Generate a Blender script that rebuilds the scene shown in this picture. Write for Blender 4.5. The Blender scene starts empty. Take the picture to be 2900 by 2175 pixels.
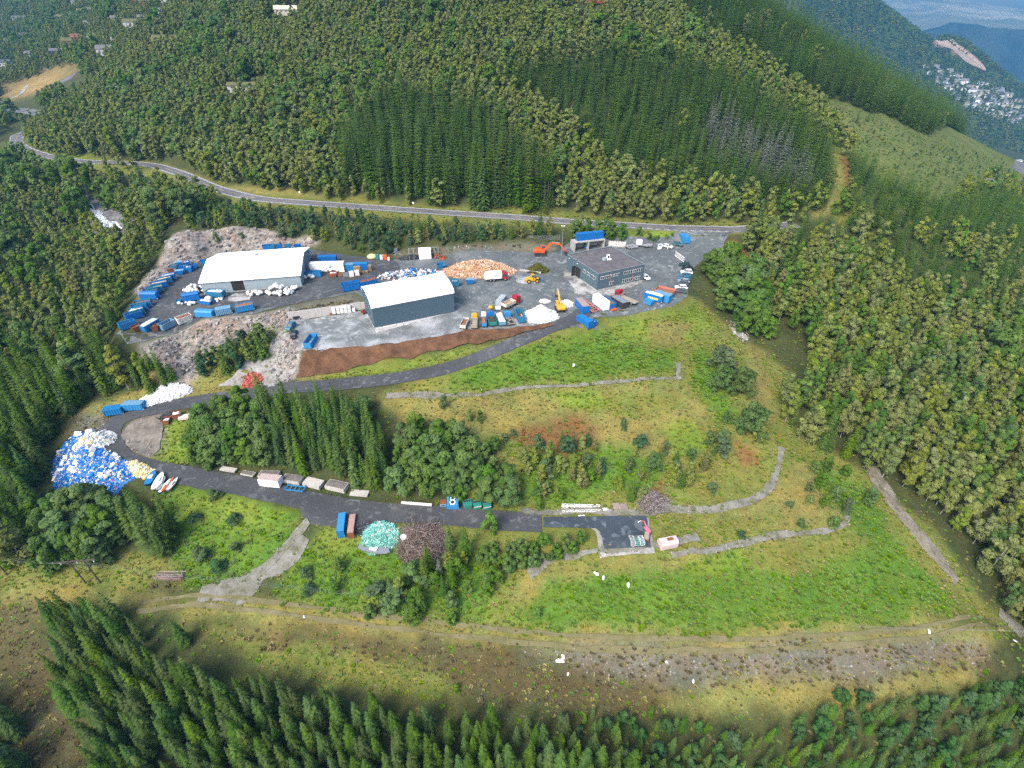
import bpy, bmesh, math, random
import numpy as np
from mathutils import Vector, Matrix
from mathutils.geometry import delaunay_2d_cdt
R = math.radians
sc = bpy.context.scene
col = sc.collection
rnd = random.Random(7)
nrs = np.random.RandomState(7)
# ------------------------------------------------------------------ camera, sky, sun, exposure
PITCH = R(35.0); FPX = 1450.0; CAMZ = 80.0
cam = bpy.data.cameras.new('camera'); cam.sensor_width = 36; cam.lens = 18.0
cam.clip_start = 1; cam.clip_end = 30000
co = bpy.data.objects.new('camera', cam); col.objects.link(co)
co.location = (0, 0, CAMZ); co.rotation_euler = (R(90) - PITCH, 0, 0)
sc.camera = co
SUN_EL, SUN_AZ = R(48), R(215)        # azimuth clockwise from +Y
world = bpy.data.worlds.new('World'); sc.world = world; world.use_nodes = True
wn = world.node_tree.nodes; wl = world.node_tree.links
bg = wn['Background']
sky = wn.new('ShaderNodeTexSky'); sky.sky_type = 'NISHITA'; sky.sun_disc = False
sky.sun_elevation = SUN_EL; sky.sun_rotation = SUN_AZ; sky.air_density = 1.0; sky.dust_density = 4.0; sky.ozone_density = 1.0
wl.new(sky.outputs[0], bg.inputs[0]); bg.inputs[1].default_value = 0.15
sl = bpy.data.lights.new('sun', 'SUN'); sl.energy = 1.35; sl.angle = R(16); sl.color = (1.0, 0.94, 0.84)
so = bpy.data.objects.new('sun', sl); col.objects.link(so); so.location = (0, 0, 300)
sd = Vector((math.sin(SUN_AZ) * math.cos(SUN_EL), math.cos(SUN_AZ) * math.cos(SUN_EL), math.sin(SUN_EL)))
so.rotation_euler = sd.to_track_quat('Z', 'Y').to_euler()
sc.view_settings.view_transform = 'Standard'; sc.view_settings.look = 'None'
sc.view_settings.exposure = 1.75; sc.view_settings.gamma = 1
sc.render.engine = 'CYCLES'
sc.cycles.max_bounces = 5; sc.cycles.diffuse_bounces = 3; sc.cycles.glossy_bounces = 2
sc.cycles.transmission_bounces = 2; sc.cycles.volume_bounces = 0; sc.cycles.transparent_max_bounces = 4
sc.cycles.use_adaptive_sampling = True; sc.cycles.adaptive_threshold = 0.01; sc.cycles.use_denoising = False
sc.cycles.sample_clamp_indirect = 4
sc.cycles.volume_step_rate = 4
# ------------------------------------------------------------------ photograph geometry (pixels of the 2900 px frame)
CP, SP = math.cos(PITCH), math.sin(PITCH)
VS = 2900 / 2212.0
CROP = {'v': (0, 0, 2212 / 2900.), 'K1': (330, 720, 7.373), 'K2': (550, 690, 7.373), 'K3': (820, 690, 7.373), 'K4': (1080, 680, 7.373),
        'K5': (1300, 780, 7.373), 'K6': (1560, 640, 5.53), 'K7': (1700, 640, 5.53), 'K8': (780, 820, 7.373), 'L1': (150, 1070, 4.74),
        'L2': (680, 1320, 5.53), 'L3': (900, 1420, 5.53), 'L4': (1180, 1380, 7.373), 'L5': (1560, 1390, 5.53), 'L6': (2500, 100, 5.53),
        'L7': (2500, 350, 5.53), 'L8': (2200, 0, 3.16), 'C1': (0, 0, 2.212), 'C2': (950, 0, 2.212), 'C3': (1900, 0, 2.212),
        'C4': (300, 600, 3.16), 'C5': (900, 600, 3.16), 'C6': (1400, 600, 3.16), 'D1': (0, 1050, 2.553), 'D2': (500, 1050, 2.765),
        'D3': (1200, 1050, 2.765), 'D4': (1900, 900, 2.212), 'D5': (0, 1500, 2.458), 'D6': (800, 1500, 2.212), 'D7': (1700, 1500, 1.843), 'D8': (0, 0, 4.424)}
def full(c, x, y):
    a, b, s = CROP[c]
    return a + x / s, b + y / s
def raydir(fx, fy):
    r = (fx - 1450) / FPX; u = -(fy - 1087.5) / FPX
    return r, CP + u * SP, -SP + u * CP
def proj(X, Y, Z):
    Z = Z - CAMZ
    d = Y * CP - Z * SP
    u = Y * SP + Z * CP
    d = np.where(np.abs(d) < 1e-3, 1e-3, d) if isinstance(d, np.ndarray) else d
    return 1450 + X / d * FPX, 1087.5 - u / d * FPX, d
def at_z(c, x, y, z):
    dx, dy, dz = raydir(*full(c, x, y)); t = (z - CAMZ) / dz
    return dx * t, dy * t, z
def at_y(c, x, y, Y):
    dx, dy, dz = raydir(*full(c, x, y)); t = Y / dy
    return dx * t, Y, CAMZ + dz * t
# ------------------------------------------------------------------ terrain: surveyed heights joined into a TIN
ZP = [(262,716,-.3),(300,668,0),(340,622,0),(385,590,0),(440,562,0),(480,545,0),(560,540,0),(650,534,0),(686,545,0),(790,557,0),(880,558,0),
(964,552,0),(1145,543,.3),(1205,545,.5),(1240,520,1),(1300,512,1.5),(1440,514,2.2),(1500,505,2.8),(1560,500,3.4),(1490,600,0),(1460,655,-1),
(1290,680,-1.2),(1235,695,-1.4),(310,735,-.3),(430,692,0),(550,677,0),(620,661,0),(760,627,0),(790,612,0),(500,640,0),(700,600,0),(900,600,0),
(1100,600,0),(1300,600,0),(1400,560,.6),(985,668,-1.2),(1000,625,-.4),(1100,650,-.8),(624,682,-.8),(798,657,-.5),(628,695,-2.8),(800,670,-2.4),
(640,730,-3),(657,757,-3.2),(686,757,-3.2),(807,750,-3.2),(880,738,-3),(988,721,-2.5),(1097,710,-2),(1193,699,-1.6),
(879,542,2),(976,531,3.2),(1145,527,3.4),(1200,529,2.5),
(639,815,-9),(686,812,-8.7),(783,796,-7.6),(880,776,-6.3),(976,755,-5),(1097,729,-3),
# cliff and shelf behind the white hall
(294,624,.5),(323,588,2),(357,537,4.5),(383,503,8.5),(420,502,7.5),(456,501,6),(494,494,7),(555,499,6),(591,506,5),(675,518,3),(740,530,2),
(326,600,0),(374,574,0),(429,559,0),(458,548,0),(800,520,4),(900,510,5),(1000,500,5.5),(1130,500,5.5),(850,545,1.5),(600,470,7.5),(750,480,7),
# lower road
(1193,706,-1.9),(1121,737,-3.7),(1048,767,-5.3),(976,793,-6.8),(903,810,-8),(831,821,-9),(759,828,-10),(686,834,-11),(629,837,-11.7),(547,853,-12.5),
(450,864,-13.5),(343,882,-15),(268,902,-16),(236,944,-17),(263,992,-18),(358,1019,-19.5),(448,1037,-20.5),(534,1052,-21.5),(602,1068,-22.3),(712,1093,-23.3),
(822,1107,-24),(933,1111,-24.6),(1025,1121,-25),(1108,1128,-25.3),(1288,1130,-25.5),(1400,1130,-25.5),(1410,1190,-25.5),(1300,1190,-25.5),
# slopes between the yard and the hairpin
(380,720,-4),(420,790,-9.5),(330,760,-7),(500,760,-7.5),(560,720,-4),(600,790,-9),(480,840,-12),(400,840,-12.5),(300,830,-13.5),(600,702,-2.2),
(225,725,-7),(240,690,-5),(270,640,-4),(300,590,-3.5),(330,545,-1),(355,505,3),(370,480,6),(150,760,-12),(100,700,-12),(0,700,-13),(0,850,-18),(100,850,-16.5),
(180,850,-15.5),(200,900,-17),(120,960,-20),(130,1060,-23),(280,1060,-22),(340,1050,-21.3),(0,1000,-22),(0,1200,-27),(60,1250,-29),(110,1180,-27),(200,1200,-27),
(300,1200,-27.5),(380,1180,-27),(380,1080,-22.5),(500,1100,-24),(640,1090,-24.3),(650,1150,-26),(450,1250,-31),(540,1280,-31),(330,1290,-31.5),(600,1200,-28),(700,1180,-26),(700,1300,-31.5),
(265,520,-3),(200,460,2),(130,420,5),(60,400,6.5),(265,470,5),(330,440,7),(180,400,9),(100,500,-1),(0,500,-2),(0,400,6),(230,560,-2),(200,600,-4),(100,600,-7),(0,600,-9),
# highway
(36,310,13),(52,314,12.7),(97,336,12.4),(148,345,12.2),(207,350,12),(276,352,11.7),(328,357,11.5),(362,366,11.2),(397,378,11),(431,393,10.7),(466,407,10.4),(517,421,10),
(569,431,9.5),(655,438,9),(724,443,8.6),(828,450,8),(966,460,7.2),(1138,471,6.3),(1207,477,6),(1345,486,5),(1449,493,4.4),(1540,496,4),(1598,497,3.8),(1646,490,4),
# landfill terraces
(1250,730,-4.5),(1480,680,-3.5),(1540,690,-5),(1470,760,-7.5),(1460,815,-10),(1300,830,-10.5),(1100,840,-11),(960,850,-11.5),(800,855,-12),(1300,900,-14),(1500,900,-14.5),
(1560,820,-11.5),(1580,900,-15.5),(1000,950,-16.5),(1300,1000,-19.5),(1500,1000,-20),(1450,1095,-24.3),(1600,1070,-23.5),(1660,1030,-22),(1150,1105,-24.8),(800,1060,-22.5),(1200,1060,-23.3),
(600,900,-15),(450,920,-16),(380,960,-17.5),(320,940,-17),(800,930,-16.5),(700,1000,-20),(500,1010,-20),
(1150,1235,-28.5),(1300,1215,-28),(1450,1205,-27.5),(1650,1165,-26.8),(1830,1135,-26.5),(1450,1150,-26),(1600,1120,-25.3),(1750,1090,-25.2),
(430,1290,-31.5),(700,1320,-32.5),(1000,1360,-34),(1250,1385,-35),(1500,1390,-35.3),(1800,1385,-35.5),(2100,1360,-36.5),(2180,1360,-37.5),(1000,1250,-29.5),(2060,1310,-36),(1900,1200,-31),
(1000,1420,-37.5),(1250,1470,-40.5),(1500,1490,-41.5),(1800,1470,-41),(2100,1450,-41),(700,1380,-35.5),(500,1340,-33.5),
(0,1400,-36),(100,1400,-35.5),(300,1450,-37.5),(0,1659,-44),(500,1659,-44),(1100,1659,-45.5),(1700,1659,-46),(2212,1659,-49),(2212,1500,-45.5),(600,1500,-40),(1100,1560,-43.5),(1800,1560,-44.5),
# wood on the right
(1620,520,3),(1700,520,2),(1640,560,0),(1800,520,0),(1950,550,-5),(2100,600,-14),(2212,620,-18),(1560,560,0),(1530,620,-1.5),(1600,680,-7),(1700,650,-7),(1850,650,-11),(2000,700,-18),
(2212,750,-27),(1700,760,-12),(1850,800,-18),(2000,880,-26),(2212,950,-36),(1640,850,-14),(1750,900,-18),(1690,970,-20),(1850,1000,-24.5),(1900,1050,-26.5),(2000,1150,-32),(2212,1200,-44),
(2050,1250,-36),(2100,1320,-38),(2212,1400,-45)]
YP = [(1000,440,252),(1000,400,268),(1000,300,305),(1000,200,345),(1000,100,395),(1000,0,452),(600,400,275),(600,300,325),(600,200,385),(600,100,455),(600,0,540),
(300,300,370),(300,200,450),(300,100,560),(300,0,720),(100,290,430),(100,200,580),(100,100,800),(100,0,1100),(0,200,640),(0,100,900),(0,0,1250),(0,330,380),(40,240,540),
(1300,455,247),(1300,350,285),(1300,200,345),(1300,100,390),(1300,0,455),(1500,470,245),(1500,400,262),(1500,300,298),(1500,200,345),(1500,100,405),(1500,0,480),
(1650,440,252),(1650,300,302),(1650,150,390),(1650,50,470),(1800,430,255),(1800,330,300),(1800,250,350),(1800,150,430),(1950,450,255),(1950,350,310),(1950,280,370),
(2100,500,258),(2100,420,310),(2100,370,360),(2200,520,270),(2200,430,360),(2200,370,430)]
WP = [(211,500,80),(283,480,46),(358,460,12),(439,490,-14),(280,660,72),(400,660,18),(500,640,-35),(620,660,-90),(-150,20,-52),(0,5,-53),(150,20,-60),(-400,100,-30),(-400,-100,-70),
(0,-200,-110),(400,-100,-120),(400,150,-60),(500,300,-40),(-600,250,-5),(-700,420,5),(0,600,165),(0,1200,330),(-300,900,180),(-300,1600,330),(300,900,150),(150,700,150),(-900,1500,150),
(-1500,1500,140),(-900,900,40),(-1500,600,20),(-1500,-300,-50),(700,650,-110),(900,400,-130),(1200,800,-230),(700,1200,-60),(1500,1500,-260),(1500,-300,-300),(-1500,2500,300),(0,2500,500),(1500,2500,-270)]
CTRL = [at_z('v', *p) for p in ZP] + [at_y('v', *p) for p in YP] + WP
def graded(lo, a, b, hi, step, grow=1.12):
    mid = list(np.arange(a, b + .01, step)); d = step; q = a; left = []
    while q > lo: d *= grow; q -= d; left.append(q)
    d = step; q = b; right = []
    while q < hi: d *= grow; q += d; right.append(q)
    return np.array(left[::-1] + mid + right)
GX = graded(-1490, -240, 260, 1490, 1.5); GY = graded(-290, 30, 330, 2490, 1.5, 1.06)
def tin(pts):
    vs, es, fs, _, _, _ = delaunay_2d_cdt([Vector((p[0], p[1])) for p in pts], [], [], 0, 1e-4)
    zs = {}
    P = np.array(pts)
    V = np.array([[v.x, v.y] for v in vs])
    Zv = np.array([P[np.argmin((P[:, 0] - v[0]) ** 2 + (P[:, 1] - v[1]) ** 2), 2] for v in V])
    Z = np.full((len(GX), len(GY)), np.nan)
    for f in fs:
        a, b, c = V[f[0]], V[f[1]], V[f[2]]
        i0, i1 = np.searchsorted(GX, min(a[0], b[0], c[0])), np.searchsorted(GX, max(a[0], b[0], c[0]))
        j0, j1 = np.searchsorted(GY, min(a[1], b[1], c[1])), np.searchsorted(GY, max(a[1], b[1], c[1]))
        if i1 <= i0 or j1 <= j0: continue
        x = GX[i0:i1][:, None]; y = GY[j0:j1][None, :]
        den = (b[1] - c[1]) * (a[0] - c[0]) + (c[0] - b[0]) * (a[1] - c[1])
        if abs(den) < 1e-9: continue
        w0 = ((b[1] - c[1]) * (x - c[0]) + (c[0] - b[0]) * (y - c[1])) / den
        w1 = ((c[1] - a[1]) * (x - c[0]) + (a[0] - c[0]) * (y - c[1])) / den
        w2 = 1 - w0 - w1
        m = (w0 >= -1e-6) & (w1 >= -1e-6) & (w2 >= -1e-6)
        z = w0 * Zv[f[0]] + w1 * Zv[f[1]] + w2 * Zv[f[2]]
        Z[i0:i1, j0:j1] = np.where(m, z, Z[i0:i1, j0:j1])
    while np.isnan(Z).any():
        Q = Z.copy()
        for ax in (0, 1):
            for s in (1, -1):
                S = np.roll(Z, s, ax); Q = np.where(np.isnan(Q), S, Q)
        Z = Q
    return Z
def blur(Z, n=1):
    for _ in range(n):
        Q = np.pad(Z, 1, mode='edge')
        Z = (Q[:-2, 1:-1] + Q[2:, 1:-1] + 2 * Q[1:-1, 1:-1]) / 4
        Q = np.pad(Z, 1, mode='edge')
        Z = (Q[1:-1, :-2] + Q[1:-1, 2:] + 2 * Q[1:-1, 1:-1]) / 4
    return Z
def vnoise(x, y, seed=0):
    xi = np.floor(x).astype(np.int64); yi = np.floor(y).astype(np.int64)
    fx = x - xi; fy = y - yi; fx = fx * fx * (3 - 2 * fx); fy = fy * fy * (3 - 2 * fy)
    def h(a, b):
        n = (a * 374761393 + b * 668265263 + seed * 144269) & 0x7fffffff
        n = ((n ^ (n >> 13)) * 1274126177) & 0x7fffffff
        return ((n ^ (n >> 16)) & 0xffff) / 65535.0
    return (h(xi, yi) * (1 - fx) + h(xi + 1, yi) * fx) * (1 - fy) + (h(xi, yi + 1) * (1 - fx) + h(xi + 1, yi + 1) * fx) * fy
def fbm(x, y, wl, seed=0, oct=3):
    s = 0; a = 1; t = 0
    for k in range(oct):
        s = s + a * (vnoise(x / wl, y / wl, seed + k) - .5); t += a; a *= .5; wl *= .5
    return s / t * 2
HZ = blur(tin(CTRL), 2)
XX, YY = np.meshgrid(GX, GY, indexing='ij')
def hz(x, y):
    x = np.asarray(x, float); y = np.asarray(y, float)
    i = np.clip(np.searchsorted(GX, x) - 1, 0, len(GX) - 2); j = np.clip(np.searchsorted(GY, y) - 1, 0, len(GY) - 2)
    u = np.clip((x - GX[i]) / (GX[i + 1] - GX[i]), 0, 1); v = np.clip((y - GY[j]) / (GY[j + 1] - GY[j]), 0, 1)
    return (HZ[i, j] * (1 - u) + HZ[i + 1, j] * u) * (1 - v) + (HZ[i, j + 1] * (1 - u) + HZ[i + 1, j + 1] * u) * v
TT = np.geomspace(40, 1900, 1400)
def P(c, x, y, lift=0.0):
    """the ground point that the photograph shows at this pixel"""
    dx, dy, dz = raydir(*full(c, x, y))
    d = CAMZ + dz * TT - hz(dx * TT, dy * TT) - lift
    k = np.nonzero(d < 0)[0]
    if len(k) == 0: t = 1500.
    else:
        a, b = TT[max(k[0] - 1, 0)], TT[k[0]]
        for _ in range(18):
            m = (a + b) / 2
            if CAMZ + dz * m - float(hz(dx * m, dy * m)) - lift < 0: b = m
            else: a = m
        t = b
    return Vector((dx * t, dy * t, CAMZ + dz * t))
def poly(c, pts): return np.array([P(c, *p)[:2] for p in pts])
def inside(pg, x, y):
    r = np.zeros(np.shape(x), bool); n = len(pg)
    for k in range(n):
        x1, y1 = pg[k]; x2, y2 = pg[(k + 1) % n]
        if y1 == y2: continue
        c = ((y1 > y) != (y2 > y)) & (x < (x2 - x1) * (y - y1) / (y2 - y1) + x1)
        r ^= c
    return r
def smooth_line(pts, step=3.0):
    """Catmull-Rom through world points, resampled"""
    p = [np.array(q, float) for q in pts]; p = [2 * p[0] - p[1]] + p + [2 * p[-1] - p[-2]]; out = []
    for k in range(1, len(p) - 2):
        n = max(2, int(np.linalg.norm(p[k + 1] - p[k]) / step))
        for s in np.linspace(0, 1, n, endpoint=False):
            out.append(.5 * (2 * p[k] + (p[k + 1] - p[k - 1]) * s + (2 * p[k - 1] - 5 * p[k] + 4 * p[k + 1] - p[k + 2]) * s * s + (3 * p[k] - p[k - 1] - 3 * p[k + 1] + p[k + 2]) * s ** 3))
    out.append(p[-2]); return np.array(out)
def dist_line(line, x, y, zv=None):
    """distance to polyline and the height carried by it"""
    best = np.full(np.shape(x), 1e9); zz = np.zeros(np.shape(x))
    for k in range(len(line) - 1):
        a, b = line[k], line[k + 1]; dx, dy = b[0] - a[0], b[1] - a[1]; L = dx * dx + dy * dy + 1e-9
        t = np.clip(((x - a[0]) * dx + (y - a[1]) * dy) / L, 0, 1)
        d = np.hypot(x - a[0] - t * dx, y - a[1] - t * dy); m = d < best
        best = np.where(m, d, best); zz = np.where(m, a[2] + t * (b[2] - a[2]), zz)
    return best, zz
HIGHWAY = [(97,336),(148,345),(207,350),(276,352),(328,357),(362,366),(397,378),(431,393),(466,407),(517,421),(569,431),(655,438),(724,443),(828,450),(966,460),(1138,471),(1207,477),(1345,486),(1449,493),(1540,496),(1598,497),(1646,491),(1720,485)]
LOWER = [(1262,672),(1240,690),(1193,706),(1121,737),(1048,767),(976,793),(903,810),(831,821),(759,828),(686,834),(629,837),(547,850),(450,864),(343,881),(268,902),(244,922),(234,944),(240,970),(263,991),(300,1006),(358,1019),(448,1037),(534,1052),(602,1068),(712,1093),(822,1107),(933,1112),(1025,1121),(1108,1128),(1170,1129)]
def wline(c, pts, step=3.0): return smooth_line([P(c, *p) for p in pts], step)
highway = wline('v', HIGHWAY, 4)
bend = [P('v', *p) for p in [(97,336),(60,325),(36,310),(40,296),(62,283)]]
highway = np.vstack([smooth_line([P('v', 88, 246), P('v', 76, 268)] + bend[::-1][0:], 4), highway[1:]])
lower = wline('v', LOWER, 3)
def zsmooth(l, n):
    for _ in range(n): l[1:-1, 2] = (l[:-2, 2] + l[2:, 2] + 2 * l[1:-1, 2]) / 4
zsmooth(highway, 60); zsmooth(lower, 12)
def burn(line, w, fall):
    global HZ
    lo = line.min(0) - w - fall; hi = line.max(0) + w + fall
    i0, i1 = np.searchsorted(GX, lo[0]), np.searchsorted(GX, hi[0]); j0, j1 = np.searchsorted(GY, lo[1]), np.searchsorted(GY, hi[1])
    d, z = dist_line(line, XX[i0:i1, j0:j1], YY[i0:i1, j0:j1]); s = np.clip((d - w) / fall, 0, 1); s = s * s * (3 - 2 * s)
    HZ[i0:i1, j0:j1] = z * (1 - s) + HZ[i0:i1, j0:j1] * s
burn(highway, 5.5, 7); burn(lower, 4.5, 5)
YARD = poly('v', [(250,722),(262,712),(300,664),(340,622),(385,590),(440,561),(480,546),(560,540),(640,534),(690,543),(790,556),(850,561),(964,553),(1145,544),(1205,543),(1236,523),(1300,514),(1400,514),(1440,512),(1475,498),(1540,496),(1600,497),(1577,506),(1566,520),(1560,540),(1520,560),(1496,580),(1484,640),(1455,662),(1370,678),(1290,684),(1290,712),(1250,708),(1215,706),(1197,699),(1097,710),(988,721),(880,738),(807,750),(686,757),(657,760),(636,738),(622,700),(626,694),(800,668),(797,655),(770,632),(700,644),(620,661),(550,677),(430,692),(312,735),(275,745)])
PADHULL = [YARD]
m_y = np.zeros_like(HZ)
near = (slice(np.searchsorted(GX, -170), np.searchsorted(GX, 120)), slice(np.searchsorted(GY, 60), np.searchsorted(GY, 260)))
m_y[near] = inside(YARD, XX[near], YY[near]); m_y = blur(m_y, 2)
PAD = poly('L5', [(-120,415),(1500,405),(1565,890),(830,915),(790,700),(760,640),(700,590),(-120,580)])
m_p = np.zeros_like(HZ); m_p[near] = inside(PAD, XX[near], YY[near]); m_p = blur(m_p, 2)
for l in (highway, lower):
    pass
dh, _ = dist_line(highway[::3], XX, YY); dl, _ = dist_line(lower[::2], XX, YY)
flat = np.clip(1 - m_y - m_p, 0, 1) * np.clip((dh - 5) / 5, 0, 1) * np.clip((dl - 4) / 4, 0, 1)
CLIFF = poly('v', [(294,627),(323,588),(357,537),(383,503),(456,499),(555,496),(600,505),(680,517),(690,530),(560,538),(480,545),(440,560),(385,588),(340,620),(310,650)])
RUBBLE = poly('v', [(300,745),(430,695),(560,680),(625,665),(640,700),(650,760),(640,815),(600,830),(560,820),(600,760),(575,735),(520,740),(470,760),(440,800),(395,840),(350,800),(320,770)])
m_c = np.zeros_like(HZ); m_c[near] = inside(CLIFF, XX[near], YY[near]); m_c = blur(m_c, 1)
m_r = np.zeros_like(HZ); m_r[near] = inside(RUBBLE, XX[near], YY[near]); m_r = blur(m_r, 1)
HZ = HZ + flat * (0.7 * fbm(XX, YY, 18, 1, 3) + .35 * fbm(XX, YY, 5, 5, 2)) * np.clip(YY / 60, .4, 1)
HZ = HZ + flat * m_c * (np.abs(fbm(XX, YY, 7, 9, 3)) * 3.2 - .8 + np.round(2 * fbm(XX, YY, 9, 20, 2)) * .5)
HZ = HZ + flat * m_r * fbm(XX, YY, 4, 12, 2) * .9
# ------------------------------------------------------------------ node helpers and materials
def mat(name, build):
    m = bpy.data.materials.new(name); m.use_nodes = True; nt = m.node_tree; nt.nodes.clear()
    out = nt.nodes.new('ShaderNodeOutputMaterial'); build(NT(nt), out); return m
class NT:
    def __init__(s, nt): s.nt = nt
    def n(s, t, **kw):
        nd = s.nt.nodes.new(t)
        for k, v in kw.items():
            if k.startswith('i_'):
                key = k[2:]; nd.inputs[int(key) if key.isdigit() else key.replace('_', ' ')].default_value = v
            else: setattr(nd, k, v)
        return nd
    def l(s, a, b): s.nt.links.new(a, b)
    def pos(s): return s.n('ShaderNodeNewGeometry').outputs['Position']
    def obj(s): return s.n('ShaderNodeTexCoord').outputs['Object']
    def noise(s, vec, scale, detail=4, rough=.6):
        n = s.n('ShaderNodeTexNoise'); n.inputs['Scale'].default_value = scale; n.inputs['Detail'].default_value = detail; n.inputs['Roughness'].default_value = rough
        s.l(vec, n.inputs['Vector']); return n.outputs[0]
    def ramp(s, fac, stops):
        r = s.n('ShaderNodeValToRGB'); e = r.color_ramp.elements
        while len(e) < len(stops): e.new(.5)
        for q, (p, c) in zip(e, stops):
            q.position = p; q.color = (c if len(c) == 4 else (*c, 1)) if not isinstance(c, (int, float)) else (c, c, c, 1)
        s.l(fac, r.inputs[0]); return r.outputs[0]
    def mix(s, f, a, b, mode='MIX'):
        m = s.n('ShaderNodeMix', data_type='RGBA', blend_type=mode)
        for v, i in ((f, 0), (a, 6), (b, 7)):
            if isinstance(v, (int, float)): m.inputs[i].default_value = v if i == 0 else (v, v, v, 1)
            elif isinstance(v, tuple): m.inputs[i].default_value = (*v, 1)[:4]
            else: s.l(v, m.inputs[i])
        return m.outputs[2]
    def math(s, op, a, b=0.):
        m = s.n('ShaderNodeMath', operation=op)
        for v, i in ((a, 0), (b, 1)):
            if isinstance(v, (int, float)): m.inputs[i].default_value = v
            else: s.l(v, m.inputs[i])
        return m.outputs[0]
    def bsdf(s, out, colr, rough=.8, metal=0., bump=None, bs=.3, bd=.1, spec=.3):
        p = s.n('ShaderNodeBsdfPrincipled'); p.inputs['Roughness'].default_value = rough; p.inputs['Metallic'].default_value = metal
        p.inputs['Specular IOR Level'].default_value = spec
        if isinstance(colr, tuple): p.inputs['Base Color'].default_value = (*colr, 1)
        else: s.l(colr, p.inputs['Base Color'])
        if bump is not None:
            b = s.n('ShaderNodeBump'); b.inputs['Strength'].default_value = bs; b.inputs['Distance'].default_value = bd
            s.l(bump, b.inputs['Height']); s.l(b.outputs[0], p.inputs['Normal'])
        s.l(p.outputs[0], out.inputs[0]); return p
MATS = {}
def paint(name, c, rough=.5, dirt=.35, dirtc=None, metal=0., scale=.7):
    """painted or weathered plain surface"""
    if name in MATS: return MATS[name]
    c = tuple(x * (.84 if min(c) > .5 else .66) for x in c); dirtc = dirtc and tuple(x * .8 for x in dirtc)
    dc = dirtc or tuple(.35 * x + .05 for x in c)
    def b(n, out):
        v = n.obj(); a = n.noise(v, scale, 5, .7); a2 = n.noise(v, scale * 6, 3)
        f = n.ramp(n.mix(.4, a, a2), [(.42, 0.), (.75, dirt)])
        cc = n.mix(f, c, dc)
        n.bsdf(out, cc, rough, metal, a2, .15, .03)
    MATS[name] = mat(name, b); return MATS[name]
def mesh_obj(name, verts, faces, m=None, parent=None, smooth=False, loc=None, rot=None):
    me = bpy.data.meshes.new(name); me.from_pydata([tuple(v) for v in verts], [], [tuple(f) for f in faces]); me.update()
    if m is not None:
        for q in (m if isinstance(m, (list, tuple)) else [m]): me.materials.append(q)
    if smooth: me.polygons.foreach_set('use_smooth', [True] * len(me.polygons))
    o = bpy.data.objects.new(name, me); col.objects.link(o)
    if parent: o.parent = parent
    if loc is not None: o.location = loc
    if rot is not None: o.rotation_euler = rot
    return o
def tag(o, label=None, cat=None, group=None, kind=None):
    if label: o['label'] = label
    if cat: o['category'] = cat
    if group: o['group'] = group
    if kind: o['kind'] = kind
    return o
def empty(name, loc, rz=0.0, label=None, cat=None, group=None, tilt=None):
    o = bpy.data.objects.new(name, None); col.objects.link(o); o.location = loc; o.rotation_euler = (0, 0, rz); o.empty_display_size = .5
    return tag(o, label, cat, group)
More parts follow.
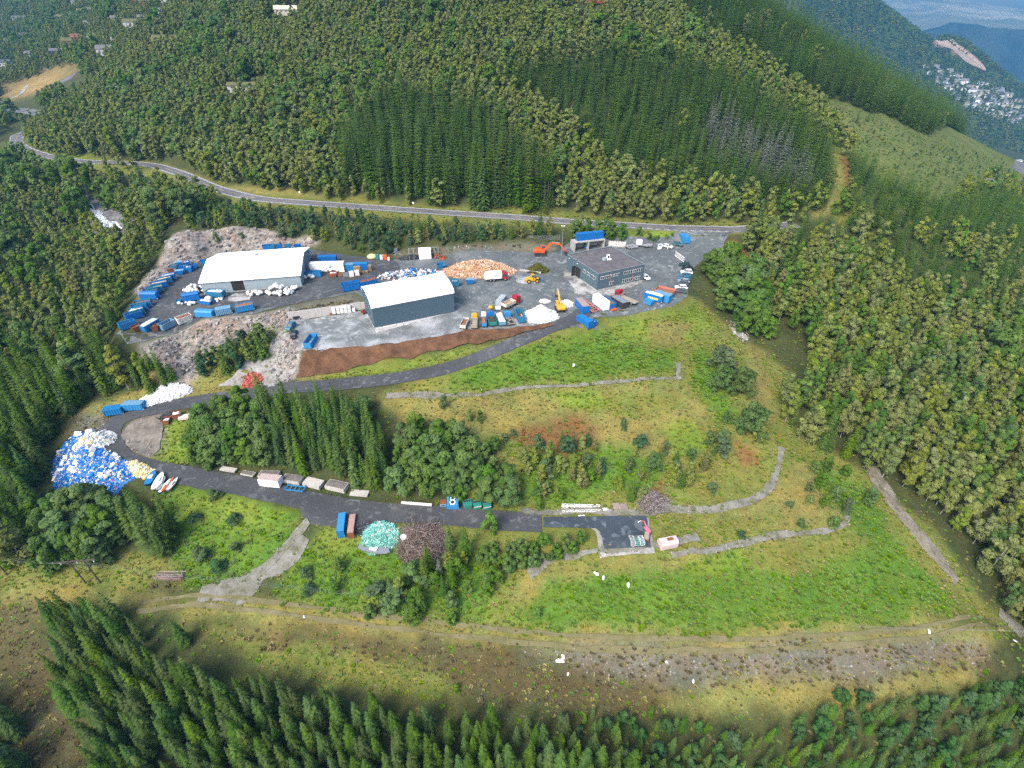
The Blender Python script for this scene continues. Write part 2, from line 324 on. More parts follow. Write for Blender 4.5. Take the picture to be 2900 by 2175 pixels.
class MB:
    """collects shapes into one mesh, in the thing's own axes"""
    def __init__(s): s.v = []; s.f = []; s.mi = []; s.cur = 0
    def add(s, vs, fs, m=None):
        k = len(s.v); s.v += [tuple(v) for v in vs]; s.f += [tuple(i + k for i in f) for f in fs]; s.mi += [s.cur if m is None else m] * len(fs); return s
    def box(s, x0, x1, y0, y1, z0, z1, m=None):
        return s.add([(x0,y0,z0),(x1,y0,z0),(x1,y1,z0),(x0,y1,z0),(x0,y0,z1),(x1,y0,z1),(x1,y1,z1),(x0,y1,z1)], [(0,3,2,1),(4,5,6,7),(0,1,5,4),(1,2,6,5),(2,3,7,6),(3,0,4,7)], m)
    def prism(s, prof, x0, x1, axis='x', m=None):
        """profile of (a,b) extruded; axis x: profile in (y,z); axis y: profile in (x,z); axis z: profile in (x,y)"""
        g = {'x': lambda a, b, t: (t, a, b), 'y': lambda a, b, t: (a, t, b), 'z': lambda a, b, t: (a, b, t)}[axis]; n = len(prof)
        vs = [g(a, b, x0) for a, b in prof] + [g(a, b, x1) for a, b in prof]
        return s.add(vs, [tuple(range(n))[::-1], tuple(range(n, 2 * n))] + [(i, (i + 1) % n, n + (i + 1) % n, n + i) for i in range(n)], m)
    def bar(s, p, q, w, h=None, m=None):
        p, q = Vector(p), Vector(q); d = (q - p).normalized(); up = Vector((0, 0, 1)) if abs(d.z) < .95 else Vector((1, 0, 0))
        a = d.cross(up).normalized() * w / 2; b = a.cross(d).normalized() * (h or w) / 2
        return s.add([p - a - b, p + a - b, p + a + b, p - a + b, q - a - b, q + a - b, q + a + b, q - a + b], [(0,3,2,1),(4,5,6,7),(0,1,5,4),(1,2,6,5),(2,3,7,6),(3,0,4,7)], m)
    def tube(s, p, q, r0, r1=None, n=8, m=None, cap=True):
        p, q = Vector(p), Vector(q); r1 = r0 if r1 is None else r1; d = (q - p).normalized(); up = Vector((0, 0, 1)) if abs(d.z) < .95 else Vector((1, 0, 0))
        a = d.cross(up).normalized(); b = a.cross(d); vs = []
        for c, r in ((p, r0), (q, r1)):
            vs += [c + (a * math.cos(2 * math.pi * k / n) + b * math.sin(2 * math.pi * k / n)) * r for k in range(n)]
        fs = [(k, (k + 1) % n, n + (k + 1) % n, n + k) for k in range(n)]
        if cap: fs += [tuple(range(n))[::-1], tuple(range(n, 2 * n))]
        return s.add(vs, fs, m)
    def blob(s, c, r, seed=0, n=7, rings=5, jit=.25, m=None):
        q = random.Random(seed); rx, ry, rz = r if isinstance(r, tuple) else (r, r, r); vs = [(c[0], c[1], c[2] - rz)]
        for i in range(1, rings):
            t = math.pi * i / rings
            for k in range(n):
                p = 2 * math.pi * (k + .5 * (i % 2)) / n; w = 1 + q.uniform(-jit, jit)
                vs.append((c[0] + rx * w * math.sin(t) * math.cos(p), c[1] + ry * w * math.sin(t) * math.sin(p), c[2] - rz * w * math.cos(t)))
        vs.append((c[0], c[1], c[2] + rz)); fs = [(0, 1 + (k + 1) % n, 1 + k) for k in range(n)]
        for i in range(rings - 2):
            fs += [(1 + i * n + k, 1 + i * n + (k + 1) % n, 1 + (i + 1) * n + (k + 1) % n, 1 + (i + 1) * n + k) for k in range(n)]
        b = 1 + (rings - 2) * n; t = len(vs) - 1; fs += [(b + k, b + (k + 1) % n, t) for k in range(n)]
        return s.add(vs, fs, m)
    def build(s, name, m, parent=None, smooth=False, bevel=0.):
        o = mesh_obj(name, s.v, s.f, m, parent, smooth)
        if len(set(s.mi)) > 1: o.data.polygons.foreach_set('material_index', s.mi)
        if bevel:
            bm = bmesh.new(); bm.from_mesh(o.data)
            bmesh.ops.bevel(bm, geom=[e for e in bm.edges if len(e.link_faces) == 2 and e.calc_face_angle(0) > .5], offset=bevel, segments=1, affect='EDGES')
            bm.to_mesh(o.data); bm.free()
        return o
# ------------------------------------------------------------------ ground colours by place
def srgb(r, g, b): return tuple(((x / 255) / 12.92 if x / 255 <= .04045 else ((x / 255 + .055) / 1.055) ** 2.4) for x in (r, g, b))
FLOOR = (.038, .046, .016); GREEN = (.056, .108, .014); LIME = (.095, .135, .019); OLIVE = (.098, .108, .025); DRY = (.128, .120, .036); HEATH = (.055, .048, .022)
RUST = (.105, .062, .024); GRAVEL = (.25, .25, .245); ROCKC = (.30, .265, .235); DIRT = (.13, .115, .095); BARKC = (.105, .055, .030); BANK = (.088, .084, .066)
ZONES = [ # label, colour, polygon in the overview's pixels
 (OLIVE, [(0,330),(40,290),(90,330),(200,335),(360,352),(500,400),(700,425),(1000,445),(1300,465),(1600,478),(1620,505),(1400,500),(1000,480),(700,460),(500,440),(350,385),(100,360)]),
 (LIME, [(1335,500),(1430,500),(1500,508),(1505,515),(1440,520),(1350,512)]), (RUST, [(1568,520),(1590,512),(1620,540),(1650,580),(1600,570),(1560,548)]),
 (OLIVE, [(1225,705),(1500,640),(1560,690),(1640,780),(1700,800),(1700,950),(1880,1050),(2080,1310),(2000,1345),(1500,1375),(1060,1350),(620,1300),(600,1230),(700,1130),(1000,1130),(1000,1000),(900,860),(840,830),(1000,790)]),
 (GREEN, [(960,845),(1000,800),(1130,752),(1230,722),(1320,705),(1345,740),(1470,750),(1465,800),(1300,815),(1100,830)]),
 (LIME, [(1330,690),(1420,690),(1500,660),(1540,690),(1500,740),(1350,735)]), (DRY, [(1420,690),(1500,700),(1480,745),(1400,730)]),
 (GREEN, [(1500,760),(1530,745),(1560,830),(1600,900),(1560,920),(1500,830)]),
 (DRY, [(1610,740),(1660,760),(1700,820),(1690,930),(1640,900),(1600,830)]),
 (DRY, [(800,865),(1000,855),(1460,825),(1500,850),(1540,900),(1500,960),(1330,1000),(1150,960),(1020,935),(900,920)]),
 (OLIVE, [(1250,850),(1460,840),(1490,880),(1400,900),(1270,890)]),
 (RUST, [(1110,930),(1200,905),(1240,885),(1290,915),(1285,965),(1200,985),(1130,970)]), (RUST, [(1380,1040),(1420,1030),(1440,1060),(1400,1080)]), (RUST, [(1580,950),(1620,955),(1650,1000),(1600,1010)]),
 (DRY, [(1450,1115),(1600,1090),(1680,1060),(1720,980),(1760,1000),(1830,1120),(1650,1150),(1480,1180)]),
 (OLIVE, [(1470,1120),(1700,1110),(1600,1165),(1440,1190)]),
 (DRY, [(1130,1235),(1450,1205),(1830,1130),(1850,1145),(1500,1225),(1180,1270),(1080,1330)]),
 (GREEN, [(1190,1262),(1450,1225),(1850,1145),(1900,1130),(2070,1310),(1900,1348),(1500,1368),(1080,1348)]), (GREEN, [(1780,1000),(1900,1060),(1950,1130),(1850,1140),(1760,1050)]),
 (LIME, [(1500,1225),(1600,1205),(1640,1230),(1560,1260)]), (OLIVE, [(1600,1180),(1830,1145),(1900,1180),(1780,1230),(1640,1230)]),
 (GREEN, [(340,1050),(450,1055),(660,1098),(640,1140),(560,1230),(440,1262),(385,1250),(370,1150)]), (LIME, [(385,1052),(560,1075),(650,1098),(560,1130),(400,1110)]),
 (GREEN, [(590,1270),(640,1190),(700,1150),(760,1180),(960,1160),(1040,1180),(1060,1340),(900,1330),(640,1300)]), (LIME, [(690,1135),(760,1170),(740,1200),(690,1180)]),
 (LIME, [(260,935),(400,890),(420,1005),(330,1000),(270,970)]), (DIRT, [(262,930),(300,900),(360,890),(356,940),(330,985),(280,975)]),
 (DRY, [(0,1270),(100,1262),(400,1285),(640,1300),(1000,1345),(1400,1368),(2060,1345),(2190,1352),(2110,1400),(1400,1402),(900,1378),(650,1350),(300,1310),(0,1300)]),
 (HEATH, [(500,1345),(900,1380),(1300,1405),(2100,1395),(2160,1440),(1900,1500),(1500,1545),(1100,1510),(600,1430),(480,1370)]),
 (BANK, [(1080,1392),(1500,1400),(2120,1375),(2140,1410),(1900,1450),(1400,1470),(1250,1440)]), (OLIVE, [(380,1330),(560,1370),(900,1440),(1000,1500),(800,1500),(560,1420),(400,1350)]),
 (DRY, [(1400,1490),(1900,1460),(2100,1440),(2120,1480),(1700,1530),(1450,1540)]),
 (HEATH, [(0,1290),(85,1290),(110,1400),(180,1550),(275,1659),(60,1659),(0,1480)]), (OLIVE, [(0,1200),(120,1190),(360,1200),(390,1265),(100,1265),(0,1250)]), (HEATH, [(330,1225),(400,1240),(390,1265),(330,1262)]),
 (DRY, [(150,900),(200,870),(290,845),(420,815),(560,800),(570,830),(400,860),(250,890),(215,930),(140,935)]), (BANK, [(160,905),(220,880),(240,910),(215,945),(150,940)]),
 ((.074, .092, .028), [(1690,180),(1860,235),(2212,330),(2212,440),(2010,500),(1850,440),(1820,300)]), ((.074, .092, .028), [(1725,195),(1860,250),(2000,300),(2190,345),(2190,390),(2110,400),(1990,450),(1900,395),(1830,320)]), (DRY, [(1740,215),(1830,260),(1850,330),(1800,290)]),
 (DRY, [(1765,475),(1800,460),(1815,400),(1805,330),(1790,330),(1797,400),(1780,450),(1745,475)]),
 ((.22, .155, .062), [(0,185),(60,172),(120,150),(165,142),(150,165),(90,190),(50,215),(0,225)]), (LIME, [(60,322),(200,338),(200,346),(90,336)]), (DRY, [(420,402),(520,398),(700,425),(700,432),(520,415),(440,408)]),
 (OLIVE, [(1690,180),(1860,235),(2212,330),(2212,440),(2010,500),(1800,480),(1790,440),(1790,300)]), ((.074, .092, .028), [(1690,180),(1860,235),(2212,330),(2212,440),(2010,500),(1850,440),(1820,300)]), ((.074, .092, .028), [(1725,195),(1860,250),(2000,300),(2190,345),(2190,390),(2110,400),(1990,450),(1900,395),(1830,320)]), (DRY, [(1740,215),(1830,260),(1850,330),(1800,290)]), (DRY, [(1765,475),(1800,460),(1815,400),(1805,330),(1790,330),(1797,400),(1780,450),(1745,475)]), (RUST, [(1812,330),(1824,335),(1836,390),(1822,400)]), (GREEN, [(1130,1000),(1320,960),(1440,1000),(1400,1060),(1200,1090),(1130,1060)]), (LIME, [(1180,850),(1300,840),(1330,880),(1240,880)]), (LIME, [(1420,920),(1500,910),(1540,960),(1460,990)]), (OLIVE, [(1640,760),(1700,800),(1725,930),(1860,1010),(2010,1130),(2110,1290),(2190,1350),(2150,1368),(2060,1310),(1880,1060),(1690,950)]), (DRY, [(2105,390),(2150,400),(2120,425),(2105,415)]), (LIME, [(660,20),(700,15),(720,30),(680,35)]), (DRY, [(1180,28),(1240,25),(1250,45),(1200,48)]), (DRY, [(270,118),(400,88),(420,95),(300,130)]), (HEATH, [(1100,1480),(1300,1470),(1250,1520),(1100,1515)]),
 (BANK, [(850,545),(976,530),(1145,525),(1200,528),(1205,545),(964,556),(860,562)]), (BANK, [(610,662),(770,630),(800,655),(626,684)]), (DRY, [(640,815),(700,810),(880,778),(1000,752),(1110,728),(1180,708),(1100,745),(980,785),(830,815),(640,826)]),
 (LIME, [(690,816),(830,798),(1000,758),(1080,742),(980,780),(830,812)]),
]
jx = XX + 2.2 * fbm(XX, YY, 9, 31, 3); jy = YY + 2.2 * fbm(XX, YY, 9, 41, 3)
COL = np.empty(HZ.shape + (3,)); COL[:] = FLOOR
ZID = np.zeros(HZ.shape, int)
def box_of(pg, pad=4):
    lo = pg.min(0) - pad; hi = pg.max(0) + pad
    return slice(np.searchsorted(GX, lo[0]), np.searchsorted(GX, hi[0])), slice(np.searchsorted(GY, lo[1]), np.searchsorted(GY, hi[1]))
for zi, (c, pg) in enumerate(ZONES):
    w = poly('v', pg); bx = box_of(w); m = inside(w, jx[bx], jy[bx]); COL[bx][m] = c; ZID[bx][m] = zi + 1
SCRUB = poly('v', [(425,805),(440,765),(520,722),(595,703),(612,740),(602,790),(560,802),(480,838)])
for pg, c in ((CLIFF, ROCKC), (RUBBLE, (.24, .225, .20))):
    bx = box_of(pg); m = inside(pg, jx[bx], jy[bx]); COL[bx][m] = c; ZID[bx][m] = -1 if pg is CLIFF else -2
bx = box_of(SCRUB); m = inside(SCRUB, jx[bx], jy[bx]); COL[bx][m] = OLIVE; ZID[bx][m] = 4; m_r[bx][m] = 0
CS = np.stack([blur(COL[..., k], 1) for k in range(3)], -1)
rockm = np.clip(m_c + m_r, 0, 1)
n0, n1 = HZ.shape
vid = np.arange(n0 * n1).reshape(n0, n1)
gv = np.stack([XX, YY, HZ], -1).reshape(-1, 3)
gf = np.stack([vid[:-1, :-1], vid[1:, :-1], vid[1:, 1:], vid[:-1, 1:]], -1).reshape(-1, 4)
gme = bpy.data.meshes.new('ground')
gme.vertices.add(len(gv)); gme.vertices.foreach_set('co', gv.ravel()); gme.loops.add(gf.size); gme.loops.foreach_set('vertex_index', gf.ravel())
gme.polygons.add(len(gf)); gme.polygons.foreach_set('loop_start', np.arange(0, gf.size, 4)); gme.update(calc_edges=True); gme.validate()
gme.polygons.foreach_set('use_smooth', np.ones(len(gf), bool))
a = gme.color_attributes.new('Col', 'FLOAT_COLOR', 'POINT'); a.data.foreach_set('color', np.concatenate([CS.reshape(-1, 3), np.ones((n0 * n1, 1))], 1).ravel())
a = gme.attributes.new('rock', 'FLOAT', 'POINT'); a.data.foreach_set('value', rockm.ravel())
def ground_mat(n, out):
    v = n.pos(); c = n.n('ShaderNodeAttribute', attribute_name='Col').outputs[0]; rk = n.n('ShaderNodeAttribute', attribute_name='rock').outputs['Fac']
    big = n.noise(v, .07, 5, .65); mid = n.noise(v, .45, 5, .7); fine = n.noise(v, 2.2, 4, .7)
    f = n.ramp(n.mix(.5, big, mid), [(.3, .62), (.5, 1.), (.72, 1.45)])
    cc = n.mix(1., c, f, 'MULTIPLY')
    hue = n.ramp(n.noise(v, .16, 4, .7), [(.40, (.88, 1.02, .95)), (.52, (1.06, 1.0, .95)), (.68, (1.28, 1.02, .85))])
    cc = n.mix(n.math('MULTIPLY', n.math('SUBTRACT', 1., rk), .8), cc, n.mix(1., cc, hue, 'MULTIPLY'))
    cc = n.mix(1., cc, n.ramp(fine, [(.3, .76), (.5, 1.), (.7, 1.3)]), 'MULTIPLY')
    vo = n.n('ShaderNodeTexVoronoi'); vo.inputs['Scale'].default_value = 1.1; vo.inputs['Randomness'].default_value = 1
    dv = n.n('ShaderNodeVectorMath', operation='MULTIPLY_ADD'); nz = n.n('ShaderNodeTexNoise'); nz.inputs['Scale'].default_value = .9; nz.inputs['Detail'].default_value = 5; n.l(v, nz.inputs['Vector'])
    n.l(nz.outputs[1], dv.inputs[0]); dv.inputs[1].default_value = (2.5, 2.5, 2.5); n.l(v, dv.inputs[2]); n.l(dv.outputs[0], vo.inputs['Vector'])
    rockc = n.mix(n.ramp(n.noise(v, .3, 6, .75), [(.35, 0.), (.65, 1.)]), (.10, .088, .075), (.235, .215, .195))
    rockc = n.mix(n.ramp(n.noise(v, .13, 3), [(.5, 0.), (.64, .45)]), rockc, (.20, .125, .085))
    rockc = n.mix(1., rockc, n.mix(.75, (1., 1., 1.), n.ramp(vo.outputs['Color'], [(0., .35), (1., 1.55)])), 'MULTIPLY'); rockc = n.mix(n.ramp(n.noise(v, .8, 5, .7), [(.30, .8), (.44, 0.)]), rockc, (.05, .045, .035))
    cc = n.mix(n.ramp(rk, [(.3, 0.), (.7, 1.)]), cc, rockc)
    n.bsdf(out, cc, .95, 0, n.mix(.5, fine, mid), .6, .5, .1)
ground = bpy.data.objects.new('ground', gme); col.objects.link(ground); gme.materials.append(mat('ground', ground_mat)); tag(ground, kind='structure')
# ------------------------------------------------------------------ draped sheets
def drape(name, pg, m, step=3., lift=.12, jag=0., kind='structure', seed=0, disp=None, dense=None):
    pg = np.array(pg, float); pts = []
    for k in range(len(pg)):
        a, b = pg[k], pg[(k + 1) % len(pg)]; n = max(1, int(np.hypot(*(b - a)) / (dense or step)))
        for s in range(n):
            q = a + (b - a) * s / n
            if jag: q = q + jag * np.array([fbm(q[0], q[1], 4, seed + 3, 2), fbm(q[0], q[1], 4, seed + 8, 2)])
            pts.append(Vector((q[0], q[1])))
    nb = len(pts); lo, hi = pg.min(0), pg.max(0); bpoly = np.array([[p.x, p.y] for p in pts])
    gx, gy = np.meshgrid(np.arange(lo[0], hi[0], step), np.arange(lo[1], hi[1], step), indexing='ij'); gx = gx + .37; gy = gy + .29
    k = inside(bpoly, gx, gy)
    ins = [Vector((a, b)) for a, b in zip(gx[k], gy[k])]
    vs, es, fs, _, _, _ = delaunay_2d_cdt(pts + ins, [], [list(range(nb))], 1, 1e-3)
    va = np.array([[v.x, v.y] for v in vs]); z = hz(va[:, 0], va[:, 1]) + lift
    if disp is not None: z = z + disp(va[:, 0], va[:, 1])
    o = mesh_obj(name, np.column_stack([va, z]), fs, m, smooth=True); tag(o, kind=kind)
    if len(o.data.polygons) and o.data.polygons[0].normal.z < 0: o.data.flip_normals()
    return o
def ribbon(name, line, w, m, lift=.14, cross=4, kind='structure', off=0., jag=0., seed=0, rng=None):
    line = np.asarray(line)[:, :2]
    if rng: line = line[rng[0]:rng[1]]
    t = np.gradient(line, axis=0); t /= np.linalg.norm(t, axis=1)[:, None]; nn = np.column_stack([-t[:, 1], t[:, 0]]); vs = []; fs = []
    for k in range(len(line)):
        for c in range(cross + 1):
            s = (c / cross - .5) * w * (1 + (jag * float(fbm(np.array(line[k, 0] + 40 * c), np.array(line[k, 1]), 5, seed, 2)) if c in (0, cross) else 0)) + off; q = line[k] + nn[k] * s
            vs.append((q[0], q[1], float(hz(q[0], q[1])) + lift))
    for k in range(len(line) - 1):
        for c in range(cross):
            a = k * (cross + 1) + c; fs.append((a, a + 1, a + cross + 2, a + cross + 1))
    o = mesh_obj(name, vs, fs, m, smooth=True); tag(o, kind=kind)
    if o.data.polygons[0].normal.z < 0: o.data.flip_normals()
    return o
def asphalt(base, light, lo=.5, hi=.7, sc1=.12, tracks=True):
    def b(n, out):
        v = n.pos(); a = n.noise(v, sc1, 6, .62); f = n.noise(v, 3., 3)
        w = n.n('ShaderNodeTexNoise'); w.inputs['Scale'].default_value = .35; w.inputs['Detail'].default_value = 5; w.inputs['Distortion'].default_value = 1.6; n.l(v, w.inputs['Vector'])
        c = n.mix(n.ramp(a, [(lo, 0.), (hi, 1.)]), base, light)
        c = n.mix(n.ramp(w.outputs[0], [(.56, 0.), (.66, .55)]), c, tuple(min(1, 1.25 * x + .03) for x in light))
        c = n.mix(n.ramp(n.noise(v, .06, 4), [(.45, 0.), (.6, .5)]), c, tuple(.55 * x for x in base))
        c = n.mix(1., c, n.ramp(f, [(.3, .78), (.7, 1.22)]), 'MULTIPLY')
        n.bsdf(out, c, .85, 0, f, .25, .05, .3)
    return b
M_YARD = mat('yard_asphalt', asphalt((.068, .079, .081), (.17, .18, .18), .48, .72))
M_DARK = mat('dark_asphalt', asphalt((.040, .043, .046), (.082, .084, .087), .5, .75))
M_PADA = mat('fresh_asphalt', asphalt((.026, .036, .046), (.075, .095, .11), .52, .75))
M_HWY = mat('highway_asphalt', asphalt((.085, .088, .095), (.13, .13, .135), .5, .8))
M_GRAV = mat('pad_gravel', asphalt((.10, .11, .113), (.235, .248, .255), .42, .62, .16))
M_CONC = mat('apron_concrete', asphalt((.10, .10, .10), (.28, .275, .26), .42, .58, .22))
def gravel_mat(c1, c2, sc_=1.2):
    def b(n, out):
        v = n.pos(); a = n.noise(v, sc_, 6, .8); g = n.noise(v, .3, 4)
        c = n.mix(n.ramp(n.mix(.5, a, g), [(.36, 0.), (.62, 1.)]), c1, c2); n.bsdf(out, c, .95, 0, a, .7, .12, .1)
    return b
M_PATH = mat('path_gravel', gravel_mat((.058, .060, .030), (.17, .165, .152), .8))
M_BARK = mat('bark_chips', gravel_mat((.035, .020, .013), (.125, .066, .036), 1.6))
M_SHOULDER = mat('shoulder_gravel', gravel_mat((.11, .105, .095), (.26, .255, .245)))
drape('yard', YARD, M_YARD, 3, .10, .5, dense=2)
GP = poly('v', [(626,693),(800,668),(812,690),(990,655),(1020,668),(1110,690),(1197,699),(1097,710),(988,721),(880,738),(807,750),(686,757),(657,760),(636,738)])
drape('gravel_pad', GP, M_GRAV, 2.5, .22, 1., seed=4, dense=1.5)
drape('concrete_apron', poly('K6', [(330,660),(430,740),(560,860),(720,1030),(1440,865),(1450,900),(1300,960),(1130,1000),(1000,1080),(780,1110),(500,1110),(330,1060),(420,1020),(300,900),(210,800),(230,700)]), M_CONC, 2., .16, 1.6, seed=7, dense=1.2)
drape('hall_apron', poly('K2', [(830,1050),(1060,1035),(1170,1120),(1150,1190),(900,1220),(680,1230),(720,1120)]), M_CONC, 2., .24, .6, seed=8)
drape('hardstanding', poly('v', [(440,560),(480,546),(560,541),(640,535),(690,544),(790,557),(850,562),(870,585),(760,610),(790,612),(765,628),(620,660),(430,690),(312,733),(255,722),(300,666),(340,624),(385,592)]), M_DARK, 3, .16, .8, seed=9, dense=2)
BARKP = poly('v', [(657,762),(686,758),(807,751),(880,739),(988,722),(1097,711),(1195,700),(1198,705),(1097,730),(976,756),(880,777),(783,797),(700,812),(640,818),(645,790)])
drape('bark_bank', BARKP, M_BARK, 1.2, .5, .9, seed=11, disp=lambda x, y: .45 * fbm(x, y, 2.5, 77, 2), dense=1.)
ribbon('highway', highway, 8.6, M_SHOULDER, .10, 4); ribbon('highway_lane', highway, 7.0, M_HWY, .15, 4)
ribbon('road', lower, 6.4, M_DARK, .17, 6, jag=.12)
drape('pad', PAD, M_PADA, 2.5, .36, .15)
drape('pad_shoulder', poly('L5', [(1490,395),(1545,440),(1640,985),(760,1060),(700,640),(640,590),(700,575),(770,610),(800,700),(840,930),(1575,905),(1510,405)]), M_SHOULDER, 1.5, .16, .5, seed=3)
drape('side_yard', poly('L2', [(880,600),(1550,720),(2000,860),(1800,1000),(1500,1010),(1400,930),(1100,910),(1000,820),(960,700)]), M_DARK, 2., .15, .8, seed=5)
drape('waste_apron', poly('D1', [(430,560),(560,470),(700,460),(760,560),(850,660),(1050,720),(1110,760),(960,800),(850,900),(520,920),(420,840),(390,720)]), M_DARK, 2.5, .10, .8, seed=15)
drape('spoil_heap', poly('L1', [(930,770),(1010,650),(1150,570),(1350,540),(1480,600),(1500,790),(1420,950),(1280,1050),(1120,1000),(1000,930)]), mat('spoil', gravel_mat((.06, .05, .04), (.17, .155, .135), .9)), 1.2, .12, .9, disp=lambda x, y: .6 * fbm(x, y, 3, 55, 2) + .2)
def path(pts, w, c='v', m=None, name='gravel_path', jag=.8, seed=0, lift=.2, off=0.): return ribbon(name, wline(c, pts, .8), w, m or M_PATH, lift, 2, off=off, jag=max(jag, .7), seed=seed)
path([(2150,1300),(1950,1345),(1700,1370),(1400,1405),(1100,1445),(1000,1480),(900,1545),(820,1590)], 1.9, 'D3', seed=2)
path([(2020,60),(1960,62),(1700,66),(1300,105),(1000,125),(700,150),(320,190),(0,190),(-300,200)], 1.1, 'D3', seed=3)
path([(1990,60),(1996,0),(1990,-60)], 1.4, 'D3', seed=4)
path([(690,810),(680,900),(640,1020),(590,1090),(480,1150),(300,1195),(100,1200),(0,1200)], 1.9, 'D4', jag=.25, seed=5)
path([(2212,1085),(1900,1080),(1750,1120),(1450,1100),(1250,1100),(900,1110),(760,1090)], 1.8, 'D3', seed=6)
path([(1110,1240),(1090,1290),(1020,1320),(750,1360),(500,1400),(350,1440),(0,1480)], 1.6, 'D4', seed=7)
path([(1070,860),(980,960),(880,1060),(780,1200),(640,1350),(520,1480),(400,1590),(280,1680)], 1.9, 'L2', seed=8, lift=.32)
path([(300,1312),(430,1297),(700,1327),(1000,1363),(1250,1387),(1500,1391),(1800,1384),(2060,1352),(2170,1348)], .9, 'v', mat('dry_track', gravel_mat((.072, .070, .028), (.125, .112, .062), .35)), 'dirt_track', .8, 21, off=1.0)
path([(300,1312),(430,1297),(700,1327),(1000,1363),(1250,1387),(1500,1391),(1800,1384),(2060,1352),(2170,1348)], .9, 'v', bpy.data.materials['dry_track'], 'dirt_track', .8, 23, off=-1.0)
path([(2110,40),(2010,150),(1900,270),(1780,350),(1700,400),(1550,430),(1390,440)], 5., 'D5', jag=.4, seed=9)
path([(690,500),(760,480),(800,450),(815,400),(806,330),(795,300)], 3.2, 'v', mat('track_grass', gravel_mat((.09, .085, .03), (.2, .17, .09))), seed=10) if False else None
path([(1250,930),(1330,1060),(1430,1200),(1520,1330),(1620,1450),(1720,1580),(1790,1660)], 4.2, 'D4', mat('track_stone', gravel_mat((.055, .05, .03), (.19, .17, .14), .7)), jag=.9, seed=12)
path([(2080,430),(2160,500),(2212,560)], 3., 'D7', jag=.5, seed=13)
path([(590,790),(620,850),(610,930),(550,970)], 3., 'v', M_SHOULDER, jag=.5, seed=14) if False else None
drape('rubble_track', poly('C4', [(1450,1300),(1490,1180),(1560,1080),(1640,1080),(1700,1130),(1760,1240),(1700,1400),(1640,1500),(1560,1560),(1100,1560),(1000,1560),(1150,1470),(1250,1340),(1380,1300)]), M_SHOULDER, 1.5, .10, 1.2, seed=16, disp=lambda x, y: .3 * fbm(x, y, 3, 66, 2))
path([(840,0),(690,430),(600,480),(500,520)], 2., 'C1') if False else None
ribbon('gravel_path', wline('C1', [(-30,650),(60,620),(130,590),(150,560),(172,535)], 4), 5, M_SHOULDER, .2, 2)
ribbon('road', wline('C1', [(40,684),(150,695),(252,712)], 4), 9, M_HWY, .2, 2)
ribbon('road', wline('C1', [(260,565),(330,535),(430,492),(470,470)], 4), 12, M_HWY, .2, 2)
ribbon('road', wline('C1', [(530,215),(600,235),(700,245),(790,250)], 4), 6, M_SHOULDER, .2, 2)
ribbon('gravel_path', wline('C1', [(980,300),(1080,275),(1150,245)], 3), 5, M_SHOULDER, .2, 2)
ribbon('road', wline('L7', [(2150,1000),(2120,900),(2130,700),(2150,560)], 4), 9, M_HWY, .3, 2)
# painted road markings, one sheet per colour
def marks(name, line, m, off, w, dash=None, lift=.175, rng=(0., 1.)):
    line = np.asarray(line)[:, :2]; d = np.concatenate([[0], np.cumsum(np.linalg.norm(np.diff(line, axis=0), axis=1))]); L = d[-1]; vs = []; fs = []
    def at(s): return np.array([np.interp(s, d, line[:, 0]), np.interp(s, d, line[:, 1])])
    s = L * rng[0]; on, gap = dash or (4., 0.)
    while s < L * rng[1]:
        for q in np.arange(s, min(s + on, L * rng[1]) - .01, 1.5):
            e = min(q + 1.5, s + on); a, b = at(q), at(e); t = (b - a) / (np.linalg.norm(b - a) + 1e-9); n = np.array([-t[1], t[0]]); k = len(vs)
            for p in (a + n * (off - w / 2), a + n * (off + w / 2), b + n * (off + w / 2), b + n * (off - w / 2)): vs.append((p[0], p[1], float(hz(*p)) + lift))
            fs.append((k, k + 3, k + 2, k + 1))
        s += on + gap
    o = mesh_obj(name, vs, fs, m); tag(o, kind='structure')
    if o.data.polygons[0].normal.z < 0: o.data.flip_normals()
    return o
M_WHITE = paint('road_white', (.62, .62, .60), .8, .6, (.25, .25, .25)); M_ORANGE = paint('road_yellow', (.52, .30, .12), .8, .5, (.2, .15, .1))
marks('road_marking', highway, M_WHITE, 3.2, .28, rng=(0.2, 1)); marks('road_marking', highway, M_WHITE, -3.2, .28, rng=(.2, .84)); marks('road_marking', highway, M_ORANGE, 0, .32, (9, 3.5), rng=(.1, 1))
marks('road_marking', highway, M_WHITE, -3.2, .3, (2.2, 1.6), rng=(.845, .95))
# ------------------------------------------------------------------ trees
def leaf_mat(name, c1, c2, var=.12, trans=.3):
    def b(n, out):
        t = n.n('ShaderNodeAttribute', attribute_name='tint').outputs['Fac']; r = n.n('ShaderNodeObjectInfo').outputs['Random']
        c = n.mix(t, c1, c2)
        hs = n.n('ShaderNodeHueSaturation'); n.l(c, hs.inputs['Color'])
        n.l(n.math('ADD', n.math('MULTIPLY', r, .03), .485), hs.inputs['Hue'])
        r2 = n.math('FRACT', n.math('MULTIPLY', r, 17.31)); r3 = n.math('FRACT', n.math('MULTIPLY', r, 41.7))
        n.l(n.math('ADD', n.math('MULTIPLY', r2, 2 * var), 1 - var), hs.inputs['Value']); n.l(n.math('ADD', n.math('MULTIPLY', r3, .3), .85), hs.inputs['Saturation'])
        d = n.n('ShaderNodeBsdfDiffuse'); tr = n.n('ShaderNodeBsdfTranslucent'); ms = n.n('ShaderNodeMixShader'); ms.inputs[0].default_value = trans
        n.l(hs.outputs[0], d.inputs[0]); n.l(hs.outputs[0], tr.inputs[0]); n.l(d.outputs[0], ms.inputs[1]); n.l(tr.outputs[0], ms.inputs[2]); n.l(ms.outputs[0], out.inputs[0])
    return mat(name, b)
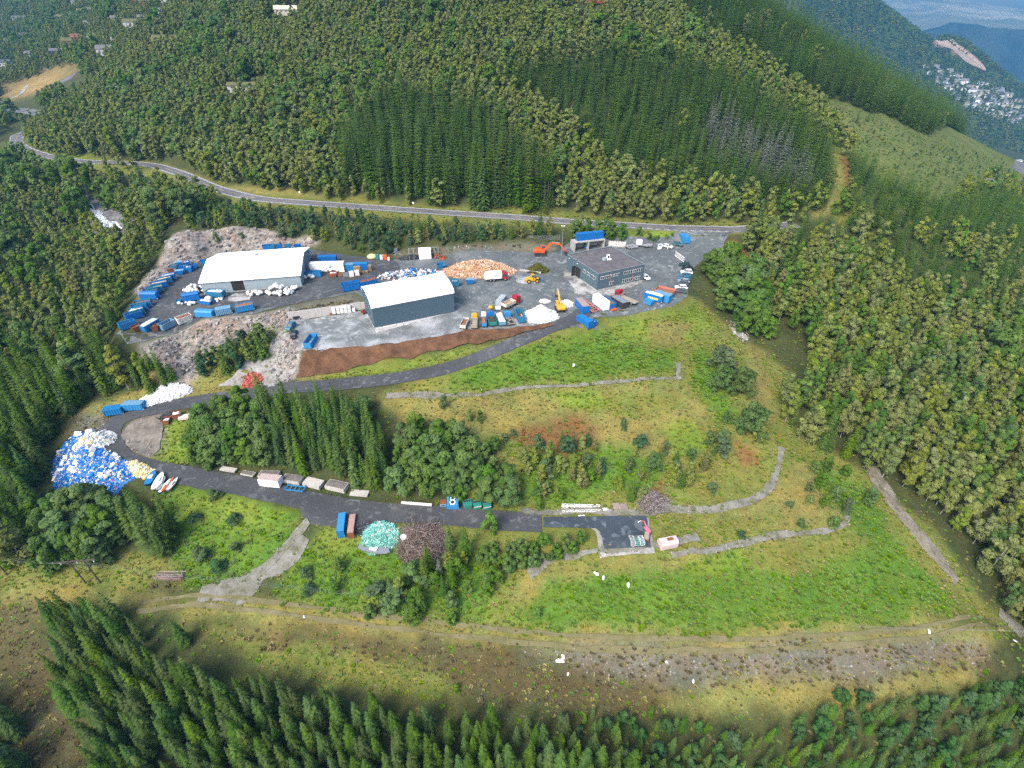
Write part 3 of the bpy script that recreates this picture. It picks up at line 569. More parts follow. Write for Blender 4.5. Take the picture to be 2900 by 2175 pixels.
L_SPRUCE = leaf_mat('spruce_needles', (.040, .080, .015), (.105, .170, .032), .2)
L_SPRUCE2 = leaf_mat('spruce_needles_dark', (.034, .074, .018), (.085, .148, .034), .2)
L_SPRUCE3 = leaf_mat('spruce_needles_deep', (.034, .064, .015), (.082, .126, .028))
L_GREY = leaf_mat('spruce_needles_grey', (.085, .11, .085), (.17, .20, .16))
L_BIRCH = leaf_mat('birch_leaves', (.092, .124, .029), (.178, .215, .056))
L_BIRCH2 = leaf_mat('birch_leaves_dull', (.098, .122, .033), (.182, .206, .062))
L_BIRCH3 = leaf_mat('birch_leaves_yellowing', (.088, .098, .026), (.165, .165, .046))
L_ALDER = leaf_mat('alder_leaves', (.048, .094, .021), (.112, .182, .042))
L_WILLOW = leaf_mat('willow_leaves', (.048, .085, .032), (.11, .155, .062))
L_LIME = leaf_mat('young_leaves', (.060, .125, .020), (.13, .21, .042))
L_YOUNG = leaf_mat('young_thicket_leaves', (.030, .070, .024), (.074, .135, .046)); L_PINE = leaf_mat('pine_needles', (.028, .062, .030), (.07, .125, .055))
B_SPRUCE = paint('spruce_bark', (.11, .085, .065), .9, .4); B_BIRCH = paint('birch_bark', (.42, .40, .37), .8, .7, (.08, .07, .06), scale=2.); B_GREY = paint('alder_bark', (.17, .155, .135), .9, .4)
def quads(name, Q, tint, m):
    """one mesh of loose quads Q (n,4,3) with a tint per quad"""
    Q = np.asarray(Q, float); n = len(Q); me = bpy.data.meshes.new(name)
    me.vertices.add(4 * n); me.vertices.foreach_set('co', Q.reshape(-1)); me.loops.add(4 * n); me.loops.foreach_set('vertex_index', np.arange(4 * n)); me.polygons.add(n)
    me.polygons.foreach_set('loop_start', np.arange(0, 4 * n, 4)); me.update(calc_edges=True); me.validate(); a = me.attributes.new('tint', 'FLOAT', 'FACE'); a.data.foreach_set('value', np.clip(tint, 0, 1)); me.materials.append(m); return me
def spruce_crown(name, m, seed, H=18., Rr=2.7, wh=24, per=9, sub=4, base=.07, droop=.32, sparse=0.):
    q = np.random.RandomState(seed); Q = []; T = []; lean = q.uniform(-.01, .01, 2)
    for w in range(wh):
        f = (w + q.uniform(-.3, .3)) / wh; f = max(0, min(.985, f)); h = H * (base + (1 - base) * f); rr = Rr * (1 - f) ** .82 * (1 - .25 * max(0, .18 - f) / .18) + .12
        for k in range(max(4, int(per * (1 - .45 * f)))):
            if q.rand() < sparse: continue
            a = 2 * math.pi * (k + q.uniform(-.35, .35)) / max(4, int(per * (1 - .45 * f))) + w * 1.3; L = rr * q.uniform(.72, 1.12); hh = h + q.uniform(-.25, .25) * H / wh
            d = np.array([math.cos(a), math.sin(a), 0]); s = np.array([-d[1], d[0], 0]); t0 = q.uniform(0, .75)
            p0 = np.array([lean[0] * hh, lean[1] * hh, hh]); up = .25 * (f - .3)
            def ax(t): return p0 + d * L * t + np.array([0, 0, L * (up * t - droop * t * t + .10 * t ** 4)])
            wd = .16 * L + .10; e1, e2, e3 = ax(.1), ax(.62), ax(1.03)
            Q.append([e1, e2 - s * wd * .55, e3, e2 + s * wd * .55]); T.append(t0 + .15)
            for j in range(sub):
                tt = .28 + .6 * j / max(1, sub - 1) if sub > 1 else .5; b = ax(tt); ln = L * (.42 - .22 * tt) + .12
                for sg in (-1, 1):
                    dirv = d * .75 + s * sg * .75; drop = np.array([0, 0, -ln * q.uniform(.15, .5)]); tip = b + dirv * ln + drop; mid = b + dirv * ln * .5 + drop * .3; wv = (d - dirv * .5) * ln * .3
                    Q.append([b, mid - wv, tip, mid + wv]); T.append(t0 + q.uniform(-.1, .3))
    for k in range(5):
        a = 2 * math.pi * k / 5; d = np.array([math.cos(a), math.sin(a), 0]); t = np.array([lean[0] * H, lean[1] * H, H]); Q.append([t + [0, 0, .25], t + d * .12, t - np.array([0, 0, .9]) + d * .2, t - np.array([0, 0, .5]) - d * .1]); T.append(.7)
    return quads(name, Q, T, m)
def leafy_crown(name, m, seed, H=13., Rr=3., base=.16, blobs=18, per=140, leaf=.40, shape='egg', lump=.42):
    q = np.random.RandomState(seed); Q = []; T = []; c0 = H * base; hh = H - c0
    for b in range(blobs):
        f = (b + q.uniform(0, 1)) / blobs
        if shape == 'egg': r = Rr * (math.sin(math.pi * min(1, f * .92 + .1)) ** .7)
        elif shape == 'col': r = Rr * (1 - f) ** .6 * min(1, f * 5 + .4)
        else: r = Rr * math.sqrt(max(.05, 1 - (f * 1.1 - .2) ** 2))
        a = q.uniform(0, 2 * math.pi); rad = r * math.sqrt(q.uniform(0.08, .8)); br = Rr * lump * q.uniform(.75, 1.25) * (1.15 - .5 * f if shape != 'round' else 1)
        c = np.array([rad * math.cos(a), rad * math.sin(a), c0 + hh * f * .92 + .02 * hh]); t0 = q.uniform(.05, .7)
        for k in range(per):
            d = q.normal(size=3); d /= np.linalg.norm(d)
            if d[2] < -.35: d[2] = -d[2]
            p = c + d * br * q.uniform(.62, 1.08) * np.array([1, 1, .85]); p[2] = max(p[2], c0 * .5)
            nrm = d + q.normal(size=3) * .26 + np.array([0, 0, .35]); nrm /= np.linalg.norm(nrm); u = np.cross(nrm, [q.normal(), q.normal(), q.normal()]); u /= np.linalg.norm(u) + 1e-9; v = np.cross(nrm, u); s = leaf * q.uniform(.55, 1.15); s2 = s * q.uniform(.5, .9)
            Q.append([p - u * s, p - v * s2, p + u * s, p + v * s2]); T.append(t0 + q.uniform(-.12, .2))
    return quads(name, Q, T, m)
def trunk_mesh(name, m, H, r, limbs=0, seed=0, start=.3, spread=.35, fork=0):
    b = MB(); q = random.Random(seed); p = Vector((0, 0, -.6)); n = 4; pts = [p]
    for k in range(1, n + 1): pts.append(Vector((q.uniform(-.02, .02) * H, q.uniform(-.02, .02) * H, H * .93 * k / n)))
    for k in range(n): b.tube(pts[k], pts[k + 1], r * (1 - k / n * .85), r * (1 - (k + 1) / n * .85), 6, cap=False)
    for k in range(limbs):
        f = start + (.85 - start) * k / max(1, limbs); z = H * .93 * f; i = min(n - 1, int(f * n)); base = pts[i].lerp(pts[i + 1], f * n - i); a = k * 2.4 + q.uniform(-.4, .4); L = H * spread * (1.1 - f) * q.uniform(.7, 1.1)
        mid = base + Vector((math.cos(a) * L * .5, math.sin(a) * L * .5, L * .5)); tip = base + Vector((math.cos(a) * L * .95, math.sin(a) * L * .95, L * .85)); b.tube(base, mid, r * (1 - f) * .55 + .02, r * .2 + .015, 5, cap=False); b.tube(mid, tip, r * .2 + .015, .015, 4, cap=False)
    me = bpy.data.meshes.new(name); me.from_pydata(b.v, [], b.f); me.materials.append(m); me.update(); return me
# kinds: list of (crown, trunk, nominal height, nominal radius); hi for individuals, lo for the far mass
HI, LO = {}, {}
def kind(k, hi, lo): HI[k] = hi; LO[k] = lo
def sp(m, s, **kw): return (spruce_crown('crown', m, s, **kw), trunk_mesh('trunk', B_SPRUCE, kw.get('H', 18.), .24, 0, s))
kind('spruce', [sp(L_SPRUCE, 1), sp(L_SPRUCE, 2, Rr=2.4, per=8), sp(L_SPRUCE2, 3, Rr=3.0), sp(L_SPRUCE2, 4, Rr=2.5, wh=20), sp(L_SPRUCE, 5, Rr=3.1, wh=21, droop=.4), sp(L_SPRUCE, 6, Rr=2.8, wh=22, sparse=.2), sp(L_SPRUCE2, 8, Rr=1.9, wh=14, base=.55), sp(L_SPRUCE3, 9, Rr=2.7), sp(L_SPRUCE3, 10, Rr=2.4, wh=21, sparse=.12)],
     [spruce_crown('spruce_far', m, s, Rr=rr, wh=18, per=8, sub=2, base=.12) for m, s, rr in ((L_SPRUCE, 11, 2.6), (L_SPRUCE2, 12, 2.4), (L_SPRUCE2, 13, 2.9), (L_SPRUCE, 14, 2.2))])
kind('greyspruce', [sp(L_GREY, 7, sparse=.3)], [spruce_crown('spruce_grey_far', L_GREY, s, Rr=2.2, wh=16, per=6, sub=1, sparse=.25) for s in (15, 16)])
def bi(m, s, bark=B_BIRCH, **kw): return (leafy_crown('crown', m, s, **kw), trunk_mesh('trunk', bark, kw.get('H', 13.), .13, 6, s, start=.25, spread=.30))
kind('birch', [bi(L_BIRCH, 21), bi(L_BIRCH, 22, Rr=2.6), bi(L_BIRCH2, 23, Rr=3.3), bi(L_BIRCH2, 24, Rr=2.7, shape='col'), bi(L_ALDER, 25, B_GREY), bi(L_BIRCH3, 26, Rr=2.4), bi(L_BIRCH, 27, Rr=3.4, lump=.36, blobs=20, per=75)],
     [leafy_crown('birch_far', m, s, Rr=rr, blobs=12, per=52, leaf=.64, lump=.44, base=.15) for m, s, rr in ((L_BIRCH, 31, 3.), (L_BIRCH2, 32, 2.7), (L_BIRCH, 33, 3.4), (L_BIRCH2, 34, 3.1), (L_ALDER, 35, 3.), (L_BIRCH, 36, 3.3), (L_BIRCH, 37, 2.5), (L_BIRCH2, 38, 2.4))])
kind('alder', [bi(L_ALDER, 41, B_GREY, H=9., Rr=3.2, base=.06, blobs=22, per=75, leaf=.45, shape='round', lump=.38), bi(L_ALDER, 42, B_GREY, H=9., Rr=2.7, base=.05, blobs=18, leaf=.45), bi(L_WILLOW, 43, B_GREY, H=9., Rr=3.3, base=.03, blobs=24, per=75, leaf=.4, shape='round', lump=.34), bi(L_LIME, 44, B_GREY, H=9., Rr=3.2, base=.03, blobs=20, per=75, leaf=.42, shape='round', lump=.36), bi(L_ALDER, 45, B_GREY, H=9., Rr=3., base=.05, blobs=20, leaf=.45, lump=.4), bi(L_YOUNG, 48, B_GREY, H=9., Rr=3., base=.03, blobs=20, per=80, leaf=.5, lump=.38), bi(L_YOUNG, 49, B_GREY, H=9., Rr=2.6, base=.03, blobs=16, per=80, leaf=.5, shape='col')], [leafy_crown('alder_far', L_ALDER, s, H=9., Rr=3., base=.05, blobs=10, per=28, leaf=.8, shape='round', lump=.5) for s in (46, 47)])
kind('sapling', [bi(L_BIRCH, 51, H=5., Rr=1.3, base=.05, blobs=12, per=55, leaf=.3, shape='col', lump=.45), bi(L_PINE, 52, B_SPRUCE, H=5., Rr=1.4, base=.04, blobs=13, per=55, leaf=.28, shape='col', lump=.42), bi(L_WILLOW, 53, B_GREY, H=5., Rr=1.6, base=.02, blobs=12, per=55, leaf=.3, shape='round', lump=.42), bi(L_BIRCH3, 54, H=5., Rr=1.1, base=.08, blobs=10, per=50, leaf=.28, shape='col', lump=.45), (spruce_crown('crown', L_SPRUCE, 55, H=5., Rr=1.35, wh=12, per=7, sub=2), trunk_mesh('trunk', B_SPRUCE, 5., .09)), bi(L_PINE, 56, B_SPRUCE, H=5., Rr=1.8, base=.02, blobs=14, per=55, leaf=.3, shape='round', lump=.4)],
     [leafy_crown('sapling_far', L_PINE, 57, H=5., Rr=1.5, base=.03, blobs=8, per=24, leaf=.5, shape='col', lump=.5), leafy_crown('sapling_far', L_BIRCH, 58, H=5., Rr=1.4, base=.03, blobs=8, per=24, leaf=.5, shape='col', lump=.5), spruce_crown('sapling_far', L_SPRUCE2, 59, H=5., Rr=1.4, wh=10, per=6, sub=1)])
NOM = {'spruce': 18., 'greyspruce': 18., 'birch': 13., 'alder': 9., 'sapling': 5.}
TREES = []     # x, y, kind, height, width factor, area, forced variant
def clear_of(x, y):
    ok = (np.interp(x, [-1e4, 1e4], [1, 1]) > 0)
    i = np.clip(np.searchsorted(GX, x), 0, len(GX) - 1); j = np.clip(np.searchsorted(GY, y), 0, len(GY) - 1)
    return (dh[i, j] > 7.5) & (dl[i, j] > 5.2) & (m_y[i, j] < .02) & (m_p[i, j] < .02) & (m_c[i, j] < .35)
KEEP = []      # polygons and circles kept free of trees
def free(x, y):
    k = clear_of(x, y)
    for pg in KEEP: k &= ~inside(pg, x, y)
    return k
def scatter(pg, spacing, jit=.42, seed=1):
    q = np.random.RandomState(seed); lo, hi = pg.min(0), pg.max(0)
    gx, gy = np.meshgrid(np.arange(lo[0], hi[0], spacing), np.arange(lo[1], hi[1], spacing * .87), indexing='ij'); gx = gx.copy(); gx[:, 1::2] += spacing / 2
    gx = gx + q.uniform(-jit, jit, gx.shape) * spacing; gy = gy + q.uniform(-jit, jit, gy.shape) * spacing
    return gx.ravel(), gy.ravel()
DONE = []
def wood(area, pg, spacing, mixk, h, seed, world=False, edge=0.):
    """fill a wood; mixk: [(kind, share, height factor)]"""
    pg = pg if world else poly('v', pg); gx, gy = scatter(pg, spacing, seed=seed); wx = gx + 4 * fbm(gx, gy, 25, seed + 5, 2); wy = gy + 4 * fbm(gx, gy, 25, seed + 9, 2)
    k = inside(pg, wx, wy) & free(gx, gy)
    for d in DONE: k &= ~inside(d, gx, gy)
    q = random.Random(seed)
    fx, fy, fd = proj(gx, gy, hz(gx, gy) + 5)
    k &= (fx > -260) & (fx < 3160) & (fy > -120) & (fy < 2560)
    cl = fbm(gx, gy, 30, seed + 20, 2)
    for x, y, c in zip(gx[k], gy[k], cl[k]):
        u = min(.999, max(0, q.random() * .55 + (c * .9 + .5) * .45)); a = 0
        for kd, s, hf in mixk:
            a += s
            if u <= a: break
        hh = h * hf * q.uniform(.68, 1.2); TREES.append((x, y, kd, hh, q.uniform(.8, 1.15) * (.86 if area == 'right_birch' else 1), area, None))
    DONE.append(pg)
def one(c, x, y, kd, H, w=1., area=None, var=None):
    p = P(c, x, y); TREES.append((p.x, p.y, kd, H, w, area, var))
for zi in (2, 34, 35, 36, 37, 38, 39, 40, 41, 42, 43, 44): pass
CLEARING = poly('v', [(1725,195),(1860,250),(2000,300),(2190,345),(2190,392),(2110,405),(2010,450),(1900,395),(1830,330),(1800,300)]); KEEP.append(CLEARING)
for pg in ([(0,185),(60,172),(120,150),(165,142),(175,160),(90,195),(50,220),(0,228)], [(1180,25),(1240,22),(1250,45),(1200,50)], [(300,105),(400,85),(420,98),(320,128)], [(655,18),(700,12),(722,30),(680,37)], [(485,185),(560,180),(560,196),(490,202)], [(185,72),(270,78),(270,90),(185,84)], [(10,232),(90,236),(95,250),(10,246)], [(2195,340),(2235,340),(2225,410),(2185,405)], [(2095,380),(2150,395),(2150,420),(2100,420)], [(130,162),(240,175),(180,205),(90,208)]): KEEP.append(poly('v', pg))
CLEAR2 = poly('v', [(1700,185),(1860,240),(2000,292),(2190,340),(2212,400),(2120,428),(2030,448),(1940,402),(1885,342),(1835,288)]); KEEP.append(CLEAR2)
KEEP.append(np.vstack([wline('v', [(1745,485),(1790,462),(1815,420),(1812,360),(1800,318)], 3)[:, :2] + [3.5, 0], (wline('v', [(1745,485),(1790,462),(1815,420),(1812,360),(1800,318)], 3)[:, :2] - [5, 0])[::-1]]))
KEEP.append(poly('v', [(175,430),(235,450),(275,480),(280,520),(262,530),(240,500),(190,470)]))
WASTE = poly('D1', [(390,720),(400,640),(450,560),(560,450),(680,455),(740,480),(750,570),(880,650),(960,680),(1110,740),(1290,800),(1290,880),(1180,890),(1080,800),(960,790),(850,890),(800,900),(700,915),(500,920),(420,840)]); KEEP.append(WASTE)
# cabins listed before the woods so that the woods leave them their clearings: crop, x, y, L, W, H, rise, wall, roof, turn, label
CABIN_ROWS = [('D8',990,50,20,10,4,3,'w','g',.35,'long white house near the top edge among birches'), ('D8',1050,175,15,9,3.5,2.5,'d','s',.3,'black cabin with turf roof above the small grey lane'), ('D8',1125,152,8,6,3,2,'d','g',.3,'tiny black shed beside the turf-roofed black cabin'), ('D8',795,250,18,9,3.5,2.5,'d','s',.35,'wide black cabin with turf roof left of the upper cabins'), ('D8',260,258,22,9,3.5,2.5,'g','g',.4,'long grey cabin below the yellow clearing'),
 ('D8',560,290,11,8,4,3,'w','s',.2,'white gabled cabin with dark trim in the trees'), ('D8',1160,338,16,9,3.5,2.5,'d','g',.3,'black cabin with white windows above the grey lane'), ('D8',1670,335,17,10,4,2.5,'w','s',.2,'white and black cabin with turf roof right of the lane'), ('D8',150,540,16,9,3.5,2.5,'c','s',.4,'cream cabin near the left edge of the hillside'), ('D8',985,520,12,9,4,3,'r','r',.4,'small bright red house on a dry grass knoll'),
 ('D8',865,560,13,9,3.5,3,'r','s',.4,'dull red cabin below the bright red house'), ('D8',60,690,18,10,4,2.5,'g','g',.5,'grey house at the left edge with light roof'), ('D8',380,735,7,7,5,2.5,'w','g',.1,'narrow white cabin in the trees'), ('D8',745,675,18,8,3,2,'d','g',.4,'long low dark cabin above the orange meadow'), ('D8',1340,685,16,10,5,3,'w','g',.3,'big white house on a lawn in the birches'), ('D8',85,830,16,9,4,2.5,'w','d',.1,'white and black house above the orange meadow'),
 ('C1',1060,285,26,11,4,3.5,'d','s',.25,'large black cabin with turf roof and white windows at a driveway'), ('C1',1545,565,26,9,3,1.5,'w','s',.15,'low white cabin alone in the birch slope'), ('D8',1760,25,16,9,4,3,'r','r',.3,'red house near the top edge'), ('D8',1830,65,12,8,3.5,2.5,'r','s',.3,'brown-red cabin under the top red house'), ('D8',2120,20,16,9,5,3,'w','d',.2,'white house with dark roof at the top edge'), ('D8',1975,185,9,7,3.5,2,'w','g',.2,'small white cabin below the green clearing'),
 ('D8',1450,275,8,7,3.5,2,'g','g',.2,'small grey cabin beside the white and black cabin'), ('D8',330,475,16,9,3.5,2.5,'g','d',.3,'grey cabin half hidden in the left birches'), ('D8',1800,270,9,7,3.5,2,'d','g',.2,'small dark cabin near the turf-roofed white cabin'), ('C1',1795,90,20,10,3,2.5,'c','c',.3,'cream cabin with pale roof high on the hillside'), ('C1',1490,15,14,9,4,3,'w','g',.3,'white cabin at the top edge above the pines'), ('C2',1610,12,20,10,4,2.5,'r','g',.0,'red house at the very top of the central hill'),
 ('C3',2210,1,1,1,1,1,'w','g',0,''), ('L7',1640,990,9,6,3,1.8,'r','g',-.25,'dark red cabin with blue-grey roof on the sandy patch by the right edge'), ('L7',1610,1055,7,5,2.6,1.2,'r','d',-.25,'low red shed beside the dark red cabin')]
CABIN_ROWS = [r for r in CABIN_ROWS if r[-1]]
for r in CABIN_ROWS:
    p = P(*r[:3]); d = np.array([p.x, p.y]); dn = d / np.linalg.norm(d); tn = np.array([-dn[1], dn[0]]); w = r[3] * .6 + 2; ext = 26 if p.y > 450 else 20
    KEEP.append(np.array([d - tn * w - dn * ext, d + tn * w - dn * ext, d + tn * w + dn * 9, d - tn * w + dn * 9]))
for pg in ([(22,282),(70,268),(76,300),(62,328),(120,345),(200,358),(330,372),(430,402),(470,425),(440,432),(330,398),(200,386),(110,374),(40,358),(12,330)], [(0,185),(60,172),(120,150),(165,142),(185,160),(110,205),(60,250),(0,260)], [(50,232),(95,240),(92,275),(60,275)], [(0,215),(60,200),(70,215),(0,250)]): KEEP.append(poly('v', pg))
KEEP.append(poly('v', [(380,1000),(470,1008),(560,1012),(640,1022),(720,1042),(800,1058),(900,1078),(1000,1085),(1130,1094),(1165,1130),(900,1120),(600,1085),(380,1040)]))
# nearest woods first, so a stem keeps to the first wood that claims it
wood('bottom', [(95,1325),(180,1330),(300,1375),(400,1450),(520,1510),(700,1545),(900,1575),(1100,1600),(1240,1615),(1420,1700),(1560,1790),(1600,2000),(300,2000),(235,1659),(165,1540),(115,1420)], 2.9, [('spruce', 1, 1)], 12.3, 101)
wood('corner', [(-160,1480),(0,1530),(60,1620),(110,1720),(120,1900),(-200,1900)], 3.8, [('spruce', .8, 1), ('alder', .2, .5)], 14, 102)
wood('young', [(1190,1585),(1330,1560),(1500,1562),(1700,1535),(1900,1510),(2150,1480),(2400,1480),(2400,1950),(1300,1950),(1260,1660)], 2.8, [('spruce', .42, 1.3), ('alder', .4, .95), ('sapling', .14, .9), ('alder', .04, 1.4)], 5.0, 103)
wood('left_spruce', [(-80,830),(120,800),(225,770),(300,815),(300,838),(190,868),(140,925),(100,980),(90,1060),(95,1150),(90,1225),(50,1250),(-100,1230)], 4.0, [('spruce', .74, 1), ('birch', .26, 1.0)], 16.5, 104)
wood('hairpin_alder', [(400,1012),(405,940),(450,892),(560,875),(590,960),(580,1035),(470,1022)], 2.9, [('alder', .85, 1), ('spruce', .15, 1.3)], 8.5, 105)
wood('hairpin_spruce', [(560,1030),(565,892),(640,872),(760,880),(845,960),(850,1058),(770,1056),(660,1040)], 3.2, [('spruce', 1, 1)], 13.5, 106)
wood('hairpin_alder', [(715,880),(790,872),(835,930),(820,960),(770,910)], 3.3, [('alder', 1, 1)], 8.5, 107)
wood('middle_alder', [(838,1066),(842,1010),(862,960),(890,930),(985,945),(1050,985),(1130,1045),(1150,1098),(1000,1098),(900,1082)], 3.0, [('alder', .85, 1), ('spruce', .06, 1.1), ('birch', .09, 1.0)], 8.5, 108)
wood('terrace', [(1140,1010),(1190,955),(1300,965),(1320,1020),(1220,1085),(1150,1085)], 3.6, [('sapling', .5, 1), ('birch', .25, .5), ('alder', .25, .65)], 5.8, 130)
wood('terrace', [(1340,985),(1500,960),(1560,990),(1500,1050),(1380,1060)], 5.2, [('sapling', .6, .9), ('alder', .4, .6)], 5., 131)
wood('lime', [(1030,1185),(1150,1175),(1250,1165),(1250,1205),(1165,1225),(1080,1240),(1040,1290)], 2.3, [('alder', 1, 1)], 4.2, 109)
wood('lower_mixed', [(745,1300),(830,1270),(930,1240),(1000,1190),(1040,1215),(1050,1290),(1000,1340),(860,1340),(800,1325)], 3.6, [('alder', .5, .7), ('spruce', .25, 1.1), ('birch', .25, .75)], 8.5, 110)
wood('pile_alder', [(95,1205),(110,1125),(190,1105),(290,1120),(300,1190),(290,1225),(140,1235)], 3.4, [('alder', 1, 1)], 11, 111)
wood('pile_spruce', [(275,1200),(285,1110),(330,1100),(385,1150),(380,1215),(330,1232)], 3.6, [('spruce', .85, 1), ('alder', .15, .6)], 14, 112)
wood('slope_pine', [(410,805),(430,770),(520,730),(575,715),(600,740),(590,770),(520,790),(450,820)], 3.4, [('sapling', .8, 1.4), ('alder', .2, .75)], 5.0, 113)
wood('slope_spruce', [(250,800),(290,790),(350,800),(385,830),(380,850),(300,850),(265,838)], 3.6, [('spruce', .6, .85), ('birch', .4, .7)], 13, 114)
wood('office', [(1535,660),(1540,600),(1575,572),(1620,590),(1650,660),(1660,730),(1600,722),(1560,690)], 4.2, [('alder', .8, 1), ('birch', .2, .85)], 10.5, 115)
wood('belt', [(395,478),(480,448),(560,455),(700,470),(900,492),(1120,505),(1135,520),(980,525),(880,536),(800,548),(710,528),(600,503),(500,492),(400,498)], 3.5, [('sapling', .72, 1), ('spruce', .1, .5), ('alder', .18, .7)], 6.0, 116)
wood('junction', [(1232,512),(1250,497),(1345,503),(1352,516),(1290,514),(1240,520)], 3.6, [('alder', 1, 1)], 8, 117)
wood('right_spruce', [(1800,505),(1830,470),(1935,428),(2030,455),(2125,433),(2300,398),(2300,560),(2100,540),(1950,522)], 4.2, [('spruce', .9, 1), ('birch', .1, .8)], 15.5, 132)
wood('right_birch', [(1600,545),(1620,515),(1700,560),(1850,600),(2050,660),(2300,770),(2330,1500),(2190,1365),(2110,1210),(1990,1090),(1880,1015),(1740,960),(1690,925),(1700,860),(1745,800),(1710,725),(1660,690),(1640,610)], 4.5, [('spruce', .12, 1), ('birch', .72, 1), ('alder', .16, 1.25)], 13, 118)
wood('right_mixed', [(1620,512),(1720,512),(1800,485),(2000,480),(2100,440),(2300,420),(2300,780),(2050,665),(1850,605),(1700,565)], 4.8, [('spruce', .62, .85), ('birch', .38, .9)], 14.5, 119)
wood('wedge', [(1818,470),(1824,400),(1836,335),(1885,355),(1940,412),(2030,462),(1960,480)], 4.0, [('spruce', .85, .85), ('birch', .15, .8)], 16, 120)
wood('left_mixed', [(-120,335),(60,340),(200,362),(340,372),(390,405),(480,430),(480,455),(395,480),(370,500),(350,530),(288,615),(252,705),(230,760),(120,798),(-120,825)], 4.4, [('birch', .52, .85), ('spruce', .22, .75), ('alder', .26, 1.1)], 11, 121)
wood('grey', [(1490,285),(1570,280),(1720,365),(1765,420),(1660,400),(1530,340)], 4.2, [('greyspruce', .8, 1), ('spruce', .2, 1)], 17, 122)
wood('plantation', [(752,425),(850,440),(1000,452),(1192,463),(1195,410),(1150,345),(1060,275),(960,240),(850,232),(765,280),(740,340)], 4.0, [('spruce', .97, 1), ('birch', .03, .8)], 22, 123)
wood('plantation', [(1080,175),(1300,140),(1560,180),(1700,265),(1800,345),(1795,430),(1775,455),(1640,448),(1560,430),(1450,410),(1330,380),(1260,320),(1180,250),(1100,215)], 4.2, [('spruce', .93, 1), ('birch', .07, .8)], 18, 124)
wood('ridge', np.vstack([poly('v', [(1480,70),(1600,130),(1720,215),(1850,258),(2000,308),(2190,352),(2212,360)]), [(520,560), (330,640), (200,600), (120,480)]]), 4.4, [('spruce', .88, 1), ('birch', .12, .7)], 19, 125, world=True)
wood('roadside', [(1225,472),(1300,476),(1420,485),(1560,488),(1600,480),(1590,455),(1450,425),(1320,400),(1225,410)], 4.6, [('birch', .95, .9), ('spruce', .05, .9)], 13, 126)
wood('hill', np.array([(-330, 330), (-250, 295), (-100, 255), (0, 246), (100, 240), (330, 230), (330, 420), (330, 640), (60, 560), (-140, 640), (-330, 760)]), 4.9, [('birch', .86, 1), ('alder', .11, 1.2), ('spruce', .03, 1)], 13.5, 127, world=True)
wood('hill', np.array([(-1100, 400), (-330, 400), (-330, 330), (-250, 340), (-140, 640), (200, 600), (100, 800), (-400, 1300), (-1300, 1350)]), 6.2, [('birch', .80, .9), ('alder', .15, 1.1), ('spruce', .05, .9)], 12, 128, world=True)
wood('hill', np.array([(-700, 300), (-300, 300), (-250, 200), (-330, 100), (-700, 100)]), 6.5, [('birch', .6, .9), ('alder', .25, 1.1), ('spruce', .15, 1)], 11, 129, world=True)
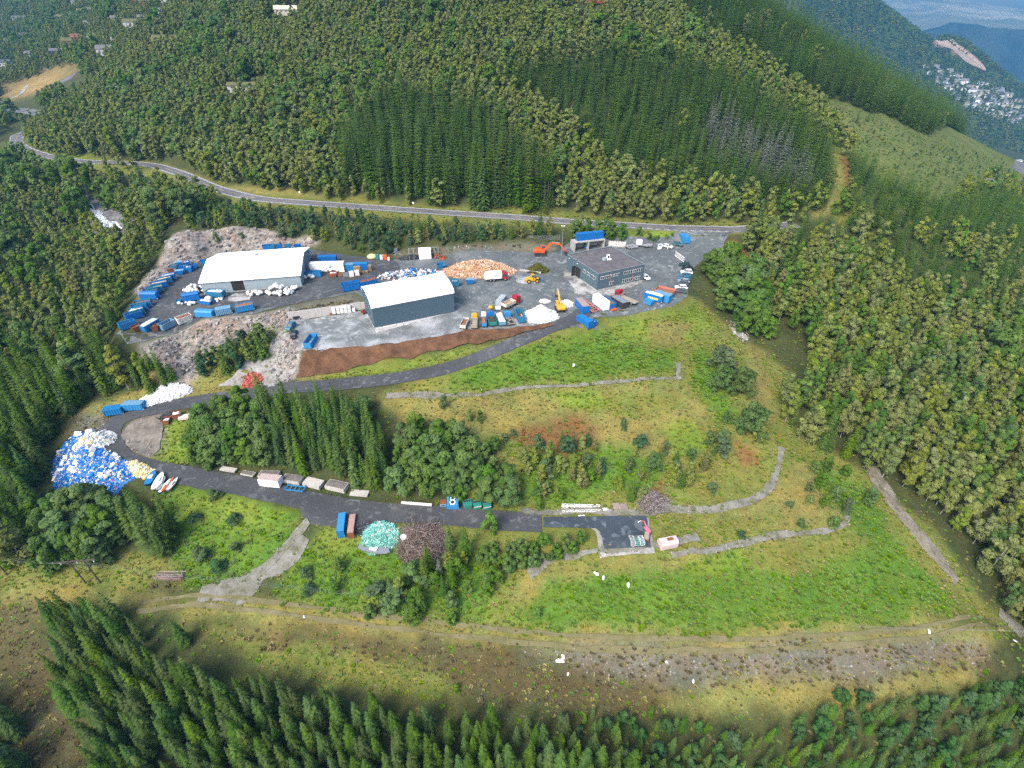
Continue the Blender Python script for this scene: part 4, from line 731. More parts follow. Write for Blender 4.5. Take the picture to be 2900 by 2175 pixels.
# trees that stand alone in the photograph
for c, x, y, kd, H, w, v in [('C3',1315,790,'greyspruce',8,.5,0),('C3',1375,840,'greyspruce',8,.4,0),('C3',1475,890,'greyspruce',7,.4,0),('C3',1640,910,'greyspruce',8,.4,0),('C3',1345,910,'greyspruce',7,.4,0),('v',1243,512,'alder',8,.9,0),('v',1266,514,'alder',9,.9,4),('v',1292,515,'alder',8.5,.9,3),('v',1318,516,'alder',8.5,1.,1),('v',1340,518,'alder',7.5,.9,0),('v',1255,504,'birch',9,.8,0),('v',1304,507,'alder',8,.9,4),('C6',1290,215,'alder',4.5,.9,0),('C6',1385,250,'alder',3,1.1,2),('C6',1425,268,'alder',2.6,1.1,0),('C6',1465,245,'alder',2.,1.3,3),('C6',1540,235,'alder',2,1.4,3),('C6',1590,215,'alder',1.8,1.3,3),('C2',1200,1312,'spruce',23,.8,6),('C2',1232,1302,'spruce',22,.8,6),('C2',1247,1300,'spruce',24,.8,6),('C2',1285,1288,'spruce',22,.8,6),('C2',1305,1282,'spruce',24,.8,6),('C2',1325,1286,'spruce',23,.8,6),('C2',1345,1292,'spruce',22,.8,6),('v',1166,512,'spruce',14,1.1,2),('v',1186,512,'birch',9,1.,5),('v',1150,512,'birch',8,.9,0),('C5',1740,240,'spruce',7,1.3,0),('C5',1640,250,'alder',5,.8,0),('C5',1570,250,'sapling',5.5,1.,3),
 ('v',385,450,'birch',13,1.2,0),('v',405,438,'birch',14,1.2,2),('v',440,442,'birch',13.5,1.25,0),('v',360,470,'birch',12,1.1,0),('C1',1190,1340,'birch',12,1.1,4),('v',1630,512,'spruce',15,1.2,2),('v',1650,520,'birch',11,1.,0),
 ('D4',310,340,'alder',9,1.35,2),('D4',300,450,'alder',8.5,1.1,2),('D4',430,475,'alder',9,1.2,2),('D4',490,720,'alder',10,1.2,2),('D4',540,790,'birch',7,.9,6),('D4',345,650,'alder',4,.8,2),('D4',310,790,'sapling',6,1.2,2),('D4',310,860,'sapling',6,1.2,2),('D4',240,800,'sapling',5,1.1,2),('D4',60,1060,'spruce',7,1.3,1),('D4',100,1020,'birch',7,.9,0),('D4',20,1030,'birch',7,.9,0),('D4',200,940,'sapling',7,1.2,3),('D4',250,1090,'sapling',4,1.3,2),
 ('D3',160,290,'alder',4.5,.75,2),('D3',445,405,'alder',4.6,.6,0),('D3',360,385,'sapling',4,1.2,0),('D3',560,640,'alder',6,.8,0),('D3',780,720,'sapling',6,1.1,0),('D3',860,720,'sapling',6.2,1.,0),('D3',975,720,'birch',8.5,.8,0),('D3',930,860,'sapling',6.5,1.2,3),('D3',1090,790,'sapling',5.5,1.2,0),('D3',1200,760,'sapling',5,1.2,3),('D3',1260,740,'sapling',4.5,1.2,2),('D3',1230,920,'birch',7.5,.9,0),('D3',1300,880,'alder',5,.7,3),
 ('D3',1600,790,'alder',5.5,.7,2),('D3',1520,920,'sapling',5,1.2,0),('D3',1790,770,'alder',6,.95,2),('D3',1560,460,'alder',4,.75,2),('D3',1620,1010,'spruce',8,1.3,1),('D3',1700,1000,'sapling',5,1.,0),('D3',1980,910,'spruce',7,1.25,1),('D3',1940,900,'birch',7,.9,0),('D3',2060,900,'birch',7.5,.9,0),('D3',2180,800,'birch',7,.8,5),('D3',900,980,'alder',5,.9,0),('D3',960,960,'alder',5,.9,4),('D3',1080,1000,'alder',4,.7,4),('D3',900,1080,'alder',4,.8,3),('D3',310,880,'spruce',9,1.3,4),
 ('D3',640,540,'sapling',2.6,1.6,2),('D3',700,510,'sapling',2.2,1.6,2),('D3',1690,590,'sapling',4,1.4,5),('D3',1880,650,'alder',4.5,.8,2),
 ('D4',960,960,'alder',5.5,.8,0),('D4',930,1060,'alder',5.,.9,0),('D4',1010,1140,'alder',5,.9,0),('D4',860,1160,'alder',3,1.,3),('D4',955,1180,'alder',4,.9,0),('D4',1090,1210,'alder',4.5,.9,2),('D4',1010,1310,'alder',4,.9,0),('D4',1080,990,'alder',4.5,.9,4),('D4',1230,1170,'alder',6,.8,0),('D4',890,960,'alder',4,1.,3),('D4',810,1310,'sapling',2.4,1.6,2),('D4',740,1180,'sapling',2,1.8,2),('D4',440,1370,'sapling',1.8,1.8,5),('D4',580,1360,'sapling',1.9,1.6,0),('D4',860,1090,'alder',3.5,.9,0),
 ('D3',210,1400,'spruce',9.5,1.25,1),('D3',330,1470,'spruce',12.5,1.2,1),('D3',40,1590,'spruce',11,1.3,1),('D3',520,1260,'alder',7,.8,3),('D6',900,330,'spruce',11,1.25,1),('D6',985,290,'greyspruce',7,1.,0),('D6',1050,250,'birch',7,.9,5),('D6',330,400,'spruce',7,1.2,5),('D6',570,470,'sapling',7,1.3,0),('D6',600,430,'sapling',7,1.3,2),('D6',690,480,'sapling',7,1.3,2),('D6',360,250,'alder',4,.9,0),('D6',150,300,'sapling',3,1.7,2),('D6',170,390,'sapling',2.6,1.7,5),('D6',1600,540,'alder',3,.9,3),
 ('D5',1420,200,'sapling',3.4,1.7,2),('D5',1530,280,'sapling',3.4,1.6,5),('D5',1380,180,'sapling',3,1.6,2),('D5',1640,140,'sapling',3,1.7,2),('D1',1420,1080,'sapling',2.6,1.8,5),('D1',1700,1100,'sapling',3,1.7,5),('D1',1560,920,'sapling',3,1.8,2),('D1',1450,1350,'sapling',3,1.7,2),('D5',850,650,'spruce',12,1.2,1),('D5',1300,800,'spruce',10,1.1,2),('D6',1090,1010,'alder',2.5,1.,3),
 ('C4',1000,270,'alder',4.5,.8,0),('C4',1230,240,'alder',3,.7,0),('C4',1400,1180,'alder',7.5,1.,0),('C4',1330,1290,'alder',6,.9,0),('C4',510,1470,'spruce',11,1.1,1),('C4',600,1500,'sapling',6,1.2,4),('C4',230,1480,'spruce',12,1.2,2),('C4',120,1400,'birch',10,1.,5),('D6',750,420,'birch',8,.9,2),('C3',500,1560,'spruce',13,1.2,2),('C3',1080,1330,'birch',11,1.2,4),('C3',980,1200,'birch',11,1.2,5),('C3',800,640,'birch',10,1.,0),('C3',1650,640,'birch',9,1.,2),('C3',1720,1100,'spruce',6,1.2,1),('C3',1640,1100,'spruce',5,1.2,0),('C3',1160,770,'spruce',7,1.1,2),('C3',1230,760,'sapling',5,1.3,4)]:
    one(c, x, y, kd, H, w, 'bare' if c == 'C2' else 'snag' if kd == 'greyspruce' and c == 'C3' else 'lone', v)
q = random.Random(5)
gx, gy = scatter(CLEARING, 6.5, seed=44); k = inside(CLEARING, gx, gy)
for x, y in zip(gx[k], gy[k]):
    if q.random() < .8: TREES.append((x, y, 'sapling', q.uniform(.8, 2.1), 1.7, 'clearing', None))
# which stand as individuals: the largest in the picture, kind by kind
AREA_TXT = {'bottom': 'in the dense foreground wood along the bottom edge', 'corner': 'beyond the brown heath strip in the bottom corner', 'young': 'in the young thicket at the bottom, below the stony bank', 'left_spruce': 'in the tall wood beside the blue and white waste heap', 'hairpin_alder': 'in the grove inside the hairpin road',
 'hairpin_spruce': 'in the grove inside the hairpin, above the concrete slab stacks', 'middle_alder': 'in the thicket above the green skips', 'terrace': 'in the scattered scrub on the middle terrace', 'lime': 'in the pale thicket below the fresh asphalt lane', 'lower_mixed': 'in the mixed copse below the brushwood heap', 'pile_alder': 'in the clump just below the blue and white waste heap',
 'pile_spruce': 'in the dark clump beside the row of old boats', 'slope_pine': 'on the stony slope below the white hall', 'slope_spruce': 'at the foot of the stony slope below the container row', 'office': 'beside the row of parked cars', 'belt': 'in the young belt between highway and yard', 'junction': 'behind the concrete shelter by the junction',
 'right_birch': 'in the wide wood on the hillside beside the meadows', 'right_mixed': 'in the mixed wood below the highway junction', 'right_spruce': 'in the dark spruce wood just below the felled clearing', 'wedge': 'in the wedge between grass track and felled clearing', 'left_mixed': 'in the wood between the stream and the highway bend', 'grey': 'in the greyish stand of the upper plantation', 'plantation': 'in the tall plantation above the highway',
 'ridge': 'on the far ridge above the felled clearing', 'roadside': 'at the roadside below the plantation', 'hill': 'on the hillside above the highway', 'bare': 'with long bare stem at the plantation corner by the highway', 'snag': 'left standing in the felled clearing', 'lone': 'standing loose among the meadows and yards', 'clearing': 'in the felled clearing below the ridge'}
KIND_TXT = {'spruce': ('spruce_tree', 'spruce', 'pointed dark green spruce'), 'greyspruce': ('dead_spruce', 'dead spruce', 'grey dying spruce with thin needles'), 'birch': ('birch_tree', 'birch', 'slender pale-stemmed birch'), 'alder': ('alder_tree', 'tree', 'rounded leafy green tree'), 'sapling': ('sapling', 'sapling', 'small bushy young tree')}
tx = np.array([t[0] for t in TREES]); ty = np.array([t[1] for t in TREES]); tz = hz(tx, ty); th = np.array([t[3] for t in TREES])
fx, fy, fd = proj(tx, ty, tz + th * .7); size = th / fd
seen = (fx > 10) & (fx < 2890) & (fy > 10) & (fy < 2165)
single = np.zeros(len(TREES), bool)
for kd, lim in (('spruce', 296), ('greyspruce', 60), ('birch', 296), ('alder', 290), ('sapling', 280)):
    ids = np.array([i for i, t in enumerate(TREES) if t[2] == kd and seen[i]], int); ids = ids[np.argsort(-(size[ids] + 1. * np.array([TREES[i][5] in ('lone', 'bare', 'snag') for i in ids])))][:lim]; single[ids] = True
LONE_N = {}
LONE_TXT = []
mass = {}
for i, (x, y, kd, hh, w, area, v) in enumerate(TREES):
    q = random.Random(i * 7 + 3); s = hh / NOM[kd]; z = float(tz[i])
    if not single[i]: mass.setdefault(kd, []).append((x, y, z, s * w, s, q.uniform(0, 6.28), q.randrange(len(LO[kd])) if fd[i] > 210 else len(LO[kd]) + (q.choice([5, 6]) if area == 'young' and kd == 'alder' else q.choice([0, 1, 4]) if kd == 'alder' else q.choice([7, 8, 7, 8, 2]) if area == 'bottom' else q.randrange(min(6, len(HI[kd])))))); continue
    var = HI[kd]
    if v is None:
        if area in ('bottom', 'corner') and kd == 'spruce': v = q.choice([7, 8, 7, 8, 2, 3, 1])
        elif area == 'young' and kd == 'alder': v = q.choice([5, 5, 6, 6, 1])
        elif area == 'right_birch' and kd == 'birch': v = q.choice([4, 4, 4, 0, 1, 2, 3, 6, 0])
        elif area == 'lime': v = 3
        elif kd == 'alder': v = q.choice([0, 1, 4] if area not in ('young',) else [0, 1, 4, 0, 2])
        else: v = q.randrange(6) if kd != 'birch' else q.choice([0, 1, 2, 3, 4, 6, 0, 1, 2, 3, 4, 6, 5])
    cr, tr = var[v % len(var)]; nm, cat, txt = KIND_TXT[kd]
    o = empty(nm, (x, y, z - .1), q.uniform(0, 6.28), f'{txt} {AREA_TXT[area]}', cat, f'{cat} {AREA_TXT[area]}'); o.scale = (s * w, s * w, s)
    for n_, me in (('trunk', tr), ('crown', cr)):
        c = bpy.data.objects.new(n_, me); col.objects.link(c); c.parent = o
def instancer(name, pts, protos, label, cat):
    """one object: points that carry instances of the prototype meshes"""
    pts = np.array(pts); me = bpy.data.meshes.new(name); me.vertices.add(len(pts)); me.vertices.foreach_set('co', pts[:, :3].ravel())
    for an, c in (('sw', 3), ('sh', 4), ('rz', 5)): a = me.attributes.new(an, 'FLOAT', 'POINT'); a.data.foreach_set('value', pts[:, c])
    a = me.attributes.new('pick', 'INT', 'POINT'); a.data.foreach_set('value', pts[:, 6].astype(np.int32)); o = bpy.data.objects.new(name, me); col.objects.link(o)
    g = bpy.data.node_groups.new(name, 'GeometryNodeTree'); g.interface.new_socket('Geometry', in_out='INPUT', socket_type='NodeSocketGeometry'); g.interface.new_socket('Geometry', in_out='OUTPUT', socket_type='NodeSocketGeometry')
    N = g.nodes.new; gi, go = N('NodeGroupInput'), N('NodeGroupOutput'); m2p = N('GeometryNodeMeshToPoints'); iop = N('GeometryNodeInstanceOnPoints'); g2i = N('GeometryNodeJoinGeometry')
    g.links.new(gi.outputs[0], m2p.inputs['Mesh']); g.links.new(m2p.outputs[0], iop.inputs['Points']); iop.inputs['Pick Instance'].default_value = True
    for pm in protos[::-1]:
        po = bpy.data.objects.new(pm.name, pm); oi = N('GeometryNodeObjectInfo'); oi.inputs['Object'].default_value = po; oi.inputs['As Instance'].default_value = True; g.links.new(oi.outputs['Geometry'], g2i.inputs[0])
    g.links.new(g2i.outputs[0], iop.inputs['Instance'])
    def attr(an, t='FLOAT'):
        a = N('GeometryNodeInputNamedAttribute'); a.data_type = t; a.inputs['Name'].default_value = an; return a.outputs[0]
    g.links.new(attr('pick', 'INT'), iop.inputs['Instance Index'])
    cx = N('ShaderNodeCombineXYZ'); g.links.new(attr('rz'), cx.inputs[2]); g.links.new(cx.outputs[0], iop.inputs['Rotation'])
    cs = N('ShaderNodeCombineXYZ'); w = attr('sw'); g.links.new(w, cs.inputs[0]); g.links.new(w, cs.inputs[1]); g.links.new(attr('sh'), cs.inputs[2]); g.links.new(cs.outputs[0], iop.inputs['Scale'])
    g.links.new(iop.outputs[0], go.inputs[0]); md = o.modifiers.new('forest', 'NODES'); md.node_group = g
    return tag(o, label, cat, kind='stuff')
MASS_TXT = {'spruce': ('spruce_forest', 'forest of pointed dark spruces covering the hillside beyond the nearest trees', 'forest'), 'greyspruce': ('dead_forest', 'grey stand of dying spruces in the upper plantation', 'forest'), 'birch': ('birch_forest', 'olive green birch forest covering the hillside above the highway', 'forest'), 'alder': ('leafy_forest', 'mass of rounded green broadleaf trees filling the woods', 'forest'), 'sapling': ('undergrowth', 'mass of low young trees in the belt and the clearing', 'undergrowth')}
for kd, pts in mass.items(): instancer(MASS_TXT[kd][0], pts, LO[kd] + [h_[0] for h_ in HI[kd]], MASS_TXT[kd][1], MASS_TXT[kd][2])
# ------------------------------------------------------------------ low plants: bracken, grass tufts, scrub
def tuft(name, m, seed, n=16, r=.55, h=.36):
    q = np.random.RandomState(seed); Q = []; T = []
    for k in range(n):
        a = q.uniform(0, 6.28); d = np.array([math.cos(a), math.sin(a), 0]); s = np.array([-d[1], d[0], 0]); L = r * q.uniform(.5, 1.1); b = d * L * .1; mid = d * L * .55 + [0, 0, h * q.uniform(.6, 1.1)]; tip = d * L * 1.05 + [0, 0, h * q.uniform(.2, .8)]; w = r * q.uniform(.2, .42)
        Q.append([b, mid - s * w, tip, mid + s * w]); T.append(q.uniform(0, 1))
    return quads(name, Q, T, m)
COVC = {'green': ((.062,.118,.015),(.115,.195,.027)), 'lime': ((.105,.150,.018),(.165,.21,.03)), 'olive': ((.105,.115,.026),(.165,.175,.04)), 'dry': ((.145,.128,.043),(.235,.205,.078)), 'rust': ((.11,.055,.018),(.19,.105,.035)), 'heath': ((.070,.058,.030),(.13,.11,.055))}
COVM = {k: leaf_mat('cover_' + k, a, b, .2, .2) for k, (a, b) in COVC.items()}
PROT = [tuft('tuft', COVM[k], 200 + i) for i, k in enumerate(['green', 'lime', 'olive', 'dry', 'rust', 'heath'])] + [tuft('tuft', COVM['green'], 210, 26, .75, .5), tuft('tuft', COVM['heath'], 211, 20, .6, .5)]
CI = {GREEN: [6, 6, 0, 0, 1, 6, 0, 2], LIME: [1, 1, 2, 0], OLIVE: [2, 2, 3, 0, 1], DRY: [3, 3, 2, 2, 5], RUST: [4, 4, 4, 0, 2], HEATH: [5, 5, 3, 7, 2, 0], FLOOR: [0, 2, 5], BANK: [5, 7, 3, 7, 2]}
pts = []; q = random.Random(77)
for y0, y1, x0, x1, st in ((34, 175, -150, 190, .95), (175, 250, -220, 190, 2.2), (250, 420, -60, 380, 3.0)):
    gx, gy = scatter(np.array([(x0, y0), (x1, y1)]), st, seed=int(y0)); ii = np.clip(np.searchsorted(GX, gx), 0, n0 - 1); jj = np.clip(np.searchsorted(GY, gy), 0, n1 - 1)
    k = (dh[ii, jj] > 5) & (dl[ii, jj] > 4) & (m_y[ii, jj] < .03) & (m_p[ii, jj] < .05) & (ZID[ii, jj] != -1)
    fx, fy, fd = proj(gx, gy, hz(gx, gy)); k &= (fx > -40) & (fx < 2940) & (fy > -10) & (fy < 2215); k &= ~inside(BARKP, gx, gy); k &= ~inside(WASTE, gx, gy)
    zz = hz(gx, gy); den = fbm(gx, gy, 8, 90, 2)
    for x, y, z, a, b, dn in zip(gx[k], gy[k], zz[k], ii[k], jj[k], den[k]):
        zi = ZID[a, b]; c = ZONES[zi - 1][0] if zi > 0 else FLOOR
        if zi == -2 and q.random() < .62: continue
        if c in (GRAVEL, DIRT, BARKC): continue
        if zi == 0 and (y > 250 or q.random() < .5): continue
        dens = {GREEN: 1., LIME: .8, OLIVE: .75, DRY: .6, RUST: .8, HEATH: .75, BANK: .7}.get(c, .4) * (st / 1.15) ** .5
        if q.random() > dens * (1 + .6 * dn): continue
        s = q.uniform(.4, 1.25) * (1 if c != DRY else .75) * (1.3 if st > 2 else 1); pts.append((x, y, z - .05, s, s * q.uniform(.6, 1.2), q.uniform(0, 6.28), q.choice(CI.get(c, [0]))))
PATHS = [o for o in col.objects if o.name.startswith(('gravel_path', 'pad_shoulder', 'side_yard', 'spoil', 'rubble', 'road', 'waste_apron'))]
from mathutils.bvhtree import BVHTree
bv = []
for o in PATHS:
    me = o.data; bv.append(BVHTree.FromPolygons([v.co.copy() for v in me.vertices], [tuple(p.vertices) for p in me.polygons]))
def on_sheet(x, y, z): return any(b.ray_cast(Vector((x, y, z + 20)), Vector((0, 0, -1)), 40)[0] is not None for b in bv)
pts = [p for p in pts if not on_sheet(p[0], p[1], p[2]) or q.random() < .24]
BO = []
for s_ in range(4):
    k_ = MB().blob((0, 0, .2), (.8, .62, .5), 300 + s_, 6, 4, .34); me = bpy.data.meshes.new('boulder'); me.from_pydata(k_.v, [], k_.f); me.materials.append(paint(['rock_grey', 'rock_pink', 'rock_pale', 'rock_dark'][s_], [(.27, .25, .235), (.27, .22, .19), (.36, .35, .33), (.13, .12, .11)][s_], .9, .6)); BO.append(me)
rp = []
for pg, n_, sz in ((poly('L1', [(930,770),(1010,650),(1150,570),(1350,540),(1480,600),(1500,790),(1420,950),(1280,1050),(1120,1000),(1000,930)]), 330, (.15, .7)), (poly('v', [(150,900),(230,870),(250,905),(215,940),(150,940)]), 120, (.15, .6)), (CLIFF, 900, (.4, 1.9)), (RUBBLE, 1500, (.25, 1.1)), (poly('v', [(850,545),(976,530),(1145,525),(1200,528),(1205,543),(964,553),(860,560)]), 220, (.2, .7)), (poly('v', [(1080,1395),(1500,1402),(2120,1378),(2130,1430),(1900,1465),(1400,1480),(1250,1450)]), 800, (.12, .45)), (poly('D4', [(340,20),(420,20),(490,110),(520,150),(440,150),(380,90)]), 120, (.2, .8)), (poly('C4', [(1650,1130),(1720,1250),(1690,1400),(1480,1400),(1450,1300),(1560,1200)]), 160, (.2, .8))):
    lo, hi = pg.min(0), pg.max(0); c_ = 0
    while c_ < n_:
        x, y = q.uniform(lo[0], hi[0]), q.uniform(lo[1], hi[1])
        if inside(pg, np.array([x]), np.array([y]))[0]:
            s = q.uniform(sz[0] ** .4, sz[1] ** .4) ** 2.5 * .9; rp.append((x, y, float(hz(x, y)) - .1 * s, s, s * q.uniform(.6, 1.2), q.uniform(0, 6.28), q.choice([0, 0, 1, 2, 3, 0])))
        c_ += 1
for o in PATHS:
    if o.name.startswith(('gravel_path', 'dirt_track', 'track')):
        for v_ in o.data.vertices:
            if q.random() < .55: s = q.uniform(.1, .3); x, y = v_.co.x + q.gauss(0, .35), v_.co.y + q.gauss(0, .35); rp.append((x, y, float(hz(x, y)) + .1, s, s, q.uniform(0, 6.28), q.choice([0, 2, 3])))
            if v_.index % 3 != 1 and q.random() < .5: s = q.uniform(.35, .8); x, y = v_.co.x + q.gauss(0, .3), v_.co.y + q.gauss(0, .3); pts.append((x, y, float(hz(x, y)) + .08, s, s, q.uniform(0, 6.28), q.choice([2, 3, 0, 1])))
instancer('loose_rocks', rp, BO, 'loose boulders and rubble strewn over the rock wall and stony slopes', 'rocks')
instancer('ground_cover', pts, PROT, 'low bracken, grass tufts and scrub covering the meadows', 'ground cover')
# ------------------------------------------------------------------ far valley side, mountain, haze
def loft(name, rows, m, nu=90, nv=26, amp=6., wl=120., seed=0):
    """rows: list of (Y list or scalar, [(v px x, y)...]) joined front to back"""
    W = []
    for Y, px in rows:
        pts = np.array([at_y('v', x, y, (Y if np.isscalar(Y) else Y[i])) for i, (x, y) in enumerate(px)]); t = np.linspace(0, 1, len(pts)); u = np.linspace(0, 1, nu); W.append(np.column_stack([np.interp(u, t, pts[:, k]) for k in range(3)]))
    W = np.array(W); tv = np.linspace(0, 1, len(W)); v = np.linspace(0, 1, nv)
    G = np.empty((nv, nu, 3))
    for k in range(3):
        for j in range(nu): G[:, j, k] = np.interp(v, tv, W[:, j, k])
    G[..., 2] += amp * fbm(G[..., 0], G[..., 1], wl, seed, 4)
    vs = G.reshape(-1, 3); fs = [(a * nu + b, a * nu + b + 1, (a + 1) * nu + b + 1, (a + 1) * nu + b) for a in range(nv - 1) for b in range(nu - 1)]
    o = mesh_obj(name, vs, fs, m, smooth=True); tag(o, kind='structure'); return o, G
def hill_mat(c1, c2, c3, s):
    def b(n, out):
        v = n.pos(); a = n.noise(v, s, 8, .7); g = n.noise(v, s * 9, 5, .8); c = n.mix(n.ramp(n.mix(.5, a, g), [(.35, 0.), (.65, 1.)]), c1, c2); c = n.mix(n.ramp(n.noise(v, s * .5, 5, .6), [(.52, 0.), (.62, .8)]), c, c3); n.bsdf(out, c, .95, 0, g, 1., 6., .05)
    return b
CREST = [(1640,-260),(1700,-200),(1780,-120),(1840,-40),(1881,0),(1919,27),(1963,60),(1999,82),(2040,83),(2064,89),(2088,108),(2125,135),(2161,164),(2212,200),(2300,262),(2420,345)]
BASE = [(1560,60),(1620,80),(1690,110),(1750,130),(1800,165),(1850,190),(1900,220),(1950,245),(2000,270),(2040,290),(2080,310),(2125,330),(2165,350),(2212,375),(2300,420),(2420,480)]
hill, HG = loft('hill', [(1500, [(x, y + 60) for x, y in BASE]), (1700, BASE), (2350, CREST), (2600, [(x + 10, y + 5) for x, y in CREST]), (3200, [(x, y + 170) for x, y in CREST])], mat('far_hill', hill_mat((.020, .040, .018), (.055, .075, .030), (.085, .085, .04), .006)), 120, 40, 14, 160, 3)
loft('mountain', [(4300, [(1700,420),(1900,420),(2050,430),(2212,440),(2500,460)]), (4600, [(1700,330),(1900,330),(2050,340),(2212,350),(2500,360)]), ([5600,5600,5500,5400,5400,5400], [(1700,110),(1850,85),(1960,78),(2050,50),(2137,60),(2600,80)])], mat('far_mountain_painted_shade', hill_mat((.003, .012, .016), (.012, .028, .030), (.04, .05, .045), .0016)), 130, 50, 90, 700, 8)  # forest and rock front; cloud shade is put into its dark base colour
loft('mountain', [([5590,5590,5490,5390,5390,5390], [(1700,110),(1850,85),(1960,78),(2050,50),(2137,60),(2600,80)]), (7400, [(1700,40),(1850,30),(1960,28),(2050,24),(2137,34),(2600,50)]), (9200, [(1700,-50),(1850,-30),(1960,-14),(2050,0),(2137,10),(2600,40)]), (9600, [(1700,100),(1850,100),(1960,100),(2050,100),(2137,100),(2600,100)])], mat('far_mountain_sunlit_fell', hill_mat((.07, .09, .07), (.20, .19, .14), (.34, .30, .24), .0012)), 130, 40, 60, 800, 12)  # pale bare fell behind the front, its sunlit look put into the colour
hz_o = MB().box(-1700, 11500, -420, 9900, -1300, 1450).build('haze', None); tag(hz_o, kind='stuff')
def hzm(n, out):
    p = n.n('ShaderNodeVolumePrincipled'); p.inputs['Color'].default_value = (.13, .40, .70, 1); p.inputs['Density'].default_value = .00014; p.inputs['Anisotropy'].default_value = .2; n.l(p.outputs[0], out.inputs['Volume'])
hz_o.data.materials.append(mat('haze', hzm)); hz_o.display_type = 'WIRE'
q = random.Random(9); HGf = HG[2:26].reshape(-1, 3); pts = []
hx = HG[..., :].copy()
for _ in range(9000):
    a = q.uniform(4, 27); b = q.uniform(0, 118); i, j = int(a), int(b); u, v = a - i, b - j
    p = (HG[i, j] * (1 - u) + HG[i + 1, j] * u) * (1 - v) + (HG[i, j + 1] * (1 - u) + HG[i + 1, j + 1] * u) * v
    X, Y, d = proj(p[0], p[1], p[2])
    if -20 < Y < 520 and 2100 < X < 2960:
        lx, ly = (X - 2500) * 5.53, (Y - 100) * 5.53
        if 760 < lx < 1600 and ly > 60 and abs(ly - (60 + (lx - 700) * .62)) < 70: continue
        pts.append((p[0], p[1], p[2] - .5, q.uniform(1.3, 2.4), q.uniform(1., 1.7), q.uniform(0, 6), q.randrange(4)))
instancer('hillside_forest', pts, [leafy_crown('hill_tree', m, 60 + i, blobs=5, per=12, leaf=2., lump=.6, base=.05) for i, m in enumerate((L_BIRCH, L_ALDER, L_PINE))] + [spruce_crown('hill_tree', L_SPRUCE2, 66, Rr=2.8, wh=9, per=6, sub=1)], 'dark forest on the far valley side above the town', 'forest')
def ray_mesh(G):
    vs = [Vector(p) for p in G.reshape(-1, 3)]; nv, nu = G.shape[:2]; fs = [(a * nu + b, a * nu + b + 1, (a + 1) * nu + b + 1, (a + 1) * nu + b) for a in range(nv - 1) for b in range(nu - 1)]; return BVHTree.FromPolygons(vs, fs)
hbv = ray_mesh(HG)
def PH(c, x, y):
    h = hbv.ray_cast(Vector((0, 0, CAMZ)), Vector(raydir(*full(c, x, y))).normalized()); return h[0]
# sand quarry scar on the crest, a shallow slab of bare ground
scar = [(770,110),(860,130),(960,110),(1010,90),(1060,110),(1130,190),(1240,240),(1300,300),(1400,380),(1500,480),(1555,560),(1545,590),(1460,550),(1330,500),(1230,440),(1110,330),(1030,250),(900,215),(830,180)]
sp_ = [PH('L6', *p) for p in scar]; sp_ = [p for p in sp_ if p]
if len(sp_) > 5:
    qv = [p + Vector((0, -14, 8)) for p in sp_]; tag(mesh_obj('quarry', qv + [p + Vector((0, 4, -6)) for p in sp_], [tuple(range(len(qv)))] + [(i, (i + 1) % len(qv), len(qv) + (i + 1) % len(qv), len(qv) + i) for i in range(len(qv))], mat('quarry_sand', hill_mat((.40, .30, .22), (.27, .20, .17), (.34, .27, .24), .012))), kind='structure')
H_WALLS = [paint('house_white', (.72, .72, .70), .7, .2), paint('house_cream', (.6, .55, .42), .7, .2), paint('house_grey', (.35, .36, .38), .7, .2)]
H_ROOF = [paint('roof_dark', (.06, .06, .065), .7, .3), paint('roof_red', (.22, .08, .05), .8, .3), paint('roof_grey', (.22, .22, .23), .7, .3)]
def gable(L, W, H, rise, over=.4):
    b = MB().box(-L / 2, L / 2, -W / 2, W / 2, -1.5, H); b.add([(-L/2, -W/2, H), (-L/2, W/2, H), (-L/2, 0, H + rise), (L/2, -W/2, H), (L/2, W/2, H), (L/2, 0, H + rise)], [(0, 1, 2), (5, 4, 3)])
    r = MB(); s = rise / (W / 2)
    for sg in (-1, 1): r.add([(-L/2-over, 0, H+rise+.05), (L/2+over, 0, H+rise+.05), (L/2+over, sg*(W/2+over), H-over*s+.05), (-L/2-over, sg*(W/2+over), H-over*s+.05), (-L/2-over, 0, H+rise+.3), (L/2+over, 0, H+rise+.3), (L/2+over, sg*(W/2+over), H-over*s+.3), (-L/2-over, sg*(W/2+over), H-over*s+.3)], [(0,1,2,3),(7,6,5,4),(0,4,5,1),(1,5,6,2),(2,6,7,3),(3,7,4,0)])
    return b, r
town = [gable(15, 10, 7, 4), gable(22, 11, 8, 4), gable(12, 9, 6, 3.5)]; TM = []
for i, (b, r) in enumerate(town):
    for w in range(3):
        k = MB(); k.add(b.v, b.f, 0); k.add(r.v, r.f, 1); me = bpy.data.meshes.new('house'); me.from_pydata(k.v, [], k.f); me.materials.append(H_WALLS[w]); me.materials.append(H_ROOF[0 if (i + w) % 3 == 0 else 2]); me.polygons.foreach_set('material_index', k.mi); TM.append(me)
TPG = np.array([(640,500),(720,480),(870,540),(1150,640),(1350,780),(1560,740),(1660,770),(1800,870),(2000,960),(2212,1080),(2212,1420),(2050,1400),(1700,1310),(1500,1200),(1290,1170),(1100,1010),(1010,900),(900,780),(760,650)], float)
q = random.Random(12); n = 0
